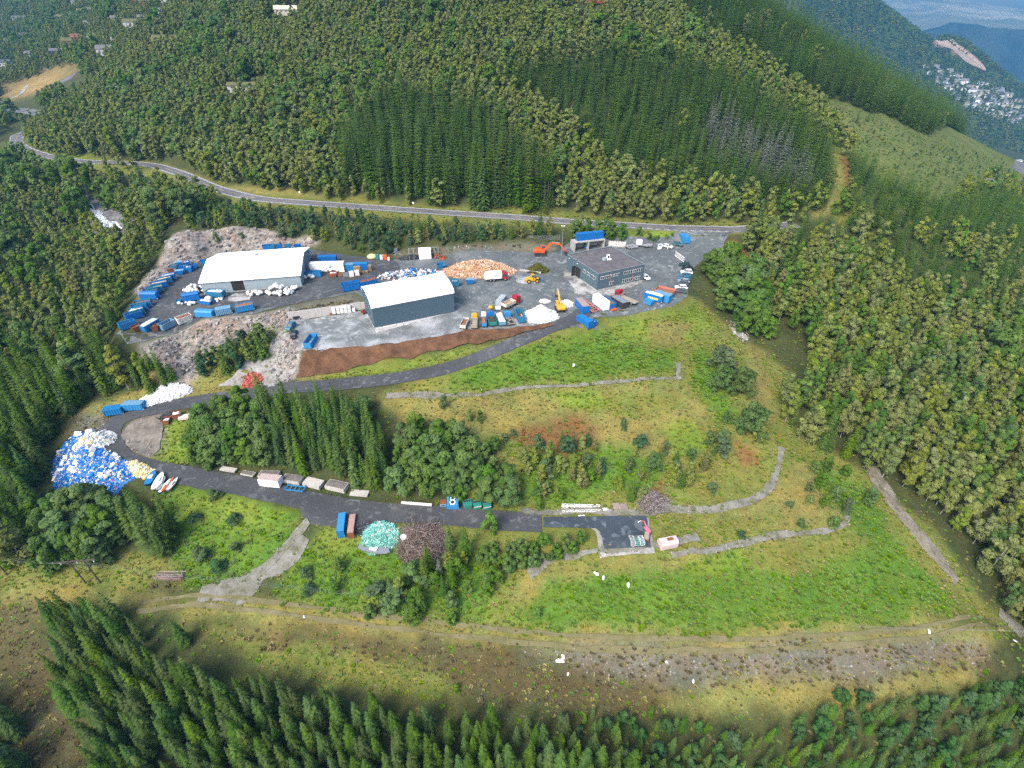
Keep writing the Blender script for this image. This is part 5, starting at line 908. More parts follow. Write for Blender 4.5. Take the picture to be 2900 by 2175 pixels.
while n < 190:
    x, y = q.uniform(620, 2212), q.uniform(480, 1420)
    if not inside(TPG, np.array([x]), np.array([y]))[0]: continue
    p = PH('L6', x, y)
    n += 1
    if p is None: continue
    o = bpy.data.objects.new('house', TM[q.choice([0, 0, 3, 6, 1, 4, 7, 2, 5, 8])]); col.objects.link(o); o.location = p + Vector((0, 0, 1.2)); o.rotation_euler = (0, 0, q.uniform(-.5, .5)); s = q.uniform(.8, 1.25); o.scale = (s, s, s); tag(o, 'small pale house of the hazy town on the far valley side', 'house', 'houses of the far town')
# ------------------------------------------------------------------ cabins and small houses on the hillside
M_GLASS = mat('window_glass', lambda n, out: n.bsdf(out, (.03, .045, .055), .12, 0, spec=.6)); M_SOD = paint('sod_roof', (.13, .125, .05), .95, .6, (.07, .08, .03)); M_DARKW = paint('dark_timber', (.035, .032, .03), .85, .3)
M_RED = paint('red_timber', (.22, .045, .035), .8, .3); M_WHITE2 = paint('white_boards', (.49, .49, .48), .7, .3); M_ROOFG = paint('slate_roof', (.14, .14, .145), .8, .4)
def cabin(c, x, y, L, W, H, rise, mw, mr, rz, label, chim=False, nwin=3):
    L, W, H = L * .85, W * .85, H * .85
    p = P(c, x, y); o = empty('cabin', (p.x, p.y, p.z + .6), rz, label, 'cabin', 'cabins scattered on the hillside'); b, r = gable(L, W, H, rise); b.build('wall', mw, o); rf = r.build('roof', mr, o)
    if chim: MB().box(-.5, .5, .2, 1., H + rise * .6, H + rise + .9).build('chimney', M_ROOFG, rf)
    for k in range(nwin):
        xx = -L / 2 + L * (k + .7) / (nwin + .4); f = MB().box(xx - .65, xx + .65, -W / 2 - .06, -W / 2 + .02, .9, 2.1).build('window', M_WHITE2, o); MB().box(xx - .5, xx + .5, -W / 2 - .09, -W / 2 - .06, 1.02, 1.98).build('pane', M_GLASS, f)
    return o
CM = {'w': M_WHITE2, 'd': M_DARKW, 'g': H_WALLS[2], 'c': H_WALLS[1], 'r': M_RED}; CR = {'g': M_ROOFG, 's': M_SOD, 'r': H_ROOF[1], 'd': H_ROOF[0], 'c': H_WALLS[1]}
for i, (c, x, y, L, W, H, rise, mw, mr, rz, lb) in enumerate(CABIN_ROWS): cabin(c, x, y, L, W, H, rise, CM[mw], CR[mr], rz, lb, i % 3 == 0, 2 if L < 10 else 3 if L < 18 else 5)
# ------------------------------------------------------------------ yard: shared paints and builders
B1 = paint('blue_paint', (.005, .15, .48), .45, .45, (.04, .10, .2)); B2 = paint('mid_blue_paint', (.010, .19, .46), .45, .45, (.06, .13, .22)); B3 = paint('teal_blue_paint', (.02, .20, .36), .5, .5, (.09, .12, .14)); B4 = paint('pale_blue_paint', (.14, .32, .48), .5, .5, (.2, .2, .2)); BSKY = paint('sky_blue_paint', (.03, .25, .55), .5, .3)
TEAL = paint('teal_paint', (.02, .24, .20), .5, .5); RUSTM = paint('rusty_steel', (.24, .075, .03), .85, .7, (.10, .05, .03)); RUSTL = paint('rust_and_dirt', (.27, .12, .06), .9, .7, (.12, .08, .05)); CREAM = paint('cream_fill', (.55, .47, .33), .85, .6, (.25, .18, .11)); WHITE = paint('white_paint', (.78, .78, .76), .5, .25, (.35, .33, .3)); WHITED = paint('weathered_white', (.58, .57, .54), .7, .8, (.22, .15, .11), scale=1.2)
GREY = paint('grey_paint', (.22, .25, .28), .6, .4); PALEG = paint('pale_grey_paint', (.36, .42, .46), .6, .4); DARK = paint('dark_steel', (.025, .026, .028), .7, .5, (.09, .08, .07)); RUBBER = paint('rubber', (.018, .018, .018), .9, .4, (.07, .065, .06)); STEEL = paint('galvanised', (.42, .44, .46), .45, .4, (.25, .25, .25), .4); CONCR = paint('concrete', (.44, .43, .41), .9, .6, (.22, .21, .19)); REDM = paint('red_paint', (.36, .012, .03), .4, .25); ORANGE = paint('orange_paint', (.68, .105, .015), .45, .3); YELLOW = paint('yellow_paint', (.70, .37, .02), .45, .35); SALMON = paint('salmon_paint', (.62, .18, .13), .6, .5); BEIGE = paint('beige_dirt', (.36, .31, .25), .9, .6, (.16, .13, .1)); WOODM = paint('raw_wood', (.50, .31, .13), .85, .5, (.22, .14, .07)); PINKW = paint('pale_pink_paint', (.62, .48, .47), .6, .4, (.4, .28, .25)); TRASHW = paint('white_plastic', (.62, .62, .61), .6, .35, (.36, .35, .33), scale=1.5)
def frame_of(c, x1, y1, x2, y2, W, lift=.2):
    a, b = P(c, x1, y1), P(c, x2, y2); d = (b - a); d.z = 0; L = d.length; d.normalize(); n = Vector((-d.y, d.x, 0))
    if n.y < 0 and abs(n.y) > .15 or (abs(n.y) <= .15 and n.x * a.x < 0): pass
    ctr = (a + b) / 2 + n * (W / 2); z = float(np.mean(hz(np.array([a.x, b.x, ctr.x]), np.array([a.y, b.y, ctr.y])))) + lift
    return Vector((ctr.x, ctr.y, z)), math.atan2(d.y, d.x), L
def lumps(L, W, z, seed, m, b, step=.55, amp=.35, dome=.3):
    """uneven load filling a box"""
    nx, ny = max(3, int(L / step)), max(3, int(W / step)); q = random.Random(seed); vs = []
    for i in range(nx + 1):
        for j in range(ny + 1):
            u, v = i / nx, j / ny; e = min(1, 6 * min(u, 1 - u, v, 1 - v)); vs.append(((u - .5) * L, (v - .5) * W, z + e * (dome + q.uniform(-amp, amp))))
    b.add(vs, [(i * (ny + 1) + j, (i + 1) * (ny + 1) + j, (i + 1) * (ny + 1) + j + 1, i * (ny + 1) + j + 1) for i in range(nx) for j in range(ny)], m)
def trough(b, L, W, H, z0=.25, t=.09, slope=0.):
    """open box; slope leans both ends outward"""
    o = [(-L/2+slope, -W/2, z0), (L/2-slope, -W/2, z0), (L/2-slope, W/2, z0), (-L/2+slope, W/2, z0), (-L/2, -W/2, H), (L/2, -W/2, H), (L/2, W/2, H), (-L/2, W/2, H)]
    i = [(-L/2+slope+t, -W/2+t, z0+t), (L/2-slope-t, -W/2+t, z0+t), (L/2-slope-t, W/2-t, z0+t), (-L/2+slope+t, W/2-t, z0+t), (-L/2+t, -W/2+t, H), (L/2-t, -W/2+t, H), (L/2-t, W/2-t, H), (-L/2+t, W/2-t, H)]
    return b.add(o + i, [(0,3,2,1), (0,1,5,4), (1,2,6,5), (2,3,7,6), (3,0,4,7), (8,9,10,11), (8,12,13,9), (9,13,14,10), (10,14,15,11), (11,15,12,8), (4,5,13,12), (5,6,14,13), (6,7,15,14), (7,4,12,15)])
def oriented(c, x1, y1, x2, y2, W, name, label, cat, group=None, lift=.2, minL=None):
    loc, rz, L = frame_of(c, x1, y1, x2, y2, W, lift); return empty(name, loc, rz, label, cat, group), L
def rolloff(c, x1, y1, x2, y2, body, load, label, W=2.45, H=2.3, fill=.55, ribs=6, top=None, rim=None, group='roll-off containers', seed=0, turned=False, heap=0.):
    o, L = oriented(c, x1, y1, x2, y2, W, 'waste_container', label, 'container', group)
    if turned: o.rotation_euler[2] += math.pi / 2; L, W = W, L
    b = MB()
    if top is None: trough(b, L, W, H)
    elif top == 'hood': b.prism([(-W/2, .25), (W/2, .25), (W/2, H - .45), (W/2 - .5, H), (-W/2 + .5, H), (-W/2, H - .45)], -L / 2, L / 2)
    else: b.box(-L / 2, L / 2, -W / 2, W / 2, .25, H)
    for k in range(ribs):
        x = -L / 2 + L * (k + .5) / ribs
        for sg in (-1, 1): b.box(x - .07, x + .07, sg * W / 2 - (.09 if sg < 0 else 0), sg * W / 2 + (.09 if sg > 0 else 0), .3, (H if top != 'hood' else H - .45) - .12)
    for sg in (-1, 1): b.box(-L / 2, L / 2, sg * W / 2 - (.08 if sg < 0 else 0), sg * W / 2 + (.08 if sg > 0 else 0), (H if top != 'hood' else H - .45) - .12, (H if top != 'hood' else H - .45) - .0)
    bo = b.build('body', body, o)
    MB().box(L / 2 + .003, L / 2 + .08, -W / 2 + .1, W / 2 - .1, .35, H - .15).box(L / 2 + .08, L / 2 + .13, -.06, .06, .4, H - .2).box(-L / 2 - .05, -L / 2 - .003, -W / 2 + .1, W / 2 - .1, .35, H - .3).build('door', body, o)
    s = MB(); [s.box(-L / 2 + .1, L / 2 - .1, sg * .55 - .07, sg * .55 + .07, .0, .25) for sg in (-1, 1)]; s.tube((L/2 - .4, -.75, .12), (L/2 - .4, .75, .12), .12).build('skid', DARK, o)
    for sg in (-1, 1): MB().box(L/2 - .02, L/2 + .14, sg * (W/2 - .2) - .12, sg * (W/2 - .2) + .12, .3, .55).build('corner_plate', WHITE, o)
    if load is not None and top is None: k = MB(); lumps(L - .22, W - .22, H * fill, seed + int(x1), None, k, dome=.15 + heap, amp=.18 + heap * .4); k.build('load', load, o)
    if top not in (None, 'hood'): k = MB().box(-L / 2 + .02, L / 2 - .02, -W / 2 + .02, W / 2 - .02, H + .003, H + .06); [k.box(-L/2 + L * (j + .5) / 8 - .06, -L/2 + L * (j + .5) / 8 + .06, -W/2 + .05, W/2 - .05, H + .06, H + .1) for j in range(8)]; k.build('roof', top, o)
    return o
def skip(c, x1, y1, x2, y2, body, load, label, W=1.9, H=1.6, slope=.55, fill=.6, group='steel skips', heap=0., lid=None):
    o, L = oriented(c, x1, y1, x2, y2, W, 'skip', label, 'skip', group); b = trough(MB(), L, W, H, .08, .07, min(slope, L * .22))
    for sg in (-1, 1): b.box(-L / 2, L / 2, sg * W / 2 - (.06 if sg < 0 else 0), sg * W / 2 + (.06 if sg > 0 else 0), H - .14, H - .01)
    b.build('body', body, o)
    for sg in (-1, 1):
        for xx in (-.25, .25): MB().tube((xx * L, sg * W / 2, H * .7), (xx * L, sg * (W / 2 + .16), H * .7), .06, n=6).build('lifting_lug', DARK, o)
    if load is not None: k = MB(); lumps(L * .86, W - .2, H * fill, int(x1 + y1), None, k, .4, .15 + heap * .4, .1 + heap); k.build('load', load, o)
    if lid is not None: MB().box(-L / 2, L / 2, -W / 2, W / 2, H + .003, H + .09).build('lid', lid, o)
    return o
def boxcon(c, x1, y1, x2, y2, body, label, W=2.44, H=2.6, roof=None, turned=False, corr=True, group=None, lift=.2, doorm=None, zoff=0., name='shipping_container'):
    """closed freight container: corrugated body, roof, two doors with rods, corner posts"""
    o, L = oriented(c, x1, y1, x2, y2, W, name, label, 'container', group, lift)
    o.location.z += zoff
    if turned: o.rotation_euler[2] += math.pi / 2; L, W = W, L
    b = MB(); b.box(-L / 2 + .06, L / 2 - .06, -W / 2 + .06, W / 2 - .06, .1, H - .08)
    if corr:
        n = int(L / .55)
        for k in range(n):
            x = -L / 2 + .25 + (L - .5) * (k + .5) / n
            for sg in (-1, 1): b.box(x - .12, x + .12, sg * (W / 2 - .06) - (.05 if sg < 0 else 0), sg * (W / 2 - .06) + (.05 if sg > 0 else 0), .25, H - .2)
    for sx in (-1, 1):
        for sy in (-1, 1): b.box(sx * L / 2 - (.16 if sx > 0 else 0), sx * L / 2 + (.16 if sx < 0 else 0), sy * W / 2 - (.16 if sy > 0 else 0), sy * W / 2 + (.16 if sy < 0 else 0), 0, H - .02)
    for sy in (-1, 1):
        for z in (.02, H - .17): b.box(-L / 2 + .16, L / 2 - .16, sy * W / 2 - (.1 if sy > 0 else 0), sy * W / 2 + (.1 if sy < 0 else 0), z, z + .15)
    b.build('body', body, o)
    r = MB().box(-L / 2 + .05, L / 2 - .05, -W / 2 + .05, W / 2 - .05, H - .06, H); n = int(L / .6)
    for k in range(n): x = -L / 2 + .3 + (L - .6) * (k + .5) / n; r.box(x - .12, x + .12, -W / 2 + .2, W / 2 - .2, H, H + .04)
    r.build('roof', roof or body, o)
    for sy in (-1, 1):
        d = MB().box(L / 2 - .02, L / 2 + .04, min(.02 * sy, sy * (W / 2 - .17)), max(.02 * sy, sy * (W / 2 - .17)), .2, H - .2).build('door', doorm or body, o)
        k = MB(); [k.tube((L / 2 + .07, sy * W * f, .25), (L / 2 + .07, sy * W * f, H - .25), .03, n=5) for f in (.14, .34)]; k.build('lock_rod', STEEL, d)
    return o
def wheel(o, x, y, r, w, hub=STEEL, name='wheel'):
    t = MB().tube((x, y - w / 2, r), (x, y + w / 2, r), r, n=14).build(name, RUBBER, o); MB().tube((x, y - w / 2 - .02, r), (x, y + w / 2 + .02, r), r * .55, n=10).build('rim', hub, t); return t
# ------------------------------------------------------------------ the halls and the office
def hall_frame(c1, c2, W, lift=.1):
    a, b = P(*c1), P(*c2); d = b - a; d.z = 0; L = d.length; d.normalize(); n = Vector((-d.y, d.x, 0)); ctr = (a + b) / 2 + n * W / 2; return ctr, math.atan2(d.y, d.x), L, min(a.z, b.z) + lift
HALLW = mat('hall_cladding', lambda n, out: n.bsdf(out, n.mix(n.ramp(n.noise(n.obj(), .5, 5), [(.35, 0.), (.7, .25)]), (.20, .25, .275), (.15, .185, .205)), .55, 0, None)); HALLD = paint('dark_cladding', (.068, .115, .155), .5, .2, (.09, .12, .14), scale=.3)
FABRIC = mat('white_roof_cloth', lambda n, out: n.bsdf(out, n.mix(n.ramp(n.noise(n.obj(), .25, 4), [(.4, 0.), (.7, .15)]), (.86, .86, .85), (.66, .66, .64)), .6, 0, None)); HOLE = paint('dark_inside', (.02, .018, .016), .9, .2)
a = P('K2', 215, 1062); ctr, rz, L, z = hall_frame(('K2', 215, 1062), ('K3', 268, 897), 29)
o = empty('storage_hall', (ctr.x, ctr.y, z), rz, 'wide low storage hall with white gable roof and pale grey walls', 'hall'); W, H, RISE = 29., 4.5, 3.0; dx = -L * .144; dw = 2.1
b = MB(); b.box(-L/2, dx - dw, -W/2, -W/2 + .25, -.5, H).box(dx + dw, L/2, -W/2, -W/2 + .25, -.5, H).box(dx - dw, dx + dw, -W/2, -W/2 + .25, 4.05, H).box(-L/2, L/2, W/2 - .25, W/2, -.5, H)
dx0 = dx
for sx in (-1, 1): b.prism([(-W/2 + .25, -.5), (W/2 - .25, -.5), (W/2 - .25, H), (0, H + RISE - .1), (-W/2 + .25, H)], sx * L / 2 - (.25 if sx > 0 else 0), sx * L / 2 + (.25 if sx < 0 else 0))
b.build('wall', HALLW, o)
# door lies on the left third of the front
r = MB(); r.prism([(-W/2 - .5, H - .1), (0, H + RISE), (W/2 + .5, H - .1), (W/2 + .5, H + .15), (0, H + RISE + .28), (-W/2 - .5, H + .15)], -L/2 - .5, L/2 + .5); rf = r.build('roof', FABRIC, o)
MB().box(-.5, .5, .8, 1.6, H + RISE - .3, H + RISE + .7).build('vent', GREY, rf)
MB().box(dx - dw, dx + dw, -W/2 + .1, -W/2 + .3, -.4, 4.05).build('door', HOLE, o); MB().box(-L/2 - .04, L/2 + .04, -W/2 - .05, -W/2 - .003, -.6, .35).build('plinth', CONCR, o)
ctr, rz, L, z = hall_frame(('C5', 520, 1078), ('C5', 1226, 897), 15.5)
z = float(hz(P('C5', 520, 1078).x, P('C5', 520, 1078).y)) + .2
o = empty('arched_hall', (ctr.x, ctr.y, z), rz, 'tall hall with arched white cloth roof over dark blue-grey walls', 'hall'); W, H = 15.5, 8.6
prof = [(-W/2 - .2, H)] + [(W / 2 * math.sin(t) * 1.02, H + 2.9 * math.cos(t) ** .9 if abs(t) < 1.5 else H) for t in np.linspace(-1.35, 1.35, 11)] + [(W/2 + .2, H)]
b = MB(); b.box(-L/2, L/2, -W/2, -W/2 + .2, 1.5, H).box(-L/2, L/2, W/2 - .2, W/2, .7, H)
for sx in (-1, 1): b.prism([(-W/2 + .2, .7), (W/2 - .2, .7)] + [(y * .97, zz - .1) for y, zz in prof[1:-1][::-1]], sx * L / 2 - (.2 if sx > 0 else 0), sx * L / 2 + (.2 if sx < 0 else 0))
b.build('wall', HALLD, o); r = MB(); r.prism(prof + [(y * .985, zz - .22) for y, zz in prof[::-1]], -L/2 - .25, L/2 + .25); r.build('roof', FABRIC, o)
q = random.Random(3); k = MB(); k.box(-L/2 + .05, L/2 - .05, -W/2 + .06, W/2 - .06, -2, 1.5)
for i in range(12): x = -L/2 + L * i / 12; k.box(x + .03, x + L / 12 - .03, -W/2 - .35, -W/2 + .04, -1.6, (1.4, 1.25, 1.3, .9, .5, .3, .25, .6, .7, .3, .25, .2)[i])
k.build('plinth', paint('pale_plinth', (.56, .54, .52), .9, .5, (.2, .19, .17)), o)
# office
F_, R_, L_ = P('C6', 915, 716), P('C6', 1326, 616), P('C6', 705, 506)
d = (R_ - F_); d.z = 0; L = d.length; d.normalize(); n = Vector((-d.y, d.x, 0)); W = (L_ - F_).dot(n); ctr = (F_ + R_) / 2 + n * W / 2; H = 7.0
OFFW = paint('office_cladding', (.085, .135, .165), .5, .25, (.11, .15, .17), scale=.3); OROOF = mat('felt_roof', lambda n, out: n.bsdf(out, n.mix(n.ramp(n.noise(n.obj(), .4, 6), [(.35, 0.), (.68, 1.)]), (.062, .056, .060), (.098, .091, .093)), .9, 0, None))
o = empty('office_building', (ctr.x, ctr.y, min(F_.z, R_.z)), math.atan2(d.y, d.x), 'two-storey grey office building with flat dark roof and window bands', 'building')
b = MB().box(-L/2, L/2, -W/2, W/2, .75, H - .4); b.box(-L/2, L/2, -W/2, -W/2 + .25, H - .4, H).box(-L/2, L/2, W/2 - .25, W/2, H - .4, H).box(-L/2, -L/2 + .25, -W/2 + .25, W/2 - .25, H - .4, H).box(L/2 - .25, L/2, -W/2 + .25, W/2 - .25, H - .4, H)
for k in range(9): zz = 1.2 + k * .62; b.box(-L/2 - .02, L/2 + .02, -W/2 - .025, -W/2, zz, zz + .06).box(-L/2 - .025, -L/2, -W/2, W/2, zz, zz + .06)
b.build('wall', OFFW, o); rf = MB().box(-L/2 + .25, L/2 - .25, -W/2 + .25, W/2 - .25, H - .4 + .003, H - .3).build('roof', OROOF, o)
k = MB(); k.box(-L/2 - .08, L/2 + .08, -W/2 - .08, -W/2 + .3, H + .003, H + .08).box(-L/2 - .08, L/2 + .08, W/2 - .3, W/2 + .08, H + .003, H + .08).box(-L/2 - .08, -L/2 + .3, -W/2 + .3, W/2 - .3, H + .003, H + .08).box(L/2 - .3, L/2 + .08, -W/2 + .3, W/2 - .3, H + .003, H + .08); k.build('parapet_cap', GREY, o)
MB().box(-L/2 - .06, L/2 + .06, -W/2 - .06, W/2 + .06, -1.5, .75).build('plinth', CONCR, o)
MB().box(-1.2, .1, -.6, .5, H - .3, H + .7).build('roof_unit', PALEG, rf); MB().box(.7, 1.9, -.1, .5, H - .3, H + 1.5).box(.5, 2.2, -.9, -.1, H - .3, H + .1).build('roof_unit', WHITE, rf); MB().box(.95, 1.6, -.14, -.1, H + .2, H + 1.2).build('roof_hatch', DARK, rf)
def win(face, x0, x1, z0, z1, panes):
    f = MB(); g = MB()
    def bx(m, a0, a1, d0, d1, c0, c1):
        if face == 'f': m.box(a0, a1, -W/2 - d1, -W/2 - d0, c0, c1)
        else: m.box(-L/2 - d1, -L/2 - d0, a0, a1, c0, c1)
    bx(f, x0, x1, .026, .07, z0, z1); fo = f.build('window', WHITE, o); wdt = (x1 - x0) / panes
    for i in range(panes): bx(g, x0 + i * wdt + .09, x0 + (i + 1) * wdt - .05, .072, .09, z0 + .1, z1 - .08)
    g.build('pane', M_GLASS, fo)
fx_ = lambda u: -L/2 + L * u
win('f', fx_(.055), fx_(.265), 4.55, 5.75, 5); win('f', fx_(.28), fx_(.45), 4.75, 5.7, 5); win('f', fx_(.545), fx_(.73), 4.6, 5.8, 4); win('f', fx_(.74), fx_(.95), 4.6, 5.8, 5); win('f', fx_(.255), fx_(.35), 1.7, 3.0, 2); win('f', fx_(.54), fx_(.75), 1.3, 2.7, 5); win('f', fx_(.76), fx_(.94), 1.4, 2.7, 5)
fy_ = lambda u: W/2 - W * u
for u0, u1 in ((.54, .62), (.66, .76), (.80, .93)): win('s', fy_(u1), fy_(u0), 4.1, 5.3, 2)
MB().box(-L/2 - .06, -L/2 - .026, fy_(.46), fy_(.31), .3, 4.6).build('door', HOLE, o); MB().box(-L/2 - 1.6, -L/2 - .026, fy_(.30), fy_(.285), .3, 4.6).build('door', DARK, o)
for u in (.08, .36): MB().box(-L/2 - .35, -L/2 - .026, fy_(u) - .15, fy_(u) + .15, 5.9, 6.1).build('wall_lamp', WHITE, o)
for u in (.27, .755): MB().box(fx_(u) - .05, fx_(u) + .05, -W/2 - .12, -W/2 - .026, .8, H - .5).build('downpipe', SALMON, o)
# ------------------------------------------------------------------ roll-off row along the rock wall
C = rolloff
C('K1',130,1638,455,1520,B2,CREAM,'mid-blue open container with cream floor, lowest of the row by the rock wall')
C('K1',250,1432,590,1332,B1,CREAM,'deep blue open container with sandy load, second from the bottom of the row')
C('K1',315,1345,622,1262,B3,TRASHW,'teal container heaped with white lumps in the row along the rock wall',heap=.25,fill=.75)
C('K1',352,1262,676,1168,B2,CREAM,'bright blue container with pale strip inside, between white-heaped and rust-filled ones')
C('K1',412,1186,752,1104,B3,RUSTL,'teal-blue container full of brown scrap below the hooded blue one',fill=.75)
C('K1',512,968,862,968,B1,None,'closed hooded deep blue container in the row along the rock wall',top='hood',H=2.7,ribs=0)
C('K1',585,895,905,868,B3,RUSTM,'teal container with orange rusty load just above the hooded blue one',fill=.7)
C('K1',672,866,1012,788,B3,CREAM,'light teal container with wooden load, upper half of the row',fill=.75)
C('K1',762,770,1098,694,B1,CREAM,'dark blue container with mixed pale load, upper half of the row',fill=.8)
C('K1',892,672,1192,604,B3,CREAM,'teal container with orange-brown load near the top of the row',fill=.8)
C('K1',985,596,1262,544,B1,PALEG,'dark blue container with grey cover at the top of the row',fill=.9)
S = skip
S('K1',1090,430,1240,420,RUSTM,RUSTL,'rusty skip squeezed behind the top of the container row'); S('K1',1240,448,1422,436,B1,B4,'blue skip with pale lid nearest the bend of the hardstanding',lid=B4); S('K1',1128,335,1292,325,B3,RUSTL,'teal skip with brown load against the rock wall',heap=.2); S('K1',1430,388,1592,382,B1,TRASHW,'tall blue skip heaped white in the middle of the skip cluster',H=2.1,slope=.2,heap=.3); S('K1',1300,352,1430,340,B1,CREAM,'small blue skip with cream load between two taller blue skips'); S('K1',1590,325,1715,308,B1,CREAM,'blue skip with sandy load closest to the white-roofed hall'); S('K1',1245,272,1392,262,B1,B4,'blue skip with grey-blue top at the back of the skip cluster',lid=B4); S('K1',1412,265,1570,250,B1,TRASHW,'dark blue skip heaped with pale bags at the back of the cluster',heap=.3); S('K1',1752,225,1912,215,B1,None,'lone blue skip beside the hall gable')
for i, x in enumerate((1440, 1560, 1720, 1910, 2110)): S('K2', x, 168, x + 150, 160 - 4 * i, B1 if i % 2 == 0 else B3, RUSTL if i in (1, 2) else None, ['blue skip first behind the long white roof','teal skip with rusty load second behind the white roof','blue skip with rusty load peeking over the white roof','teal skip fourth behind the white roof','blue skip behind the white roof beside its far gable'][i], H=2.4)
# the row on the yard's edge
S('K1',370,1660,560,1580,RUSTM,RUSTL,'small rusty skip on the yard edge beside a grey heap',heap=.2); C('K1',640,1665,935,1480,B2,TRASHW,'blue container with white-covered top standing askew on the yard edge',fill=.95,H=2.2); S('K1',742,1640,922,1615,RUSTM,RUSTL,'rusty bin with mixed scrap between the blue and pale containers',heap=.35,H=1.9); C('K1',1012,1640,1262,1490,B4,GREY,'pale blue open container with grey inside on the yard edge',fill=.5); C('K1',1335,1525,1612,1375,WHITED,RUSTM,'white container filled with orange-brown material on the yard edge',fill=.85); C('K1',1680,1378,2006,1318,BSKY,None,'closed bright blue hooded container on the yard edge',top='hood',ribs=0,H=2.4)
C('K2',480,1540,805,1478,B4,B4,'light blue ribbed container with pale roof, middle of the yard edge',top=B4,ribs=9); C('K2',890,1480,1270,1396,BSKY,RUSTL,'blue ribbed container filled level with brown soil on the yard edge',ribs=10,fill=.92)
C('K1',1412,1028,1752,965,B1,None,'big closed blue hooded container in front of the hall corner',top='hood',ribs=0,H=2.9); C('K2',268,1125,602,1162,B3,TRASHW,'teal ribbed container heaped with white lumps against the hall wall',heap=.3,fill=.8,ribs=9)
S('K2',90,1262,362,1318,B1,TRASHW,'blue skip overflowing with big white sacks in front of the hall',heap=.6,H=1.4); S('K1',1252,1048,1372,1035,B2,RUSTL,'little blue bin at the left of the closed blue container',H=1.1,slope=.1,W=1.3)
C('K3',1118,1032,1492,966,B1,CREAM,'deep blue open container with cream inside beside the arched hall',fill=.6,H=2.9); C('K3',1500,962,1860,880,B1,RUSTM,'blue container with rusty red load partly hidden by the arched hall',fill=.95,H=2.6)
boxcon('K3',440,618,1150,600,WHITE,'long white trailer box standing beside the gable of the low hall',H=3.6,corr=False,W=2.6,name='trailer_box'); boxcon('K3',600,420,985,408,B1,'blue container hidden behind the long white trailer box',H=2.6)
S('K3',340,716,672,708,B2,RUSTL,'blue skip with red tarpaulin scrap by the hall gable',H=2.2,slope=.25,heap=.1); boxcon('K3',400,610,665,600,GREY,'grey shed container between blue skip and white trailer',H=2.9,corr=False)
boxcon('K3',1008,585,1345,580,B2,'blue container with pale roof behind the pallets',roof=B4); boxcon('K3',1350,572,1642,565,B1,'darker blue container beside the tall pallet stacks',roof=B2)
S('K3',812,712,1002,708,RUSTM,TRASHW,'rusty skip with weeds and white scrap on top, in the pallet corner',heap=.3)
S('K3',1012,700,1112,696,RUSTL,RUSTL,'small brown bin left of the white tanks',H=1.3,slope=.05,W=1.2); S('K3',1122,706,1242,700,GREY,RUSTL,'small grey bin left of the white tanks',H=1.4,slope=.05,W=1.2,heap=.2)
# intermediate bulk tanks, big bags, sacks: one mesh each, copied
def ibc(c, x, y, label, group=None, z=0., s=1.0):
    p = P(c, x, y); o = empty('bulk_tank', (p.x, p.y, p.z + .2 + z), .3, label, 'tank', group); MB().box(-.5*s, .5*s, -.5*s, .5*s, .15, 1.1*s).build('tank', TRASHW, o, bevel=.06); MB().box(-.55*s, .55*s, -.55*s, .55*s, 0, .14).build('pallet', WOODM, o); return o
for i, (x, y) in enumerate([(1305, 690), (1420, 668)]): ibc('K3', x, y, 'big white tank below the pallet stacks, ' + ('nearer the grey bin' if i == 0 else 'nearer the road'), s=1.7)
SM = [MB().blob((0, 0, .45), (.6, .55, .5), s, 8, 6, .18).build('x', TRASHW, None, True) for s in (1, 2, 3)]
SME = [s.data for s in SM]
for s in SM: bpy.data.objects.remove(s)
def sack(p, sc_, label, group, rr, squash=1.):
    o = bpy.data.objects.new('sack', rr.choice(SME)); col.objects.link(o); o.location = p; o.rotation_euler = (rr.uniform(-.3, .3), rr.uniform(-.3, .3), rr.uniform(0, 6)); o.scale = (sc_, sc_, sc_ * squash); tag(o, label, 'sack', group)
def sack_heap(c, x, y, rx, ry, h, n, label, group, seed, sz=1.):
    rr = random.Random(seed); p0 = P(c, x, y)
    for _ in range(n):
        a = rr.uniform(0, 6.28); r = math.sqrt(rr.random()); px, py = p0.x + r * rx * math.cos(a), p0.y + r * ry * math.sin(a); sack(Vector((px, py, float(hz(px, py)) + .15 + h * max(0, 1 - r) * rr.uniform(.75, 1.))), sz * rr.uniform(.75, 1.25), label, group, rr)
sack_heap('K1',1640,790,3.6,3.0,2.6,46,'big white sack heaped at the left corner of the low hall','sacks heaped at the hall corner',1); sack_heap('K2',1790,1050,4.8,2.4,4.0,80,'off-white sack in the big heap against the hall front','sacks heaped against the hall front',2,1.05); sack_heap('K2',1270,1070,3.2,1.5,.9,16,'white bale between hall door and big sack heap','bales beside the hall door',3,1.1); sack_heap('K2',2110,980,1.7,1.2,1.2,10,'off-white sack by the right end of the hall front','sacks by the end of the hall front',13,1.1); sack_heap('K3',420,720,2.2,.8,1.1,12,'white sack in front of the blue gable skip','sacks before the gable skip',4); sack_heap('K3',830,600,3.6,1.2,3.0,34,'white bale stacked before the long trailer box','bales before the trailer box',5,1.1); sack_heap('K2',330,1210,1.4,1.,1.9,8,'white sack spilling from the overfull blue skip','sacks on the overfull skip',6,1.1)
sack_heap('K1',1500,1060,4.5,.8,.3,9,'grey-white flat bag lying before the closed blue container','flat bags before the closed container',7,1.); sack_heap('K2',490,1215,2.2,1.1,.5,7,'white scrap piece beside the overfull skip','scrap beside the overfull skip',8,.9)
K = MB().box(-.6, .6, -.5, .5, 0, .16)
PM_ = MB(); [PM_.box(-.6, .6, -.5 + k * .22, -.38 + k * .22, .12, .15) for k in range(5)]; [PM_.box(-.6 + k * .55, -.5 + k * .55, -.5, .5, 0, .12) for k in range(3)]
PO = PM_.build('pallet', WOODM); PME = PO.data; bpy.data.objects.remove(PO)
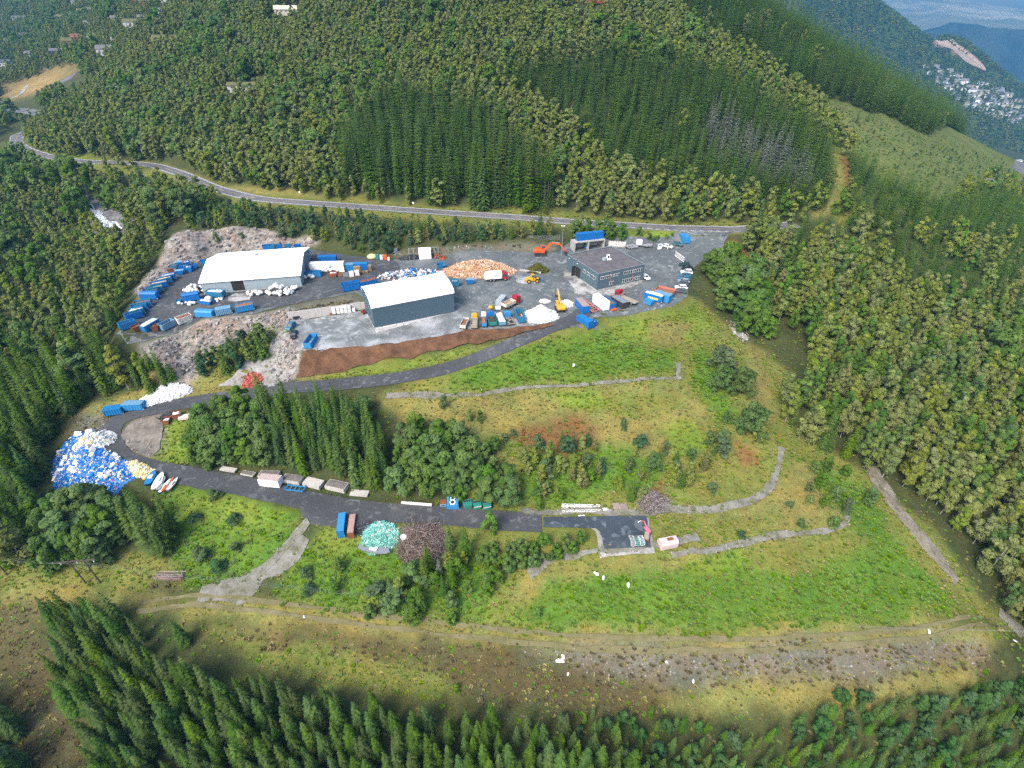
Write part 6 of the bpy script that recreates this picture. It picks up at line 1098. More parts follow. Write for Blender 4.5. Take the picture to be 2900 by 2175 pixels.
def pallets(c, x, y, n, where, cols=1, sp=1.3):
    p = P(c, x, y)
    for j in range(cols):
        for i in range(n): o = bpy.data.objects.new('pallet', PME); col.objects.link(o); o.location = (p.x + j * sp, p.y + rnd.uniform(-.1, .1), p.z + .2 + i * .155); o.rotation_euler = (0, 0, rnd.uniform(-.08, .08)); tag(o, f'wooden pallet in the {where}', 'pallet', f'pallets in the {where}')
pallets('K3',1400,640,20,'tall stack beside the white tanks',2,1.25); pallets('K3',1690,570,15,'stack at the end of the dark blue container',1); pallets('K3',1530,625,6,'low stack beside the tall pallet stack'); pallets('K3',1610,608,4,'lowest stack before the dark blue container')
# retaining wall of concrete blocks, big bags before it
a, b = P('K8', 280, 620), P('K8', 1932, 392); d = b - a; L = d.length; o = empty('retaining_wall', a, math.atan2(d.y, d.x), 'long white concrete retaining wall above the gravel pad', 'wall'); w = MB(); n = 12; dz = (b.z - a.z)
for k in range(n): x0, x1 = L * k / n, L * (k + 1) / n; w.box(x0 + .02, x1 - .02, 0, .35, dz * k / n - 1, dz * k / n + 2.5 + (.15 if k == 10 else 0))
w.build('panel', paint('white_concrete', (.48, .46, .445), .9, .5, (.36, .34, .32)), o)
BAGM = MB().box(-.55, .55, -.55, .55, 0, 1.2).build('x', TRASHW, bevel=.1); BAG = BAGM.data; bpy.data.objects.remove(BAGM)
for i in range(5):
    for j in range(2):
        p = P('K8', 1236 + i * 78 + (12 if i else 0), 512 - i * 8) ; o = bpy.data.objects.new('bulk_bag', BAG); col.objects.link(o); o.location = (p.x, p.y - .1, p.z + .2 + j * 1.25); o.rotation_euler = (0, 0, math.atan2(d.y, d.x)); tag(o, 'white bulk bag in the double row against the retaining wall', 'bag', 'bulk bags against the retaining wall')
p = P('K8', 1648, 462); o = bpy.data.objects.new('bulk_bag', BAG); col.objects.link(o); o.location = (p.x, p.y, p.z + .2); tag(o, 'single white bulk bag standing apart before the retaining wall', 'bag')
C('K8',612,1272,768,1262,BSKY,B4,'sky-blue open container standing alone on the gravel pad',W=6.2,turned=True,fill=.3,H=2.2)
# ------------------------------------------------------------------ vehicles
def car(c, x, y, head, paintm, label, kind='hatch', dx=0., group=None, L=4.5, lift=.22, stuck=None):
    p = P(c, x, y); o = empty('parked_car', (p.x, p.y, p.z + lift), head, label, 'car', group); h = {'hatch': .9, 'suv': 1.1, 'van': 1.2, 'pickup': 1.1}[kind]; w = .9; b = MB()
    b.prism([(-L/2, .3), (L/2, .3), (L/2 + .03, .65), (L/2 - .25, h - .05), (L/2 - 1.2, h + .02), (-L/2 + .25, h + .05), (-L/2 - .02, .7)], -w, w, 'y'); t = h + (.5 if kind == 'hatch' else .62)
    cab = [(-L/2 + (.15 if kind != 'pickup' else 1.9), h), (L/2 - 1.15, h), (L/2 - 1.85, t), (-L/2 + (.6 if kind != 'pickup' else 2.1), t)]; b.prism([(cab[3][0] - .02, t), (cab[2][0] + .02, t), (cab[2][0] - .05, t + .06), (cab[3][0] + .1, t + .06)], -w + .14, w - .14, 'y')
    for s in (0, 1): b.bar((cab[1][0] - .02, (w - .1) * (1 - 2 * s), h), (cab[2][0], (w - .17) * (1 - 2 * s), t), .09).bar((cab[0][0] + .02, (w - .1) * (1 - 2 * s), h), (cab[3][0], (w - .17) * (1 - 2 * s), t), .12).bar(((cab[1][0] + cab[0][0]) / 2, (w - .08) * (1 - 2 * s), h), ((cab[2][0] + cab[3][0]) / 2, (w - .16) * (1 - 2 * s), t), .1)
    b.build('body', paintm, o, bevel=.05); g = MB(); g.prism([(cab[0][0] + .06, h), (cab[1][0] - .06, h), (cab[2][0] - .03, t - .02), (cab[3][0] + .04, t - .02)], -w + .13, w - .13, 'y'); g.build('window', M_GLASS, o)
    for xx in (-L * .3, L * .31):
        for sy in (-1, 1): wheel(o, xx, sy * (w - .08), .33, .22)
    for sy in (-1, 1): MB().box(L/2 - .06, L/2 + .05, sy * .65 - .17, sy * .65 + .17, .62, .78).build('headlight', STEEL, o)
    return o
CARW = paint('car_white', (.74, .75, .76), .25, .05); CARG = paint('car_grey', (.10, .115, .125), .25, .1); CARB = paint('car_blue', (.03, .16, .26), .25, .1); CARK = paint('car_black', (.012, .018, .020), .25, .1); CARDG = paint('car_green', (.015, .05, .045), .3, .1); CARSB = paint('car_steel_blue', (.05, .16, .22), .25, .1); CARS = paint('car_silver', (.28, .33, .36), .3, .1)
for x, y, m, kd, lb in [(1312,640,CARDG,'suv','dark green off-roader at the far end of the row, beside the barred gate'),(1360,690,CARK,'pickup','black pickup second from the barred gate'),(1345,755,CARW,'suv','white estate car near the gate end of the row'),(1315,800,CARSB,'hatch','steel blue car just below the white estate car'),(1310,845,CARB,'hatch','teal blue hatchback in the middle of the car row'),(1298,890,CARS,'hatch','silver-grey car in the middle of the car row'),(1275,935,CARG,'suv','dark grey estate car in the lower half of the car row'),(1258,990,CARW,'hatch','white hatchback second from the lower end of the row'),(1245,1045,CARG,'hatch','charcoal car at the lower end of the row')]:
    car('K7', x, y, math.pi - .12, m, lb, kd, group='cars parked in a row')
car('K7',1050,345,-.62,CARW,'white car parked beside the information board',); car('K7',1212,310,-.7,CARSB,'blue car parked beside the blue freight container',); car('K6',1478,830,-1.15,CARW,'white car peeking out behind the office corner')
car('K8',335,815,-1.72,CARB,'scrapped blue car standing at the pad corner','suv'); car('K8',395,985,-1.4,CARK,'dark blue scrapped car at the edge of the pad','hatch')
p = P('K8', 290, 870); o = empty('scrap_sheet', (p.x, p.y, p.z + .3), .4, 'lime green car panel lying beside the scrapped blue car', 'panel'); MB().prism([(-1.4, 0), (1.3, 0), (1.1, .6), (.4, .75), (-1.1, .5)], -.35, .35, 'y').build('panel', paint('lime_paint', (.30, .62, .06), .4, .2), o)
car('L7',2125,606,1.5,CARW,'small white car on the far highway stretch',L=5.5,lift=.6)
CABG = M_GLASS
def truck_cab(o, x0, W, H, m, L=2.1, face=1):
    """cab whose nose points to +x (face 1) or -x"""
    f = face; pr = [(0, .55), (f * L, .55), (f * L, 1.5), (f * (L - .18), H), (0, H)]; b = MB(); b.prism([(x0 + a, z) for a, z in pr], -W / 2, W / 2, 'y'); b.box(min(x0 + f * .1, x0 + f * .9), max(x0 + f * .1, x0 + f * .9), -W/2 + .15, W/2 - .15, H, H + .3); c = b.build('cab', m, o, bevel=.06)
    g = MB(); xa, xb = x0 + f * (L + .01), x0 + f * (L - .13); g.add([(xa, -W/2 + .12, 1.6), (xa, W/2 - .12, 1.6), (xb, W/2 - .15, H - .3), (xb, -W/2 + .15, H - .3)], [(0, 1, 2, 3)])
    for sy in (-1, 1): g.box(min(x0 + f * .5, x0 + f * (L - .3)), max(x0 + f * .5, x0 + f * (L - .3)), sy * W/2 - (.0 if sy > 0 else .02), sy * W/2 + (.02 if sy > 0 else 0), 1.6, H - .4)
    g.build('windscreen', CABG, c); MB().box(min(x0 + f * (L - .05), x0 + f * (L + .12)), max(x0 + f * (L - .05), x0 + f * (L + .12)), -W/2, W/2, .45, .95).build('bumper', GREY, c)
    for sy in (-1, 1): MB().box(min(x0 + f * L, x0 + f * (L + .14)), max(x0 + f * L, x0 + f * (L + .14)), sy * .9 - .2, sy * .9 + .2, 1.0, 1.2).build('headlight', WHITE, c)
def chassis(o, x0, x1, wheels, r=.5): 
    MB().box(x0, x1, -.45, .45, .55, .85).box(x0, x1, -1.0, 1.0, .8, .95).build('chassis', DARK, o)
    for x in wheels:
        for sy in (-1, 1): wheel(o, x, sy * 1.05, r, .32)
# refuse lorry: front to the right
o, L = oriented('K5',545,160,1025,118,2.5,'refuse_lorry','white refuse lorry with dark red cab on the yard','lorry',lift=.25)
chassis(o, -L/2 + .8, L/2 - 1, (-L/2 + 2.1, -L/2 + 3.5, L/2 - 1.1)); truck_cab(o, L/2 - 2.1, 2.45, 3.0, REDM)
MB().prism([(-L/2 + 1.6, 1.0), (L/2 - 2.3, 1.0), (L/2 - 2.3, 3.45), (-L/2 + 1.9, 3.45)], -1.22, 1.22, 'y').build('body', WHITE, o, bevel=.08); MB().prism([(-L/2, 1.0), (-L/2 + 1.57, .9), (-L/2 + 1.85, 3.4), (-L/2 + .7, 3.3), (-L/2 - .1, 2.2)], -1.15, 1.15, 'y').build('tailgate', WHITE, o, bevel=.08)
k = MB(); pts3 = [(-.55, 1.9), (.35, 1.9), (-.1, 2.75)]; [k.bar((pts3[i][0], -1.25, pts3[i][1]), (pts3[(i + 1) % 3][0] * .82 + pts3[i][0] * .18, -1.25, pts3[(i + 1) % 3][1] * .82 + pts3[i][1] * .18), .05, .1) for i in range(3)]; k.build('recycling_mark', DARK, o)
# tipper lorry with cream body, cab away to the right
o, L = oriented('K5',985,755,1290,590,2.5,'tipper_lorry','red-cabbed tipper lorry with empty cream body','lorry',lift=.25); chassis(o, -L/2 + .5, L/2 - .3, (-L/2 + 1.4, -L/2 + 2.8, L/2 - 1.2)); truck_cab(o, L/2 - 2., 2.45, 3.0, REDM); k = trough(MB(), L - 2.5, 2.5, 2.1, 1.0, .1); k.v = [(x - 1.2, y, z) for x, y, z in k.v]; k.build('tipper_body', paint('cream_paint', (.66, .60, .50), .6, .4), o); k = MB(); lumps(L - 2.9, 2.2, 1.2, 5, None, k, .5, .08, .05); k.v = [(x - 1.2, y, z) for x, y, z in k.v]; k.build('load', WOODM, o)
boxcon('K5',760,668,880,690,PALEG,'pale grey closed container next to the red tipper lorry',W=5.6,turned=True,H=2.4,corr=False)
o, L = oriented('K5',760,758,868,752,.5,'warning_panel','white trailer panel with orange chevron beside the row of tippers','panel'); MB().box(-L/2, L/2, -.06, .06, .5, 1.7).build('panel', WHITE, o); k = MB(); k.bar((-L*.3, -.075, .9), (0, -.075, 1.3), .03, .16).bar((0, -.075, 1.3), (L*.3, -.075, .9), .03, .16); k.build('chevron', ORANGE, o); MB().box(-L/2 + .1, -L/2 + .2, -.05, .05, 0, .5).box(L/2 - .2, L/2 - .1, -.05, .05, 0, .5).build('leg', STEEL, o)
# seven standing side by side, rears towards the camera
def tipper_rear(c, x1, y1, x2, y2, depth, label, bodym, loadm, cabm, name='dump_truck', cabW=2.2, H=2.0, cab=True, fill=.5, heap=0.):
    o, L = oriented(c, x1, y1, x2, y2, depth, name, label, 'tipper'); o.rotation_euler[2] += math.pi / 2; D = depth
    k = trough(MB(), D * (.7 if cab else 1), L, H, .8, .1); s = -D * .15 if cab else 0; k.v = [(x + s, y, z) for x, y, z in k.v]; k.build('tipper_body', bodym, o)
    k = MB(); lumps(D * (.66 if cab else .96), L - .25, .8 + (H - .8) * fill, int(x1), None, k, .5, .12 + .4 * heap, .05 + heap); k.v = [(x + s, y, z) for x, y, z in k.v]; k.build('load', loadm, o)
    chassis(o, -D/2 + .3, D/2 - .4, (-D * .32, D * .3), .55)
    if cab: truck_cab(o, D/2 - 1.9, L * .9, 2.9, cabm, 1.7)
    return o
tipper_rear('K5',20,1160,140,1168,5.4,'rusty tipper trailer, leftmost of the seven standing side by side',WHITED,RUSTL,None,name='tipper_trailer',cab=False); tipper_rear('K5',250,1162,386,1160,7.2,'dusty dump truck with yellow cab in the side-by-side row',BEIGE,BEIGE,YELLOW); tipper_rear('K5',474,1128,582,1125,7.,'light blue tipper loaded with scrap and a white cab',BSKY,RUSTL,WHITE,heap=.4,fill=.8); tipper_rear('K5',636,1112,792,1102,6.6,'green tipper piled with tyres and an orange drum',TEAL,DARK,B1,heap=.5,fill=.8)
p = P('K5', 665, 830); MBo = MB().blob((0, 0, .6), (.9, .8, .7), 4).build('drum', YELLOW, None, True); MBo.location = (p.x, p.y + 1.2, p.z + 1.7); tag(MBo, 'round orange drum lying on the green tipper', 'drum')
tipper_rear('K5',842,1108,985,1100,6.6,'blue and rusty container piled with white sheets in the side-by-side row',B4,TRASHW,None,name='tipper_trailer',cab=False,heap=.7,fill=.9); tipper_rear('K5',1020,1098,1165,1085,6.4,'flatbed lorry with small bright blue cab in the side-by-side row',BEIGE,BEIGE,BSKY,H=1.15,fill=.3); C('K5',1238,1030,1382,1022,B3,RUSTM,'teal open container with rusty inside, nearest the white granulate heap',W=6.2,turned=True,fill=.25,H=2.6)
# row before the office
boxcon('K6',492,1388,602,1368,B1,'blue container with dirty pale roof, first of the row before the office',W=7.,turned=True,H=2.7,roof=paint('rust_flecked_roof',(.36,.30,.28),.8,.8,(.3,.10,.05),scale=2.),corr=False)
o, L = oriented('K6',655,1390,758,1362,8.5,'flat_trailer','low red trailer frame between blue and white boxes','trailer'); k = MB(); [k.box(sx * L/2 - .12, sx * L/2 + .12, -4.2, 4.2, .75, 1.0) for sx in (-1, 1)]; [k.box(-L/2, L/2, y - .12, y + .12, .8, .98) for y in np.linspace(-4, 4, 7)]; k.build('frame', SALMON, o); [wheel(o, sx * (L/2 - .1), y, .45, .3) if False else MB().tube((sx * (L/2 - .25), y, .45), (sx * (L/2 + .05), y, .45), .45, n=12).build('wheel', RUBBER, o) for sx in (-1, 1) for y in (-3, -1.8)]
boxcon('K6',826,1342,914,1322,WHITE,'white box body with red-marked doors in the row before the office',W=7.6,turned=True,H=3.2,corr=False,doorm=PALEG,name='lorry_box'); C('K6',918,1330,1020,1300,B1,RUSTL,'blue tipping body full of rusty scrap right of the white box',W=6.8,turned=True,fill=.8,H=2.1)
o, L = oriented('K6',950,1338,1040,1318,.8,'loading_ramp','red loading ramp lying at the foot of the blue tipping body','ramp'); MB().prism([(-L/2, 0), (L/2, 0), (L/2 - .3, .5), (-L/2 + .3, .35)], -.6, .6, 'y').build('ramp', ORANGE, o)
boxcon('K6',1112,1318,1212,1285,paint('anthracite',(.04,.045,.05),.5,.3),'anthracite closed container in the row before the office',W=6.4,turned=True,H=2.3,roof=GREY,corr=False)
o, L = oriented('K6',1300,1278,1375,1240,9.5,'flatbed_lorry','flatbed lorry with deep red cab turned towards the office','lorry',lift=.25); o.rotation_euler[2] += math.pi / 2; chassis(o, -4.4, 4.4, (-3.4, -2.1, 3.6)); truck_cab(o, 2.6, 2.4, 3.0, REDM, 2.0); MB().box(-4.7, 2.3, -1.2, 1.2, .96, 1.15).box(2.2, 2.3, -1.2, 1.2, 1.15, 2.1).build('flatbed', BEIGE, o)
o = C('K6',1445,1140,1722,1228,B1,TRASHW,'long dark blue container with yellow banner and scrap load',fill=.9,heap=.25,H=2.5,ribs=0); MB().box(-1.7, 2.1, -1.33, -1.28, .8, 1.5).build('banner', paint('yellow_banner', (.75, .65, .18), .6, .2), o)
boxcon('K6',1832,1225,1892,1180,BSKY,'sky-blue closed container beside the bannered dark blue one',W=6.,turned=True,H=2.6,corr=False,roof=B4); S('K6',1455,1215,1560,1272,BSKY,None,'small light blue skip closed with lid before the bannered container',H=1.7,slope=.15,lid=BSKY,W=1.9)
tipper_rear('K6',1880,1160,1945,1085,6.5,'orange-rust tipping body next to the charcoal car',SALMON,RUSTL,None,name='tipper_trailer',cab=False,H=2.2)
boxcon('K6',582,1648,668,1612,B1,'deep blue container alone on the grass edge of the yard',W=6.06,turned=True,roof=B2,corr=False); S('K6',640,1590,722,1575,B1,TRASHW,'small blue bin tucked beside the lone deep blue container',H=1.5,slope=.1,W=2.,heap=.1)
# concrete shelter with a container on it, board, trailers, gate, lamp
a, b_ = P('K6', 362, 412), P('K6', 838, 350); d = b_ - a; L = d.length; o = empty('concrete_shelter', (a + b_) / 2 + Vector((0, 0, .1)), math.atan2(d.y, d.x), 'grey concrete bay shelter with open compartments behind the office', 'shelter'); k = MB(); k.box(-L/2, L/2, 4.2, 4.6, -1, 4).box(-L/2, L/2, 0, 4.6, 3.6, 4.)
for x in (-L/2, -L/2 + L * .45, L/2 - .5): k.box(x, x + .5, .003, 4.2, -1, 3.6)
k.build('wall', CONCR, o); S('K6',522,362,570,355,B2,None,'blue bin standing inside the concrete shelter',H=1.6,slope=.05,W=1.2)
boxcon('K6',412,254,838,245,B1,'long blue container resting on top of the concrete shelter',roof=B1,H=2.9,doorm=B2); sh = [x for x in col.objects if x.name.startswith('shipping_container')][-1]; sh.location = o.matrix_basis @ Vector((.6, 2.4, 4.02)); sh.rotation_euler = o.rotation_euler
a = P('K6', 900, 320); bb = P('K6', 1170, 335)
o, L = oriented('K6',900,330,1168,338,.4,'board_fence','weathered white board fence behind the office','fence'); k = MB(); n = int(L / .35); [k.box(-L/2 + i * L / n + .02, -L/2 + (i + 1) * L / n - .02, -.04, .04, 0, 2.4 + .12 * math.sin(i * 2.1)) for i in range(n)]; k.build('boards', WHITED, o); k = MB(); [k.box(-L/2 + i * L / 5 - .06, -L/2 + i * L / 5 + .06, .043, .16, 0, 2.5) for i in range(6)]; k.build('post', BEIGE, o)
def trailer(c, x, y, rz, label, boxy=None, Lt=3.2):
    p = P(c, x, y); o = empty('car_trailer', (p.x, p.y, p.z + .2), rz, label, 'trailer', None); MB().box(-Lt/2, Lt/2, -.75, .75, .5, .62).bar((Lt/2, 0, .5), (Lt/2 + 1.2, 0, .45), .1).build('frame', STEEL, o)
    for sy in (-1, 1): MB().tube((-.2, sy * .8, .3), (-.2, sy * 1., .3), .3, n=12).build('wheel', RUBBER, o)
    if boxy == 'box': MB().box(-Lt/2, Lt/2, -.95, .95, .63, 2.7).build('box', WHITE, o, bevel=.05)
    elif boxy == 'flat': k = trough(MB(), Lt, 1.7, 1.05, .63, .05); k.build('box', STEEL, o)
    else: MB().bar((-1.4, -.5, .7), (1.2, -.5, .7), .12).bar((-1.4, .5, .7), (1.2, .5, .7), .12).bar((-1.2, -.5, .6), (-1.2, -.5, 1.2), .08).bar((-1.2, .5, .6), (-1.2, .5, 1.2), .08).build('cradle', STEEL, o)
trailer('K6',1375,320,.0,'white box trailer standing before the hedge','box',2.3); trailer('K6',1470,335,-.3,'grey flat trailer right of the white box trailer','flat',2.6); trailer('K6',1535,330,-.3,'grey tilted trailer nearest the information board','flat',2.6)
for x, y, lb in ((1205,350,'pale boat trailer closest to the board fence'),(1250,345,'boat trailer with rusty frame in the middle'),(1300,335,'brownish boat trailer beside the white box trailer')): trailer('K6',x,y,-1.1,lb,None,4.2)
o, L = oriented('K6',1668,382,1728,378,.15,'information_board','white information board with blue panel by the entrance','board'); MB().box(-L/2, L/2, -.05, .05, .2, 2.6).build('panel', WHITE, o); MB().box(-L/2 + .2, L/2 - .2, -.07, -.053, 1.75, 2.3).build('sign_face', B2, o); MB().box(-L/2 + .05, -L/2 + .15, .055, .15, -.2, 2.4).box(L/2 - .15, L/2 - .05, .055, .15, -.2, 2.4).build('post', STEEL, o)
p = P('K6', 1828, 368); o = empty('card_reader_post', (p.x, p.y, p.z + .1), 0, 'small white terminal post before the white car', 'post'); MB().box(-.12, .12, -.12, .12, 0, 1.1).build('post', WHITE, o); MB().box(-.2, .2, -.2, .15, 1.1, 1.5).build('head', WHITE, o)
boxcon('K7',1300,296,1402,290,BSKY,'sky-blue freight container by the entrance curve',W=6.06,turned=True,corr=True); sh = [x for x in col.objects if x.name.startswith('shipping_container')][-1]
a, b_ = P('K7', 1168, 470), P('K7', 1308, 588); d = b_ - a; L = d.length; o = empty('barred_gate', (a + b_) / 2 + Vector((0, 0, .15)), math.atan2(d.y, d.x), 'open white barred sliding gate at the yard entrance', 'gate'); k = MB().box(-L/2, L/2, -.06, .06, .15, .3).box(-L/2, L/2, -.06, .06, 1.95, 2.1); k.build('frame', WHITE, o); k = MB(); n = int(L / .3); [k.box(-L/2 + i * L / n - .025, -L/2 + i * L / n + .025, -.03, .03, .3, 1.95) for i in range(n + 1)]; k.build('bars', WHITE, o); [MB().box(sx * L/2 - .1, sx * L/2 + .1, -.12, .12, 0, 2.3).build('post', STEEL, o) for sx in (-1, 1)]
p = P('C6', 600, 392); o = empty('yard_lamp', (p.x, p.y, p.z), 0, 'tall thin floodlight mast beside the orange excavator', 'lamp post'); MB().tube((0, 0, -.2), (0, 0, 12.5), .14, .07).build('pole', STEEL, o); MB().box(-.7, .7, -.06, .06, 12.4, 12.52).build('arm', STEEL, o); [MB().box(sx * .5 - .3, sx * .5 + .3, -.35, .15, 12.52, 12.8).build('lamp_head', WHITE, o) for sx in (-1, 1)]
# ------------------------------------------------------------------ excavators and loader
def excavator(c, x, y, rz, label, m, boom_pts, lift=.2, s=1.):
    p = P(c, x, y); o = empty('excavator', (p.x, p.y, p.z + lift), rz, label, 'excavator'); o.scale = (s, s, s)
    for sy in (-1, 1): t = MB(); t.prism([(-1.9, .15), (-1.6, 0), (1.6, 0), (1.9, .15), (2., .5), (1.7, .85), (-1.7, .85), (-2., .5)], sy * 1.15 - .3, sy * 1.15 + .3, 'y'); t.build('track', DARK, o)
    MB().box(-1.2, 1.2, -.85, .85, .4, .8).tube((0, 0, .8), (0, 0, 1.05), .8, n=14).build('undercarriage', DARK, o); b = MB(); b.prism([(-2.2, 1.05), (1.5, 1.05), (1.5, 1.6), (.3, 2.1), (-1.5, 2.2), (-2.3, 1.9)], -1.3, 1.3, 'y'); b.build('body', m, o, bevel=.08); MB().prism([(-2.55, 1.1), (-2.2, 1.05), (-2.2, 2.05), (-2.55, 1.8)], -1.25, 1.25, 'y').build('counterweight', m, o, bevel=.08)
    cb = MB().prism([(.1, 1.6), (1.7, 1.6), (1.6, 2.4), (1.2, 3.0), (.1, 3.0)], .35, 1.28, 'y').build('cab', m, o, bevel=.05); MB().prism([(.3, 2.1), (1.6, 2.1), (1.56, 2.4), (1.25, 2.85), (.3, 2.85)], .32, 1.31, 'y').add([(1.72, .42, 1.75), (1.72, 1.22, 1.75), (1.62, 1.22, 2.5), (1.62, .42, 2.5)], [(0, 1, 2, 3)]).build('window', M_GLASS, cb)
    (x0, z0), (x1, z1), (x2, z2), (x3, z3) = boom_pts; MB().bar((x0, -.1, z0), (x1, -.1, z1), .5, .6).bar((x1, -.1, z1), (x2, -.1, z2), .45, .5).build('boom', m, o); MB().bar((x2, -.1, z2), (x3, -.1, z3), .38, .42).build('stick', m, o)
    MB().tube(((x0 + x1) / 2 - .3, -.1, (z0 + z1) / 2 - .6), (x1, -.1, z1 - .2), .1).tube((x1, -.1, z1 + .35), (x2, -.1, z2 + .35), .09).build('cylinder', STEEL, o); MB().prism([(x3 - .5, z3 + .1), (x3 + .3, z3 + .2), (x3 + .4, z3 - .5), (x3, z3 - .9), (x3 - .7, z3 - .6)], -.7, .5, 'y').build('bucket', DARK, o); return o
excavator('C6',412,388,-.05,'orange tracked excavator with arched boom by the lamp mast',ORANGE,[(1.2,1.7),(3.6,4.2),(6.4,3.9),(8.6,1.3)],s=1.25)
excavator('K6',140,1320,1.72,'yellow material handler with raised boom behind the white granulate heap',YELLOW,[(1.2,1.8),(2.6,3.8),(4.6,5.2),(5.4,2.8)],s=1.05)
o, L = oriented('K5',1385,190,1690,168,2.6,'wheel_loader','yellow wheel loader with teal bucket by the grey gravel heap','wheel loader',lift=.2); m = YELLOW; MB().prism([(-L/2, .8), (.2, .7), (.2, 1.9), (-L/2 + .2, 1.7)], -1., 1., 'y').build('body', m, o, bevel=.08); cb = MB().prism([(-.5, 1.9), (.9, 1.6), (.75, 3.1), (-.35, 3.2)], -.75, .75, 'y').build('cab', m, o, bevel=.05); MB().prism([(-.3, 2.2), (.78, 2.1), (.7, 2.95), (-.25, 3.0)], -.78, .78, 'y').build('window', M_GLASS, cb); MB().box(.2, 2.4, -.7, .7, .7, 1.5).build('front_frame', m, o)
for x in (-L/2 + 1.4, 1.7):
    for sy in (-1, 1): wheel(o, x, sy * 1.05, .78, .55, YELLOW)
for sy in (-1, 1): MB().bar((1.2, sy * .5, 1.5), (3.6, sy * .5, .9), .2, .3).build('lift_arm', DARK, o)
MB().prism([(3.4, .1), (4.6, .05), (4.5, .25), (3.8, .5), (3.7, 1.3), (3.4, 1.3)], -1.3, 1.3, 'y').build('bucket', B3, o)
p = P('K8', 1850, 510); o = empty('garden_tractor', (p.x, p.y, p.z + .2), 2.2, 'little red tractor beside the arched hall', 'tractor'); MB().prism([(-.9, .4), (.9, .4), (.9, .9), (-.1, 1.), (-.9, .8)], -.4, .4, 'y').build('body', REDM, o, bevel=.05); MB().box(-.6, -.1, -.25, .25, .95, 1.4).build('seat', DARK, o); [wheel(o, x, sy * .5, r, .25, YELLOW) for x, r in ((-.55, .5), (.7, .35)) for sy in (-1, 1)]
o, L = oriented('K8',392,660,582,615,1.2,'roller_trailer','dark steel scrap trailer against the retaining wall','trailer'); k = MB(); k.box(-L/2, L/2, -.6, .6, .5, 1.2).bar((L/2, 0, .6), (L/2 + .8, 0, .5), .12).build('body', DARK, o); [wheel(o, x, sy * .65, .3, .2) for x in (-L/4, L/4) for sy in (-1, 1)]
o, L = oriented('K8',1145,545,1208,540,.8,'scrap_bin','low rusty scrap bin beside the bulk bags','bin'); trough(MB(), L, .9, .7, 0, .06).build('body', RUSTM, o)
# ------------------------------------------------------------------ heaps (too many pieces to count): one object each
def heap(name, label, cat, c, ctr, rx, ry, h, rz, base, shards, seed=0, power=1.2, n=26, kind='stuff', pg=None, skew=0., rough=.18):
    rr = np.random.RandomState(seed); p0 = P(c, *ctr); ca, sa = math.cos(rz), math.sin(rz); b = MB(); N = n
    def hgt(u, v):
        r = np.hypot(u - skew * .2, v); return h * np.clip(1 - r, 0, 1) ** (1 / power) * (1 + .5 * fbm(np.array(u * rx), np.array(v * ry), 5, seed, 3))
    def world(u, v):
        x = p0.x + u * rx * ca - v * ry * sa; y = p0.y + u * rx * sa + v * ry * ca
        if pg is not None:
            e = edge_dist(pg, x, y); z = h * min(1, max(0., e / (ry * .55))) ** .8 * (1 + .4 * float(fbm(np.array(x), np.array(y), 5, seed, 3)))
            return x, y, float(hz(x, y)) + z + .1
        return x, y, float(hz(x, y)) + float(hgt(u, v)) - .05 + .1 * h * rr.uniform(-1, 1) * rough
    vs = [world(-1.05 + 2.1 * i / N, -1.05 + 2.1 * j / N) for i in range(N + 1) for j in range(N + 1)]; fs = [(i * (N + 1) + j, (i + 1) * (N + 1) + j, (i + 1) * (N + 1) + j + 1, i * (N + 1) + j + 1) for i in range(N) for j in range(N) if (pg is not None and all(edge_dist(pg, vs[k][0], vs[k][1]) > -1.2 for k in (i * (N + 1) + j, (i + 1) * (N + 1) + j + 1))) or (pg is None and np.hypot(-1.05 + 2.1 * (i + .5) / N - skew * .2, -1.05 + 2.1 * (j + .5) / N) < 1.02)]
    b.add(vs, fs, 0); mats = [base]
    for k, (m, cnt, s0, s1, flat) in enumerate(shards):
        mats.append(m); i = 0
        while i < cnt:
            u, v = rr.uniform(-1, 1, 2)
            if pg is None and np.hypot(u - skew * .2, v) > 1.02: continue
            x, y, z = world(u, v)
            if pg is not None and edge_dist(pg, x, y) < -.3: i += .2; continue
            s = rr.uniform(s0, s1); E = Matrix.Rotation(rr.uniform(0, 6.28), 3, 'Z') @ Matrix.Rotation(rr.uniform(-.7, .7), 3, 'X') @ Matrix.Rotation(rr.uniform(-.7, .7), 3, 'Y'); a_, b_, c_ = s * rr.uniform(.6, 1.3), s * rr.uniform(.4, 1.), s * flat
            b.add([Vector((x, y, z + c_ * .3)) + E @ Vector((sx * a_ / 2, sy * b_ / 2, sz * c_ / 2)) for sz in (-1, 1) for sx, sy in ((-1, -1), (1, -1), (1, 1), (-1, 1))], [(0,3,2,1),(4,5,6,7),(0,1,5,4),(1,2,6,5),(2,3,7,6),(3,0,4,7)], k + 1); i += 1
    return tag(b.build(name, mats), label, cat, kind=kind)
def edge_dist(pg, x, y):
    d = 1e9
    for k in range(len(pg)):
        a, b = pg[k], pg[(k + 1) % len(pg)]; e = b - a; t = min(1, max(0, ((x - a[0]) * e[0] + (y - a[1]) * e[1]) / (e @ e + 1e-9))); d = min(d, math.hypot(x - a[0] - t * e[0], y - a[1] - t * e[1]))
    return d if inside(pg, np.array([x]), np.array([y]))[0] else -d
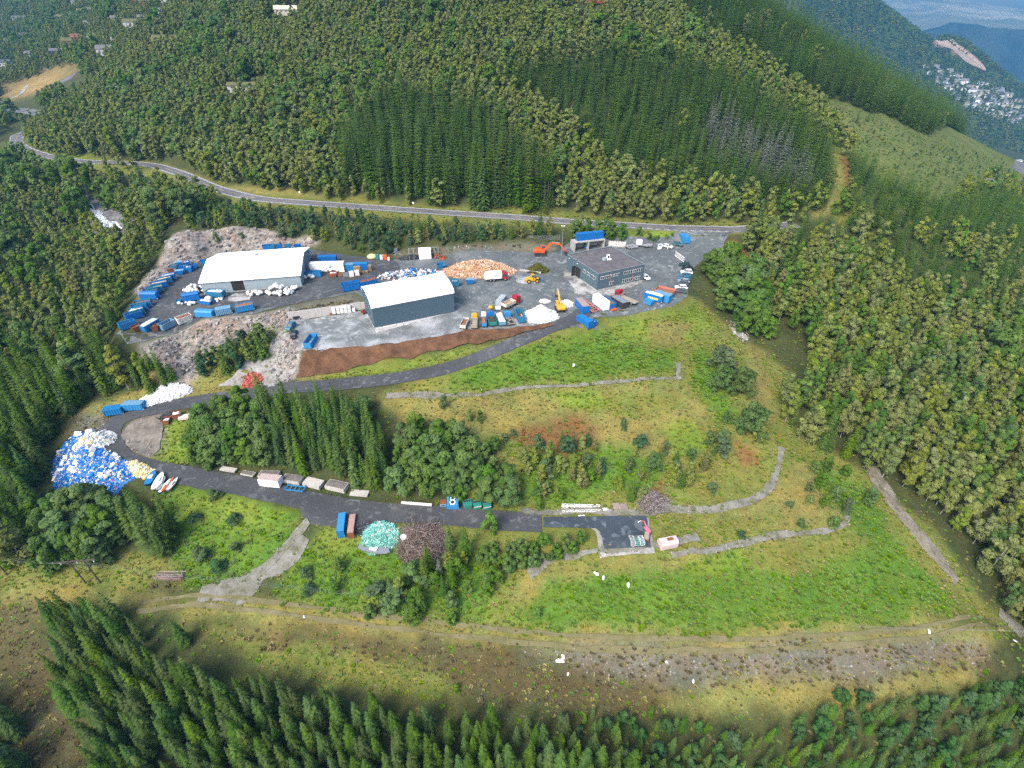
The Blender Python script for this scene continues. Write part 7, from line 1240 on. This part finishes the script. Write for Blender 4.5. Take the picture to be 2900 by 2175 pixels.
CHIP1 = paint('chip_wood', (.56, .30, .14), .9, .4); CHIP2 = paint('chip_pale', (.66, .52, .40), .9, .4); CHIP3 = paint('chip_brown', (.30, .16, .08), .9, .4); PBLUE = paint('blue_plastic', (.004, .19, .62), .5, .2); PRED = paint('red_plastic', (.55, .05, .05), .5, .2); PYEL = paint('yellow_foam', (.78, .66, .30), .8, .3); PDARK = paint('dark_rubbish', (.035, .04, .05), .8, .3); CHIPB = mat('wood_heap', gravel_mat((.15, .08, .042), (.34, .21, .115), 1.5)); GRAVH = mat('gravel_heap', gravel_mat((.15, .16, .165), (.28, .29, .30), 2.)); WHITEH = mat('granulate', gravel_mat((.34, .35, .34), (.56, .57, .56), .8))
heap('wood_heap','great heap of orange-brown shredded waste wood','heap','C5',(1460,540),15.,6.6,5.0,-.03,CHIPB,[(CHIP1,1300,.3,.9,.25),(CHIP2,900,.3,.9,.25),(CHIP3,500,.3,.8,.25),(TRASHW,260,.3,.6,.3)],1,skew=-.3)
heap('mixed_waste_heap','long low heap of mixed coloured scrap behind the arched hall','heap','C5',(840,570),13.,4.2,2.3,.16,PDARK,[(TRASHW,330,.4,1.4,.5),(PBLUE,80,.5,1.4,.6),(PRED,45,.4,1.2,.5),(PDARK,180,.5,1.5,.5),(GREY,120,.5,1.4,.5),(RUSTL,60,.4,1.2,.5)],2)
heap('granulate_heap','tall conical heap of white shredded plastic beside the tippers','heap','K5',(1690,850),6.6,4.4,3.6,.05,WHITEH,[(TRASHW,900,.15,.5,.5),(GREY,60,.15,.35,.4)],3,power=1.0)
heap('granulate_heap','small white heap of plastic shreds beside the yellow handler','heap','K5',(1790,545),2.2,1.6,1.1,.1,WHITEH,[(TRASHW,120,.15,.4,.5)],4); heap('white_sheets','crumpled white sheeting beside the yellow material handler','sheeting','K6',(235,1235),2.6,2.3,1.8,.3,WHITEH,[(TRASHW,60,.4,1.2,.12)],5)
heap('gravel_heap','grey gravel heap behind the yellow wheel loader','heap','C5',(1890,615),5.2,3.0,1.9,.1,GRAVH,[(GREY,160,.1,.3,.7)],6); heap('garden_waste_heap','brown-green heap of branches and garden waste','heap','C6',(385,530),4.6,2.8,3.4,.0,COVM['heath'],[(COVM['olive'],700,.3,1.,.15),(COVM['heath'],500,.3,1.1,.12),(COVM['green'],220,.3,.8,.15)],7)
o, L = oriented('C6',225,535,415,560,.8,'concrete_slab','long pale concrete edge slab before the garden waste','slab'); MB().box(-L/2, L/2, -.3, .3, 0, .7).build('slab', CONCR, o)
heap('plastic_waste_heap','huge spread-out heap of blue and white plastic waste beside the hairpin','heap','D1',(660,730),19,16,2.4,0,PBLUE,[(PBLUE,3600,.25,.8,.5),(TRASHW,2100,.2,.65,.5),(PALEG,500,.2,.7,.5),(TRASHW,70,.9,1.7,.7),(PRED,160,.2,.5,.5),(PYEL,90,.3,.7,.5),(PDARK,220,.3,.7,.4)],8,n=60,pg=poly('D1',[(390,730),(405,650),(450,560),(560,455),(670,450),(690,520),(750,570),(890,650),(950,690),(960,760),(850,850),(790,890),(700,912),(500,915),(420,840)]))
heap('foam_heap','pale grey and yellowish foam blocks at the top of the plastic heap','heap','L1',(480,880),7.,4.,1.9,.25,PYEL,[(PALEG,140,.5,1.4,.5),(TRASHW,220,.4,1.3,.5),(PYEL,110,.4,1.2,.5),(WHITED,90,.4,1.2,.4)],9); heap('foam_heap','yellow foam strip along the road between plastic heap and boats','heap','L1',(1160,1240),6.,2.0,1.2,-.42,PYEL,[(PYEL,260,.3,.9,.5),(TRASHW,130,.3,.8,.5)],10)
heap('white_waste_heap','long white heap of polystyrene and sheeting beside the lower road','heap','L1',(1470,285),8.6,2.5,2.2,.36,WHITEH,[(TRASHW,1100,.3,1.1,.4),(PALEG,60,.3,.8,.3)],11,power=1.6)
heap('net_heap','heap of salmon-red fishing nets on the rubble track','heap','D2',(595,85),3.2,2.6,1.2,.2,SALMON,[(SALMON,110,.3,1.1,.12),(paint('net_brown',(.3,.14,.10),.9,.4),90,.3,1.,.12),(paint('red_net',(.40,.07,.05),.9,.4),160,.3,1.1,.12)],12)
TURQ = paint('turquoise_net', (.10, .38, .32), .9, .5, (.35, .55, .5)); heap('net_heap','turquoise fishing nets draped over a pale scrap hull by the side yard','heap','L3',(975,545),4.6,3.3,2.2,.1,TURQ,[(TURQ,260,.4,1.5,.08),(WHITED,60,.4,1.2,.12),(paint('pale_turquoise',(.28,.60,.52),.9,.5),220,.4,1.2,.1)],13)
heap('cable_heap','black nets and hoses beside the rust-striped container','heap','L3',(740,420),2.8,2.,.7,.0,PDARK,[(PDARK,160,.3,1.,.15),(GREY,40,.3,.8,.12)],14); heap('cable_heap','black net heap beside the red and white skips inside the hairpin','heap','L1',(1550,505),2.6,1.3,.8,.2,PDARK,[(PDARK,120,.3,1.,.15)],15); heap('tyre_heap','black rubbish and tyres beside the white frame tent','heap','K4',(610,385),5.5,1.6,1.4,.1,PDARK,[(PDARK,260,.3,.9,.3),(GREY,40,.3,.7,.2)],16)
def brush(name, label, c, ctr, rx, ry, h, m, n, seed, L=(1.2, 3.4)):
    rr = np.random.RandomState(seed); p0 = P(c, *ctr); b = MB()
    for _ in range(n):
        a = rr.uniform(0, 6.28); r = math.sqrt(rr.rand()); x, y = p0.x + r * rx * math.cos(a), p0.y + r * ry * math.sin(a); z = float(hz(x, y)) + h * (1 - r * r) * rr.uniform(.5, 1.05) + .1; t = rr.uniform(0, 6.28); e = rr.uniform(-.5, .55); l = rr.uniform(*L); d = Vector((math.cos(t) * math.cos(e), math.sin(t) * math.cos(e), math.sin(e))) * l; p = Vector((x, y, z)); k = p + d * .55 + Vector(rr.uniform(-.25, .25, 3)); w = rr.uniform(.03, .09)
        b.tube(p - d * .3, k, w, w * .7, 4, cap=False, m=int(rr.rand() * 3)); b.tube(k, p + d, w * .7, w * .3, 4, cap=False, m=int(rr.rand() * 3))
        if rr.rand() < .5: b.tube(k, k + d * .4 + Vector(rr.uniform(-.5, .5, 3)), w * .5, w * .2, 4, cap=False, m=int(rr.rand() * 3))
    return tag(b.build(name, m), label, 'brushwood', kind='stuff')
TW = [paint('twig_brown', (.21, .14, .115), .9, .4), paint('twig_grey', (.30, .25, .225), .9, .4), paint('twig_dark', (.085, .062, .055), .9, .4)]
brush('brush_heap','big reddish brown heap of dead brushwood and roots','L3',(1640,680),6.2,4.6,2.0,TW,1300,1); brush('brush_heap','greyish round heap of bare branches beside the gravel path','L5',(1600,210),3.7,2.6,1.6,[TW[1],paint('twig_pale',(.36,.32,.34),.9,.4),TW[2]],560,2)
heap('rubble_heap','pale rubble and broken roots beside the wood','rubble','D4',(430,105),3.2,1.6,.6,-.7,mat('rubble_base',gravel_mat((.08,.075,.06),(.2,.19,.175),1.)),[(CONCR,60,.2,.8,.5),(TW[1],40,.2,.9,.2)],21)
o, L = oriented('D5',1075,355,1268,362,2.2,'log_stack','low stack of thin grey-brown logs beside the dry track','log stack'); k = MB(); rr = random.Random(4)
for i in range(34): yy, zz = rr.uniform(-1.1, 1.1), .12 + .16 * (i % 4); xo = rr.uniform(-.5, .5); k.tube((-L/2 + xo, yy, zz), (L/2 + xo * .6, yy + rr.uniform(-.3, .3), zz), rr.uniform(.06, .11), n=6, m=i % 3)
k.build('logs', TW, o)
# ------------------------------------------------------------------ back of the yard
S('K4',1165,600,1322,595,BSKY,None,'blue skip tipped up beside the wood heap',H=1.9); [x for x in col.objects if x.name.startswith('skip')][-1].rotation_euler[0] = .35
S('K4',1412,988,1632,978,B3,TRASHW,'light blue skip with concrete scrap by the arched hall gable',H=2.2,slope=.15,heap=.3); S('K4',1765,935,1948,928,B1,B4,'blue skip with pale grey lid between heap and refuse lorry',slope=.6,H=1.7,lid=B4)
o, L = oriented('K4',795,418,1045,405,5.5,'frame_tent','white cloth frame tent half stripped to its tubes','tent'); k = MB(); k.prism([(-2.7, 0), (-2.7, 2.8), (0, 4.), (2.7, 2.8), (2.7, 0), (2.6, 0), (2.6, 2.75), (0, 3.93), (-2.6, 2.75), (-2.6, 0)], -L/2, L/2); k.build('cloth', FABRIC, o); k = MB()
for x in (-L/2 - 4., -L/2 - 2., L/2 + 1.6, L/2 + 3.2):
    k.bar((x, -2.7, 0), (x, -2.7, 2.8), .12).bar((x, 2.7, 0), (x, 2.7, 2.8), .12).bar((x, -2.7, 2.8), (x, 0, 4.), .12).bar((x, 0, 4.), (x, 2.7, 2.8), .12)
for y, z_ in ((-2.7, 2.8), (2.7, 2.8), (0, 4.)): k.bar((-L/2 - 4., y, z_), (-L/2 - .02, y, z_), .1).bar((L/2 + .02, y, z_), (L/2 + 3.2, y, z_), .1)
k.build('frame', STEEL, o)
def tankbox(c, x, y, m, label, s=1., name='waste_tank'): p = P(c, x, y); o = empty(name, (p.x, p.y, p.z + .15), .1, label, 'tank'); MB().box(-.7*s, .7*s, -.6*s, .6*s, 0, 2.2*s).build('tank', m, o, bevel=.12*s); MB().tube((0, 0, 2.2*s), (0, 0, 2.35*s), .2*s, n=8).build('lid', DARK, o)
tankbox('K4',92,415,ORANGE,'upright orange tank at the back edge of the yard'); tankbox('K4',10,412,TRASHW,'white tank left of the orange tank',.9); tankbox('K4',158,430,TRASHW,'narrow white canister right of the orange tank',.65); tankbox('K3',1840,330,TEAL,'dark green bin behind the hall by the wood edge',1.)
p = P('K3', 1728, 315); o = MB().blob((0, 0, .9), (2.1, 1.6, 1.1), 3, 10, 7, .08).build('tarpaulin_mound', PYEL, None, True); o.location = p; tag(o, 'round yellow-tarped mound at the wood edge', 'mound')
o, L = oriented('K4',298,365,352,330,.2,'yard_sign','pale blue and white sign board on two posts at the back of the yard','sign'); MB().box(-L/2, L/2, -.05, .05, 1., 3.4).build('panel', PALEG, o); k = MB(); [k.box(-L/2 + .1, L/2 - .1, -.07, -.053, z_, z_ + .3) for z_ in (1.3, 2.0, 2.7)]; k.build('stripe', B4, o); MB().box(-L/2 + .1, -L/2 + .2, .053, .15, -.2, 3.3).box(L/2 - .2, L/2 - .1, .053, .15, -.2, 3.3).build('post', STEEL, o)
heap('scrap_heap','red and brown machine scrap right of the frame tent','scrap','K4',(1205,370),3.2,1.6,1.5,-.3,RUSTM,[(RUSTM,60,.3,1.1,.3),(ORANGE,22,.3,1.,.3),(PDARK,50,.3,1.,.3)],22)
o, L = oriented('C5',1880,235,2165,275,.1,'mesh_fence','thin grey wire mesh fence on posts above the yard','fence',lift=.0); k = MB(); n = 12
for i in range(n + 1): k.bar((-L/2 + L * i / n, 0, -.5), (-L/2 + L * i / n, 0, 2.2), .07)
k.build('post', STEEL, o); k = MB(); [k.bar((-L/2, -.05, z_), (L/2, -.05, z_), .03) for z_ in np.linspace(.2, 2.1, 6)]; [k.bar((-L/2 + L * i / 60, -.05, .1), (-L/2 + L * i / 60, -.05, 2.15), .025) for i in range(61)]; k.build('mesh', STEEL, o)
def guard(line, label, h=.75):
    o = empty('guard_rail', (line[0][0], line[0][1], 0), 0, label, 'guard rail'); b = MB(); g = MB(); o.location = (line[0][0], line[0][1], float(hz(line[0][0], line[0][1])))
    for i in range(len(line) - 1):
        p, q = [Vector((l[0] - line[0][0], l[1] - line[0][1], float(hz(l[0], l[1])) - o.location.z)) for l in (line[i], line[i + 1])]; g.bar(p + Vector((0, 0, h - .15)), q + Vector((0, 0, h - .15)), .08, .34); b.bar(p, p + Vector((0, 0, h - .3)), .12)
    g.build('rail', STEEL, o); b.build('post', STEEL, o)
guard(wline('K7',[(1250,95),(1370,118),(1460,150),(1492,210),(1480,270),(1440,300)],2.5),'grey guard rail curving round the sky-blue freight container'); guard(wline('K7',[(2200,98),(2080,102),(1985,125),(1925,170),(1900,240),(1925,335)],2.5),'grey guard rail curving at the far side of the junction')
hl = highway[:, :2]; t_ = np.gradient(hl, axis=0); t_ /= np.linalg.norm(t_, axis=1)[:, None]; off = hl - np.column_stack([-t_[:, 1], t_[:, 0]]) * 4.6; px_, py_, _ = proj(off[:, 0], off[:, 1], hz(off[:, 0], off[:, 1])); sel = off[(px_ > 880) & (px_ < 1530)]; guard(sel, 'long grey guard rail along the highway above the yard'); sel = off[(px_ > 480) & (px_ < 640)]; guard(sel, 'short grey guard rail on the highway bend above the wood')
def post_sign(c, x, y, label, m=WHITE, rd=.45, h=2.2): p = P(c, x, y); o = empty('road_sign', p, 0, label, 'sign'); MB().tube((0, 0, -.3), (0, 0, h + .3), .05, n=6).build('post', STEEL, o); MB().tube((0, -.06, h), (0, -.09, h), rd, n=16).build('sign_face', m, o)
post_sign('C2',490,1300,'round white road sign above the highway by the plantation'); post_sign('C1',1882,1232,'small red and white road sign beside the highway bend',WHITE); post_sign('C1',740,1005,'thin marker post sign at the left highway bend',PALEG,.3)
# ------------------------------------------------------------------ along the lower road
C('L1',702,540,946,496,B2,B2,'blue closed ribbed container at the outside of the hairpin',top=B2,ribs=7); C('L1',955,470,1216,438,BSKY,TRASHW,'blue container with white-dusted top next to the white waste heap',top=B4,ribs=7)
S('L1',1472,655,1582,640,RUSTM,TRASHW,'low red skip with white load inside the hairpin',heap=.2); S('L1',1610,590,1740,548,RUSTM,TRASHW,'white-heaped red skip beside the hairpin grove',heap=.6,H=1.7); p = P('L1', 1800, 540); o = empty('plank_stack', (p.x, p.y, p.z + .1), .2, 'stack of white planks at the edge of the hairpin grove', 'planks'); k = MB(); [k.box(-2, 2, -.9 + j * .3, -.65 + j * .3, i * .2, i * .2 + .17) for i in range(4) for j in range(6)]; k.build('planks', WHITED, o)
def boat(c, x, y, rz, L, W, hull, deck, label, name='boat', roll=0.):
    p = P(c, x, y); o = empty(name, (p.x, p.y, p.z + .2), rz, label, 'boat', None); o.rotation_euler[0] = roll; st = [(-.5, .72, .0), (-.3, .95, -.02), (0, 1., 0), (.25, .8, .06), (.42, .42, .15), (.5, .02, .25)]; vs = []; n = 7
    for f, w, r in st:
        for k in range(n): a = math.pi * k / (n - 1); vs.append((f * L, -math.cos(a) * W / 2 * w, .75 - math.sin(a) ** .7 * (.72 - r) + (r * .4)))
    fs = [(i * n + k, i * n + k + 1, (i + 1) * n + k + 1, (i + 1) * n + k) for i in range(len(st) - 1) for k in range(n - 1)] + [tuple(range(n))[::-1]]; h = mesh_obj('hull', vs, fs, hull, o, True)
    dk = [(f * L * .97, sg * W / 2 * w * .94, .72 + r * .3) for sg in (-1, 1) for f, w, r in st]; m = len(st); mesh_obj('deck', dk, [(i, i + 1, m + i + 1, m + i) for i in range(m - 1)], deck, o); k = MB().box(-L * .12, L * .12, -W * .25, W * .25, .74, 1.05); k.build('thwart', WHITED, o); return o
for x, y, L_, W_, hu, dk, lb, nm in [(1330,1365,5.2,2.2,B1,B2,'blue tarped boat at the end of the yellow foam','boat'),(1432,1405,6.2,2.1,WHITE,WHITE,'white motor boat with red stripe, bow to the road','boat'),(1472,1440,5.2,1.3,CARG,CARS,'slim grey boat leaning beside the white one','boat'),(1522,1475,5.,1.1,B1,WHITE,'blue and white rowing boat among the boats','boat'),(1566,1450,5.2,.9,ORANGE,ORANGE,'narrow orange kayak among the boats','kayak'),(1622,1450,4.6,1.3,PALEG,WHITED,'pale grey dinghy at the end of the boat row','boat')]: boat('L1', x, y, 1.75 if x < 1500 else 1.5, L_, W_, hu, dk, lb, nm)
boat('L3',890,770,-.25,8.5,2.8,WHITED,GREY,'broken grey-white hull lying below the turquoise nets')
boxcon('L2',305,312,628,362,WHITE,'white container with rust-striped roof on the roadside',roof=paint('rust_striped',(.52,.46,.44),.8,.9,(.28,.09,.05),scale=1.6),W=2.4,H=2.5)
def slabs(c, x1, y1, x2, y2, label, n=5, W=2.6, top=None):
    o, L = oriented(c, x1, y1, x2, y2, W, 'slab_stack', label, 'slabs', 'stacks of concrete slabs on the roadside'); k = MB(); rr = random.Random(int(x1))
    for i in range(n): e = rr.uniform(-.08, .08); k.box(-L/2 + e, L/2 + e, -W/2 + e * .5, W/2 + e * .5, i * .24, i * .24 + .21)
    k.build('slab', paint('stacked_concrete', (.50, .48, .45), .9, .7, (.22, .2, .17)), o)
    if top: k = MB(); lumps(L - .3, W - .3, n * .24 + .02, int(x1), None, k, .5, .05, .06); k.build('moss', top, o)
MOSS = paint('moss_dirt', (.13, .115, .105), .95, .6, (.30, .28, .25))
slabs('L2',-320,70,-80,125,'flat pale slabs at the grove end of the roadside stacks',2,1.4); slabs('L2',5,140,205,190,'thin pale slab stack left of the rust-roofed container',2,1.5,MOSS); slabs('L2',290,205,600,235,'slab stack hidden behind the rust-roofed white container',5,2.4,MOSS); slabs('L2',655,265,935,320,'dark-topped slab stack beside the blue lifting frame',5,2.6,MOSS); slabs('L2',985,315,1252,392,'pale slab stack with dark hooks, middle of the roadside',5,2.6); slabs('L2',1340,370,1640,452,'tall dark-topped slab stack right of the pale one',6,2.7,MOSS); slabs('L2',1715,470,1995,502,'low flat slab at the right end of the stacks',2,2.)
o, L = oriented('L2',705,385,990,432,1.9,'lifting_frame','low bright blue steel lifting frame on the roadside','frame'); k = MB(); [k.box(-L/2, L/2, s_ - .09, s_ + .09, .2, .42) for s_ in (-.85, .85)]; [k.box(x - .09, x + .09, -.76, .76, .22, .4) for x in np.linspace(-L/2 + .1, L/2 - .1, 5)]; [k.box(x - .12, x + .12, y - .12, y + .12, .42, .95) for x in (-L/2 + .1, L/2 - .1) for y in (-.85, .85)]; k.build('frame', BSKY, o)
boxcon('L2',1545,1168,1660,1150,B2,'blue container with plain roof standing endwise to the side yard',W=6.06,turned=True,roof=BSKY,H=2.6); boxcon('L2',1705,1178,1806,1162,RUSTM,'rust-striped white container next to the blue one on the side yard',W=6.06,turned=True,roof=paint('rust_stripes',(.40,.30,.28),.85,.95,(.26,.07,.04),scale=1.3),H=2.2)
o, L = oriented('L3',1305,42,1785,92,.6,'concrete_beam','long white concrete beam lying on the verge','beam'); MB().box(-L/2, L/2, -.3, .3, 0, .45).build('beam', paint('beam_concrete', (.6, .58, .55), .9, .4), o)
p = P('L3', 1350, 590); o = MB().blob((0, 0, .8), (.95, .9, .85), 5, 10, 7, .1).build('buoy', TRASHW, None, True); o.location = p; tag(o, 'white round buoy at the left edge of the big brushwood heap', 'buoy')
o, L = oriented('L4',492,425,622,422,1.7,'pump_unit','small pale blue pump unit with rusty lid by the road','pump'); MB().box(-L/2, L/2, -.8, .8, 0, 1.).build('body', B4, o, bevel=.04); MB().box(-L/2 + .02, L/2 - .02, -.8, .82, 1.003, 1.12).build('lid', RUSTM, o); MB().box(-.4, .4, -.84, -.803, .35, .65).build('grille', DARK, o)
o, L = oriented('L4',632,475,882,470,2.9,'hopper','bright blue hopper with round white manhole rings','hopper'); MB().box(-L/2, L/2, -1.4, 1.4, 0, 1.6).box(-L/2 + .1, -L/2 + .7, -1.5, 1.5, 1.6, 1.75).box(L/2 - .7, L/2 - .1, -1.5, 1.5, 1.6, 1.75).build('body', BSKY, o, bevel=.05)
for y_, r_ in ((-.55, .78), (.75, .62)): k = MB().tube((0, y_, 1.605), (0, y_, 1.8), r_, n=18).build('ring', WHITE, o); MB().tube((0, y_, 1.803), (0, y_, 1.83), r_ * .7, n=14).build('hatch', DARK, k)
for x1, y1, x2, y2, lb, lit in ((985,478,1165,452,'plain green skip nearest the blue hopper',None),(1195,492,1362,462,'green skip with white rim, middle of three',1),(1398,500,1562,468,'green skip with white rim, last of three by the asphalt end',1)):
    o = S('L4',x1,y1,x2,y2,TEAL,None,lb,H=1.35,W=2.1,slope=.2,lid=TEAL,group='green skips by the road'); Lk = .8; MB().box(-1., 1., .2, .75, 1.445, 1.5).build('flap', DARK, o); k = MB(); [k.tube((x, -.35, 1.445), (x, -.35, 1.5), .12, n=8) for x in (-.6, 0, .6)]; k.build('port', DARK, o)
    if lit: MB().box(-1.0, 1.0, -1.22, -1.1, 1.05, 1.25).build('bar', WHITED, o)
def truss(c, x1, y1, x2, y2, label, W=1.2, h=.9):
    o, L = oriented(c, x1, y1, x2, y2, W, 'gangway', label, 'gangway', 'white steel gangways'); k = MB(); n = 10
    for y in (-W/2, W/2):
        for z_ in (.15, h): k.bar((-L/2, y, z_), (L/2, y, z_), .09)
        for i in range(n): xa, xb = -L/2 + L * i / n, -L/2 + L * (i + 1) / n; k.bar((xa, y, .15 if i % 2 else h), (xb, y, h if i % 2 else .15), .06)
    k.build('side_truss', WHITE, o); k = MB(); [k.box(-L/2 + L * i / n - .05, -L/2 + L * i / n + .05, -W/2 + .05, W/2 - .05, .1, .2) for i in range(n + 1)]; k.build('crossbar', STEEL, o)
truss('L5',165,278,772,255,'slim white truss gangway, the upper of two',.5,.6); truss('L5',172,360,780,322,'wide white truss gangway, the lower of two',1.3,.8)
o, L = oriented('L5',430,408,530,402,.3,'plank','short white plank at the edge of the fresh asphalt','plank'); MB().box(-L/2, L/2, -.12, .12, 0, .12).build('plank', WHITE, o); p = P('L5', 855, 295); o = MB().blob((0, 0, .2), (.75, .5, .35), 8, 8, 5, .3).build('white_bag', TRASHW); o.location = p; tag(o, 'crumpled white bag between gangway and concrete plate', 'bag')
o, L = oriented('L5',980,315,1205,312,3.4,'concrete_plate','square brown-stained concrete plate on the grass','plate'); MB().box(-L/2, L/2, -1.6, 1.6, 0, .35).build('plate', paint('stained_concrete', (.33, .26, .23), .9, .9, (.12, .09, .08), scale=.8), o); MB().box(-.12, .12, -.12, .12, .353, .5).build('hook', DARK, o)
p = P('L5', 1505, 640); o = empty('mini_digger', (p.x, p.y, p.z + .25), 1.9, 'pink-red mini digger arm at the edge of the fresh asphalt', 'digger'); MB().box(-1., 1., -.5, .5, .3, .8).build('body', paint('pink_paint', (.62, .16, .24), .5, .4), o, bevel=.05); MB().bar((.6, 0, .8), (1.6, .1, 1.9), .22).bar((1.6, .1, 1.9), (2.6, .5, 1.2), .18).build('boom', paint('pink_paint', (.62, .16, .24)), o); MB().bar((2.6, .5, 1.2), (2.7, 1.2, .7), .14).build('stick', WHITE, o); [MB().box(-.9, .9, sy * .55 - .14, sy * .55 + .14, 0, .35).build('track', DARK, o) for sy in (-1, 1)]
p = P('L5', 1495, 730); o = empty('scrap_wagon', (p.x, p.y, p.z + .25), 1.25, 'rusty flat wagon behind the pink digger', 'wagon'); trough(MB(), 3., 1.4, .75, .4, .06).build('tray', RUSTL, o); MB().box(-1.2, 1.2, -.55, .55, .47, .55).build('floor', BEIGE, o); [MB().tube((x, sy * .72, .3), (x, sy * .88, .3), .3, n=10).build('wheel', RUBBER, o) for x in (-.8, .8) for sy in (-1, 1)]
for x, y, lb, m, w_ in ((1290,880,'long slim white crate frame on the asphalt',WHITED,.9),(1362,870,'pale green crate cage, middle of the three on the asphalt',paint('pale_green',(.42,.5,.42),.6,.6),1.2),(1430,865,'white crate cage nearest the rusty wagon',WHITE,1.1)):
    p = P('L5', x, y); o = empty('crate_cage', (p.x, p.y, p.z + .25), .08, lb, 'crate', 'crates on the fresh asphalt'); k = MB(); hh = .9; Ly = 2.2 if w_ > 1 else 2.6
    for sx in (-1, 1):
        for sy in (-1, 1): k.bar((sx * w_/2, sy * Ly/2 + Ly/2, 0), (sx * w_/2, sy * Ly/2 + Ly/2, hh), .08)
        for z_ in (.08, hh): k.bar((sx * w_/2, 0, z_), (sx * w_/2, Ly, z_), .08)
    for i in range(7): k.bar((-w_/2, Ly * i / 6, .08), (w_/2, Ly * i / 6, .08), .07).bar((-w_/2, Ly * i / 6, hh), (w_/2, Ly * i / 6, hh), .05)
    k.build('frame', m, o); MB().box(-w_/2 + .05, w_/2 - .05, .1, Ly - .1, .05, .3).build('tray', GREY if w_ < 1 else TEAL, o)
o, L = oriented('L5',1722,942,1985,905,2.4,'tank_shed','pale pink steel tank shed on the dry grass','tank'); MB().prism([(-1.2, 0), (1.2, 0), (1.25, 1.6), (.8, 2.3), (-.8, 2.3), (-1.25, 1.6)], -L/2, L/2).build('body', PINKW, o, bevel=.05); MB().box(-.4, 1.2, -.4, .4, 2.303, 2.36).build('patch', RUSTM, o); MB().tube((L/2 - .8, 0, 2.3), (L/2 - .8, 0, 2.55), .3, n=10).build('hatch', PINKW, o)
for c, x, y, s_, lb in (('D6',1965,275,1.3,'white plastic sheet on the meadow, upper of the pair'),('D6',2012,300,1.0,'white plastic sheet on the meadow, lower of the pair'),('D6',2165,345,1.2,'lone white plastic sheet on the green meadow'),('D6',1790,905,.8,'small white scrap on the stony bank'),('D7',485,790,.8,'white scrap at the lower edge of the stony bank'),('D7',345,690,.9,'white plate on the stony bank'),('D7',2160,580,.8,'white bag at the far corner of the track'),('D7',1715,530,1.1,'pale flat stone slab on the dry track'),('C6',710,1372,1.5,'white stone pile on the upper meadow'),('C6',1045,1260,.7,'small white stake in the upper meadow'),('D3',455,152,.5,'white stone on the upper path'),('D6',135,545,.8,'pale stone on the dry track below the copse')):
    p = P(c, x, y); o = MB().blob((0, 0, .1), (s_ * .65, s_ * .32, .22), int(x), 7, 5, .35).build('litter', TRASHW); o.location = p; o.rotation_euler = (0, 0, x % 3 - .8); tag(o, lb, 'litter')
o, L = oriented('D6',1712,832,1765,838,1.6,'board','tilted white board lying on the stony bank','board'); MB().box(-L/2, L/2, -.8, .8, .1, .2).build('board', WHITE, o); o.rotation_euler[0] = .5
# ------------------------------------------------------------------ stream, power line
ROCK = mat('stream_rock', gravel_mat((.03, .03, .032), (.16, .155, .15), .6)); WATER = mat('white_water', lambda n, out: n.bsdf(out, n.mix(n.ramp(n.noise(n.pos(), .9, 5, .7), [(.45, 0.), (.6, 1.)]), (.10, .13, .15), (.70, .74, .78)), .25))
ribbon('stream_bed', wline('C1',[(150,1180),(300,1210),(430,1245),(530,1290),(620,1340),(680,1390),(740,1430),(770,1480)],2), 14, ROCK, .35, 8, jag=.4); ribbon('stream', wline('C1',[(520,1295),(590,1325),(640,1370),(660,1400),(720,1420),(745,1460)],1.2), 3.4, WATER, .55, 2, jag=1.)
def pylon(c, x, y, h, label):
    p = P(c, x, y); o = empty('power_pole', (p.x, p.y, p.z), .1, label, 'power pole'); [MB().tube((sx * 1.6, 0, -.4), (sx * 1.6, 0, h), .17, .13).build('pole', TW[2], o) for sx in (-1, 1)]; MB().box(-4.2, 4.2, -.12, .12, h - .6, h - .35).bar((-1.6, 0, h * .45), (1.6, 0, h * .8), .1).bar((1.6, 0, h * .45), (-1.6, 0, h * .8), .1).build('crossarm', TW[2], o); [MB().tube((x_, 0, h - 1.3), (x_, 0, h - .6), .09, n=6).build('insulator', WHITE, o) for x_ in (-3.6, 0, 3.6)]; return [Vector((p.x + x_, p.y, p.z + h - 1.3)) for x_ in (-3.6, 0, 3.6)]
A1 = pylon('D5', 650, 372, 9., 'double wooden power pole with crossarm at the edge of the dark spruces'); A0 = pylon('D5', 5, 320, 9., 'wooden power pole at the left edge beyond the heath'); A2 = [P('v', 2212, 1420) + Vector((14 + k * 3, 0, 11)) for k in (-1, 0, 1)]
for i, (u, v, w_) in enumerate(zip(A0, A1, A2)):
    b = MB()
    for s_, e_, sag in ((u, v, 1.), (v, w_, 6.)):
        pr = None
        for t in np.linspace(0, 1, 24):
            q_ = s_.lerp(e_, t) - Vector((0, 0, sag * 4 * t * (1 - t)))
            if pr is not None: b.tube(pr, q_, .012, n=4, cap=False)
            pr = q_
    tag(b.build('power_cable', GREY), ['thin power cable nearest the spruce wood','thin middle power cable over the dry track','thin power cable nearest the meadow'][i], 'cable')
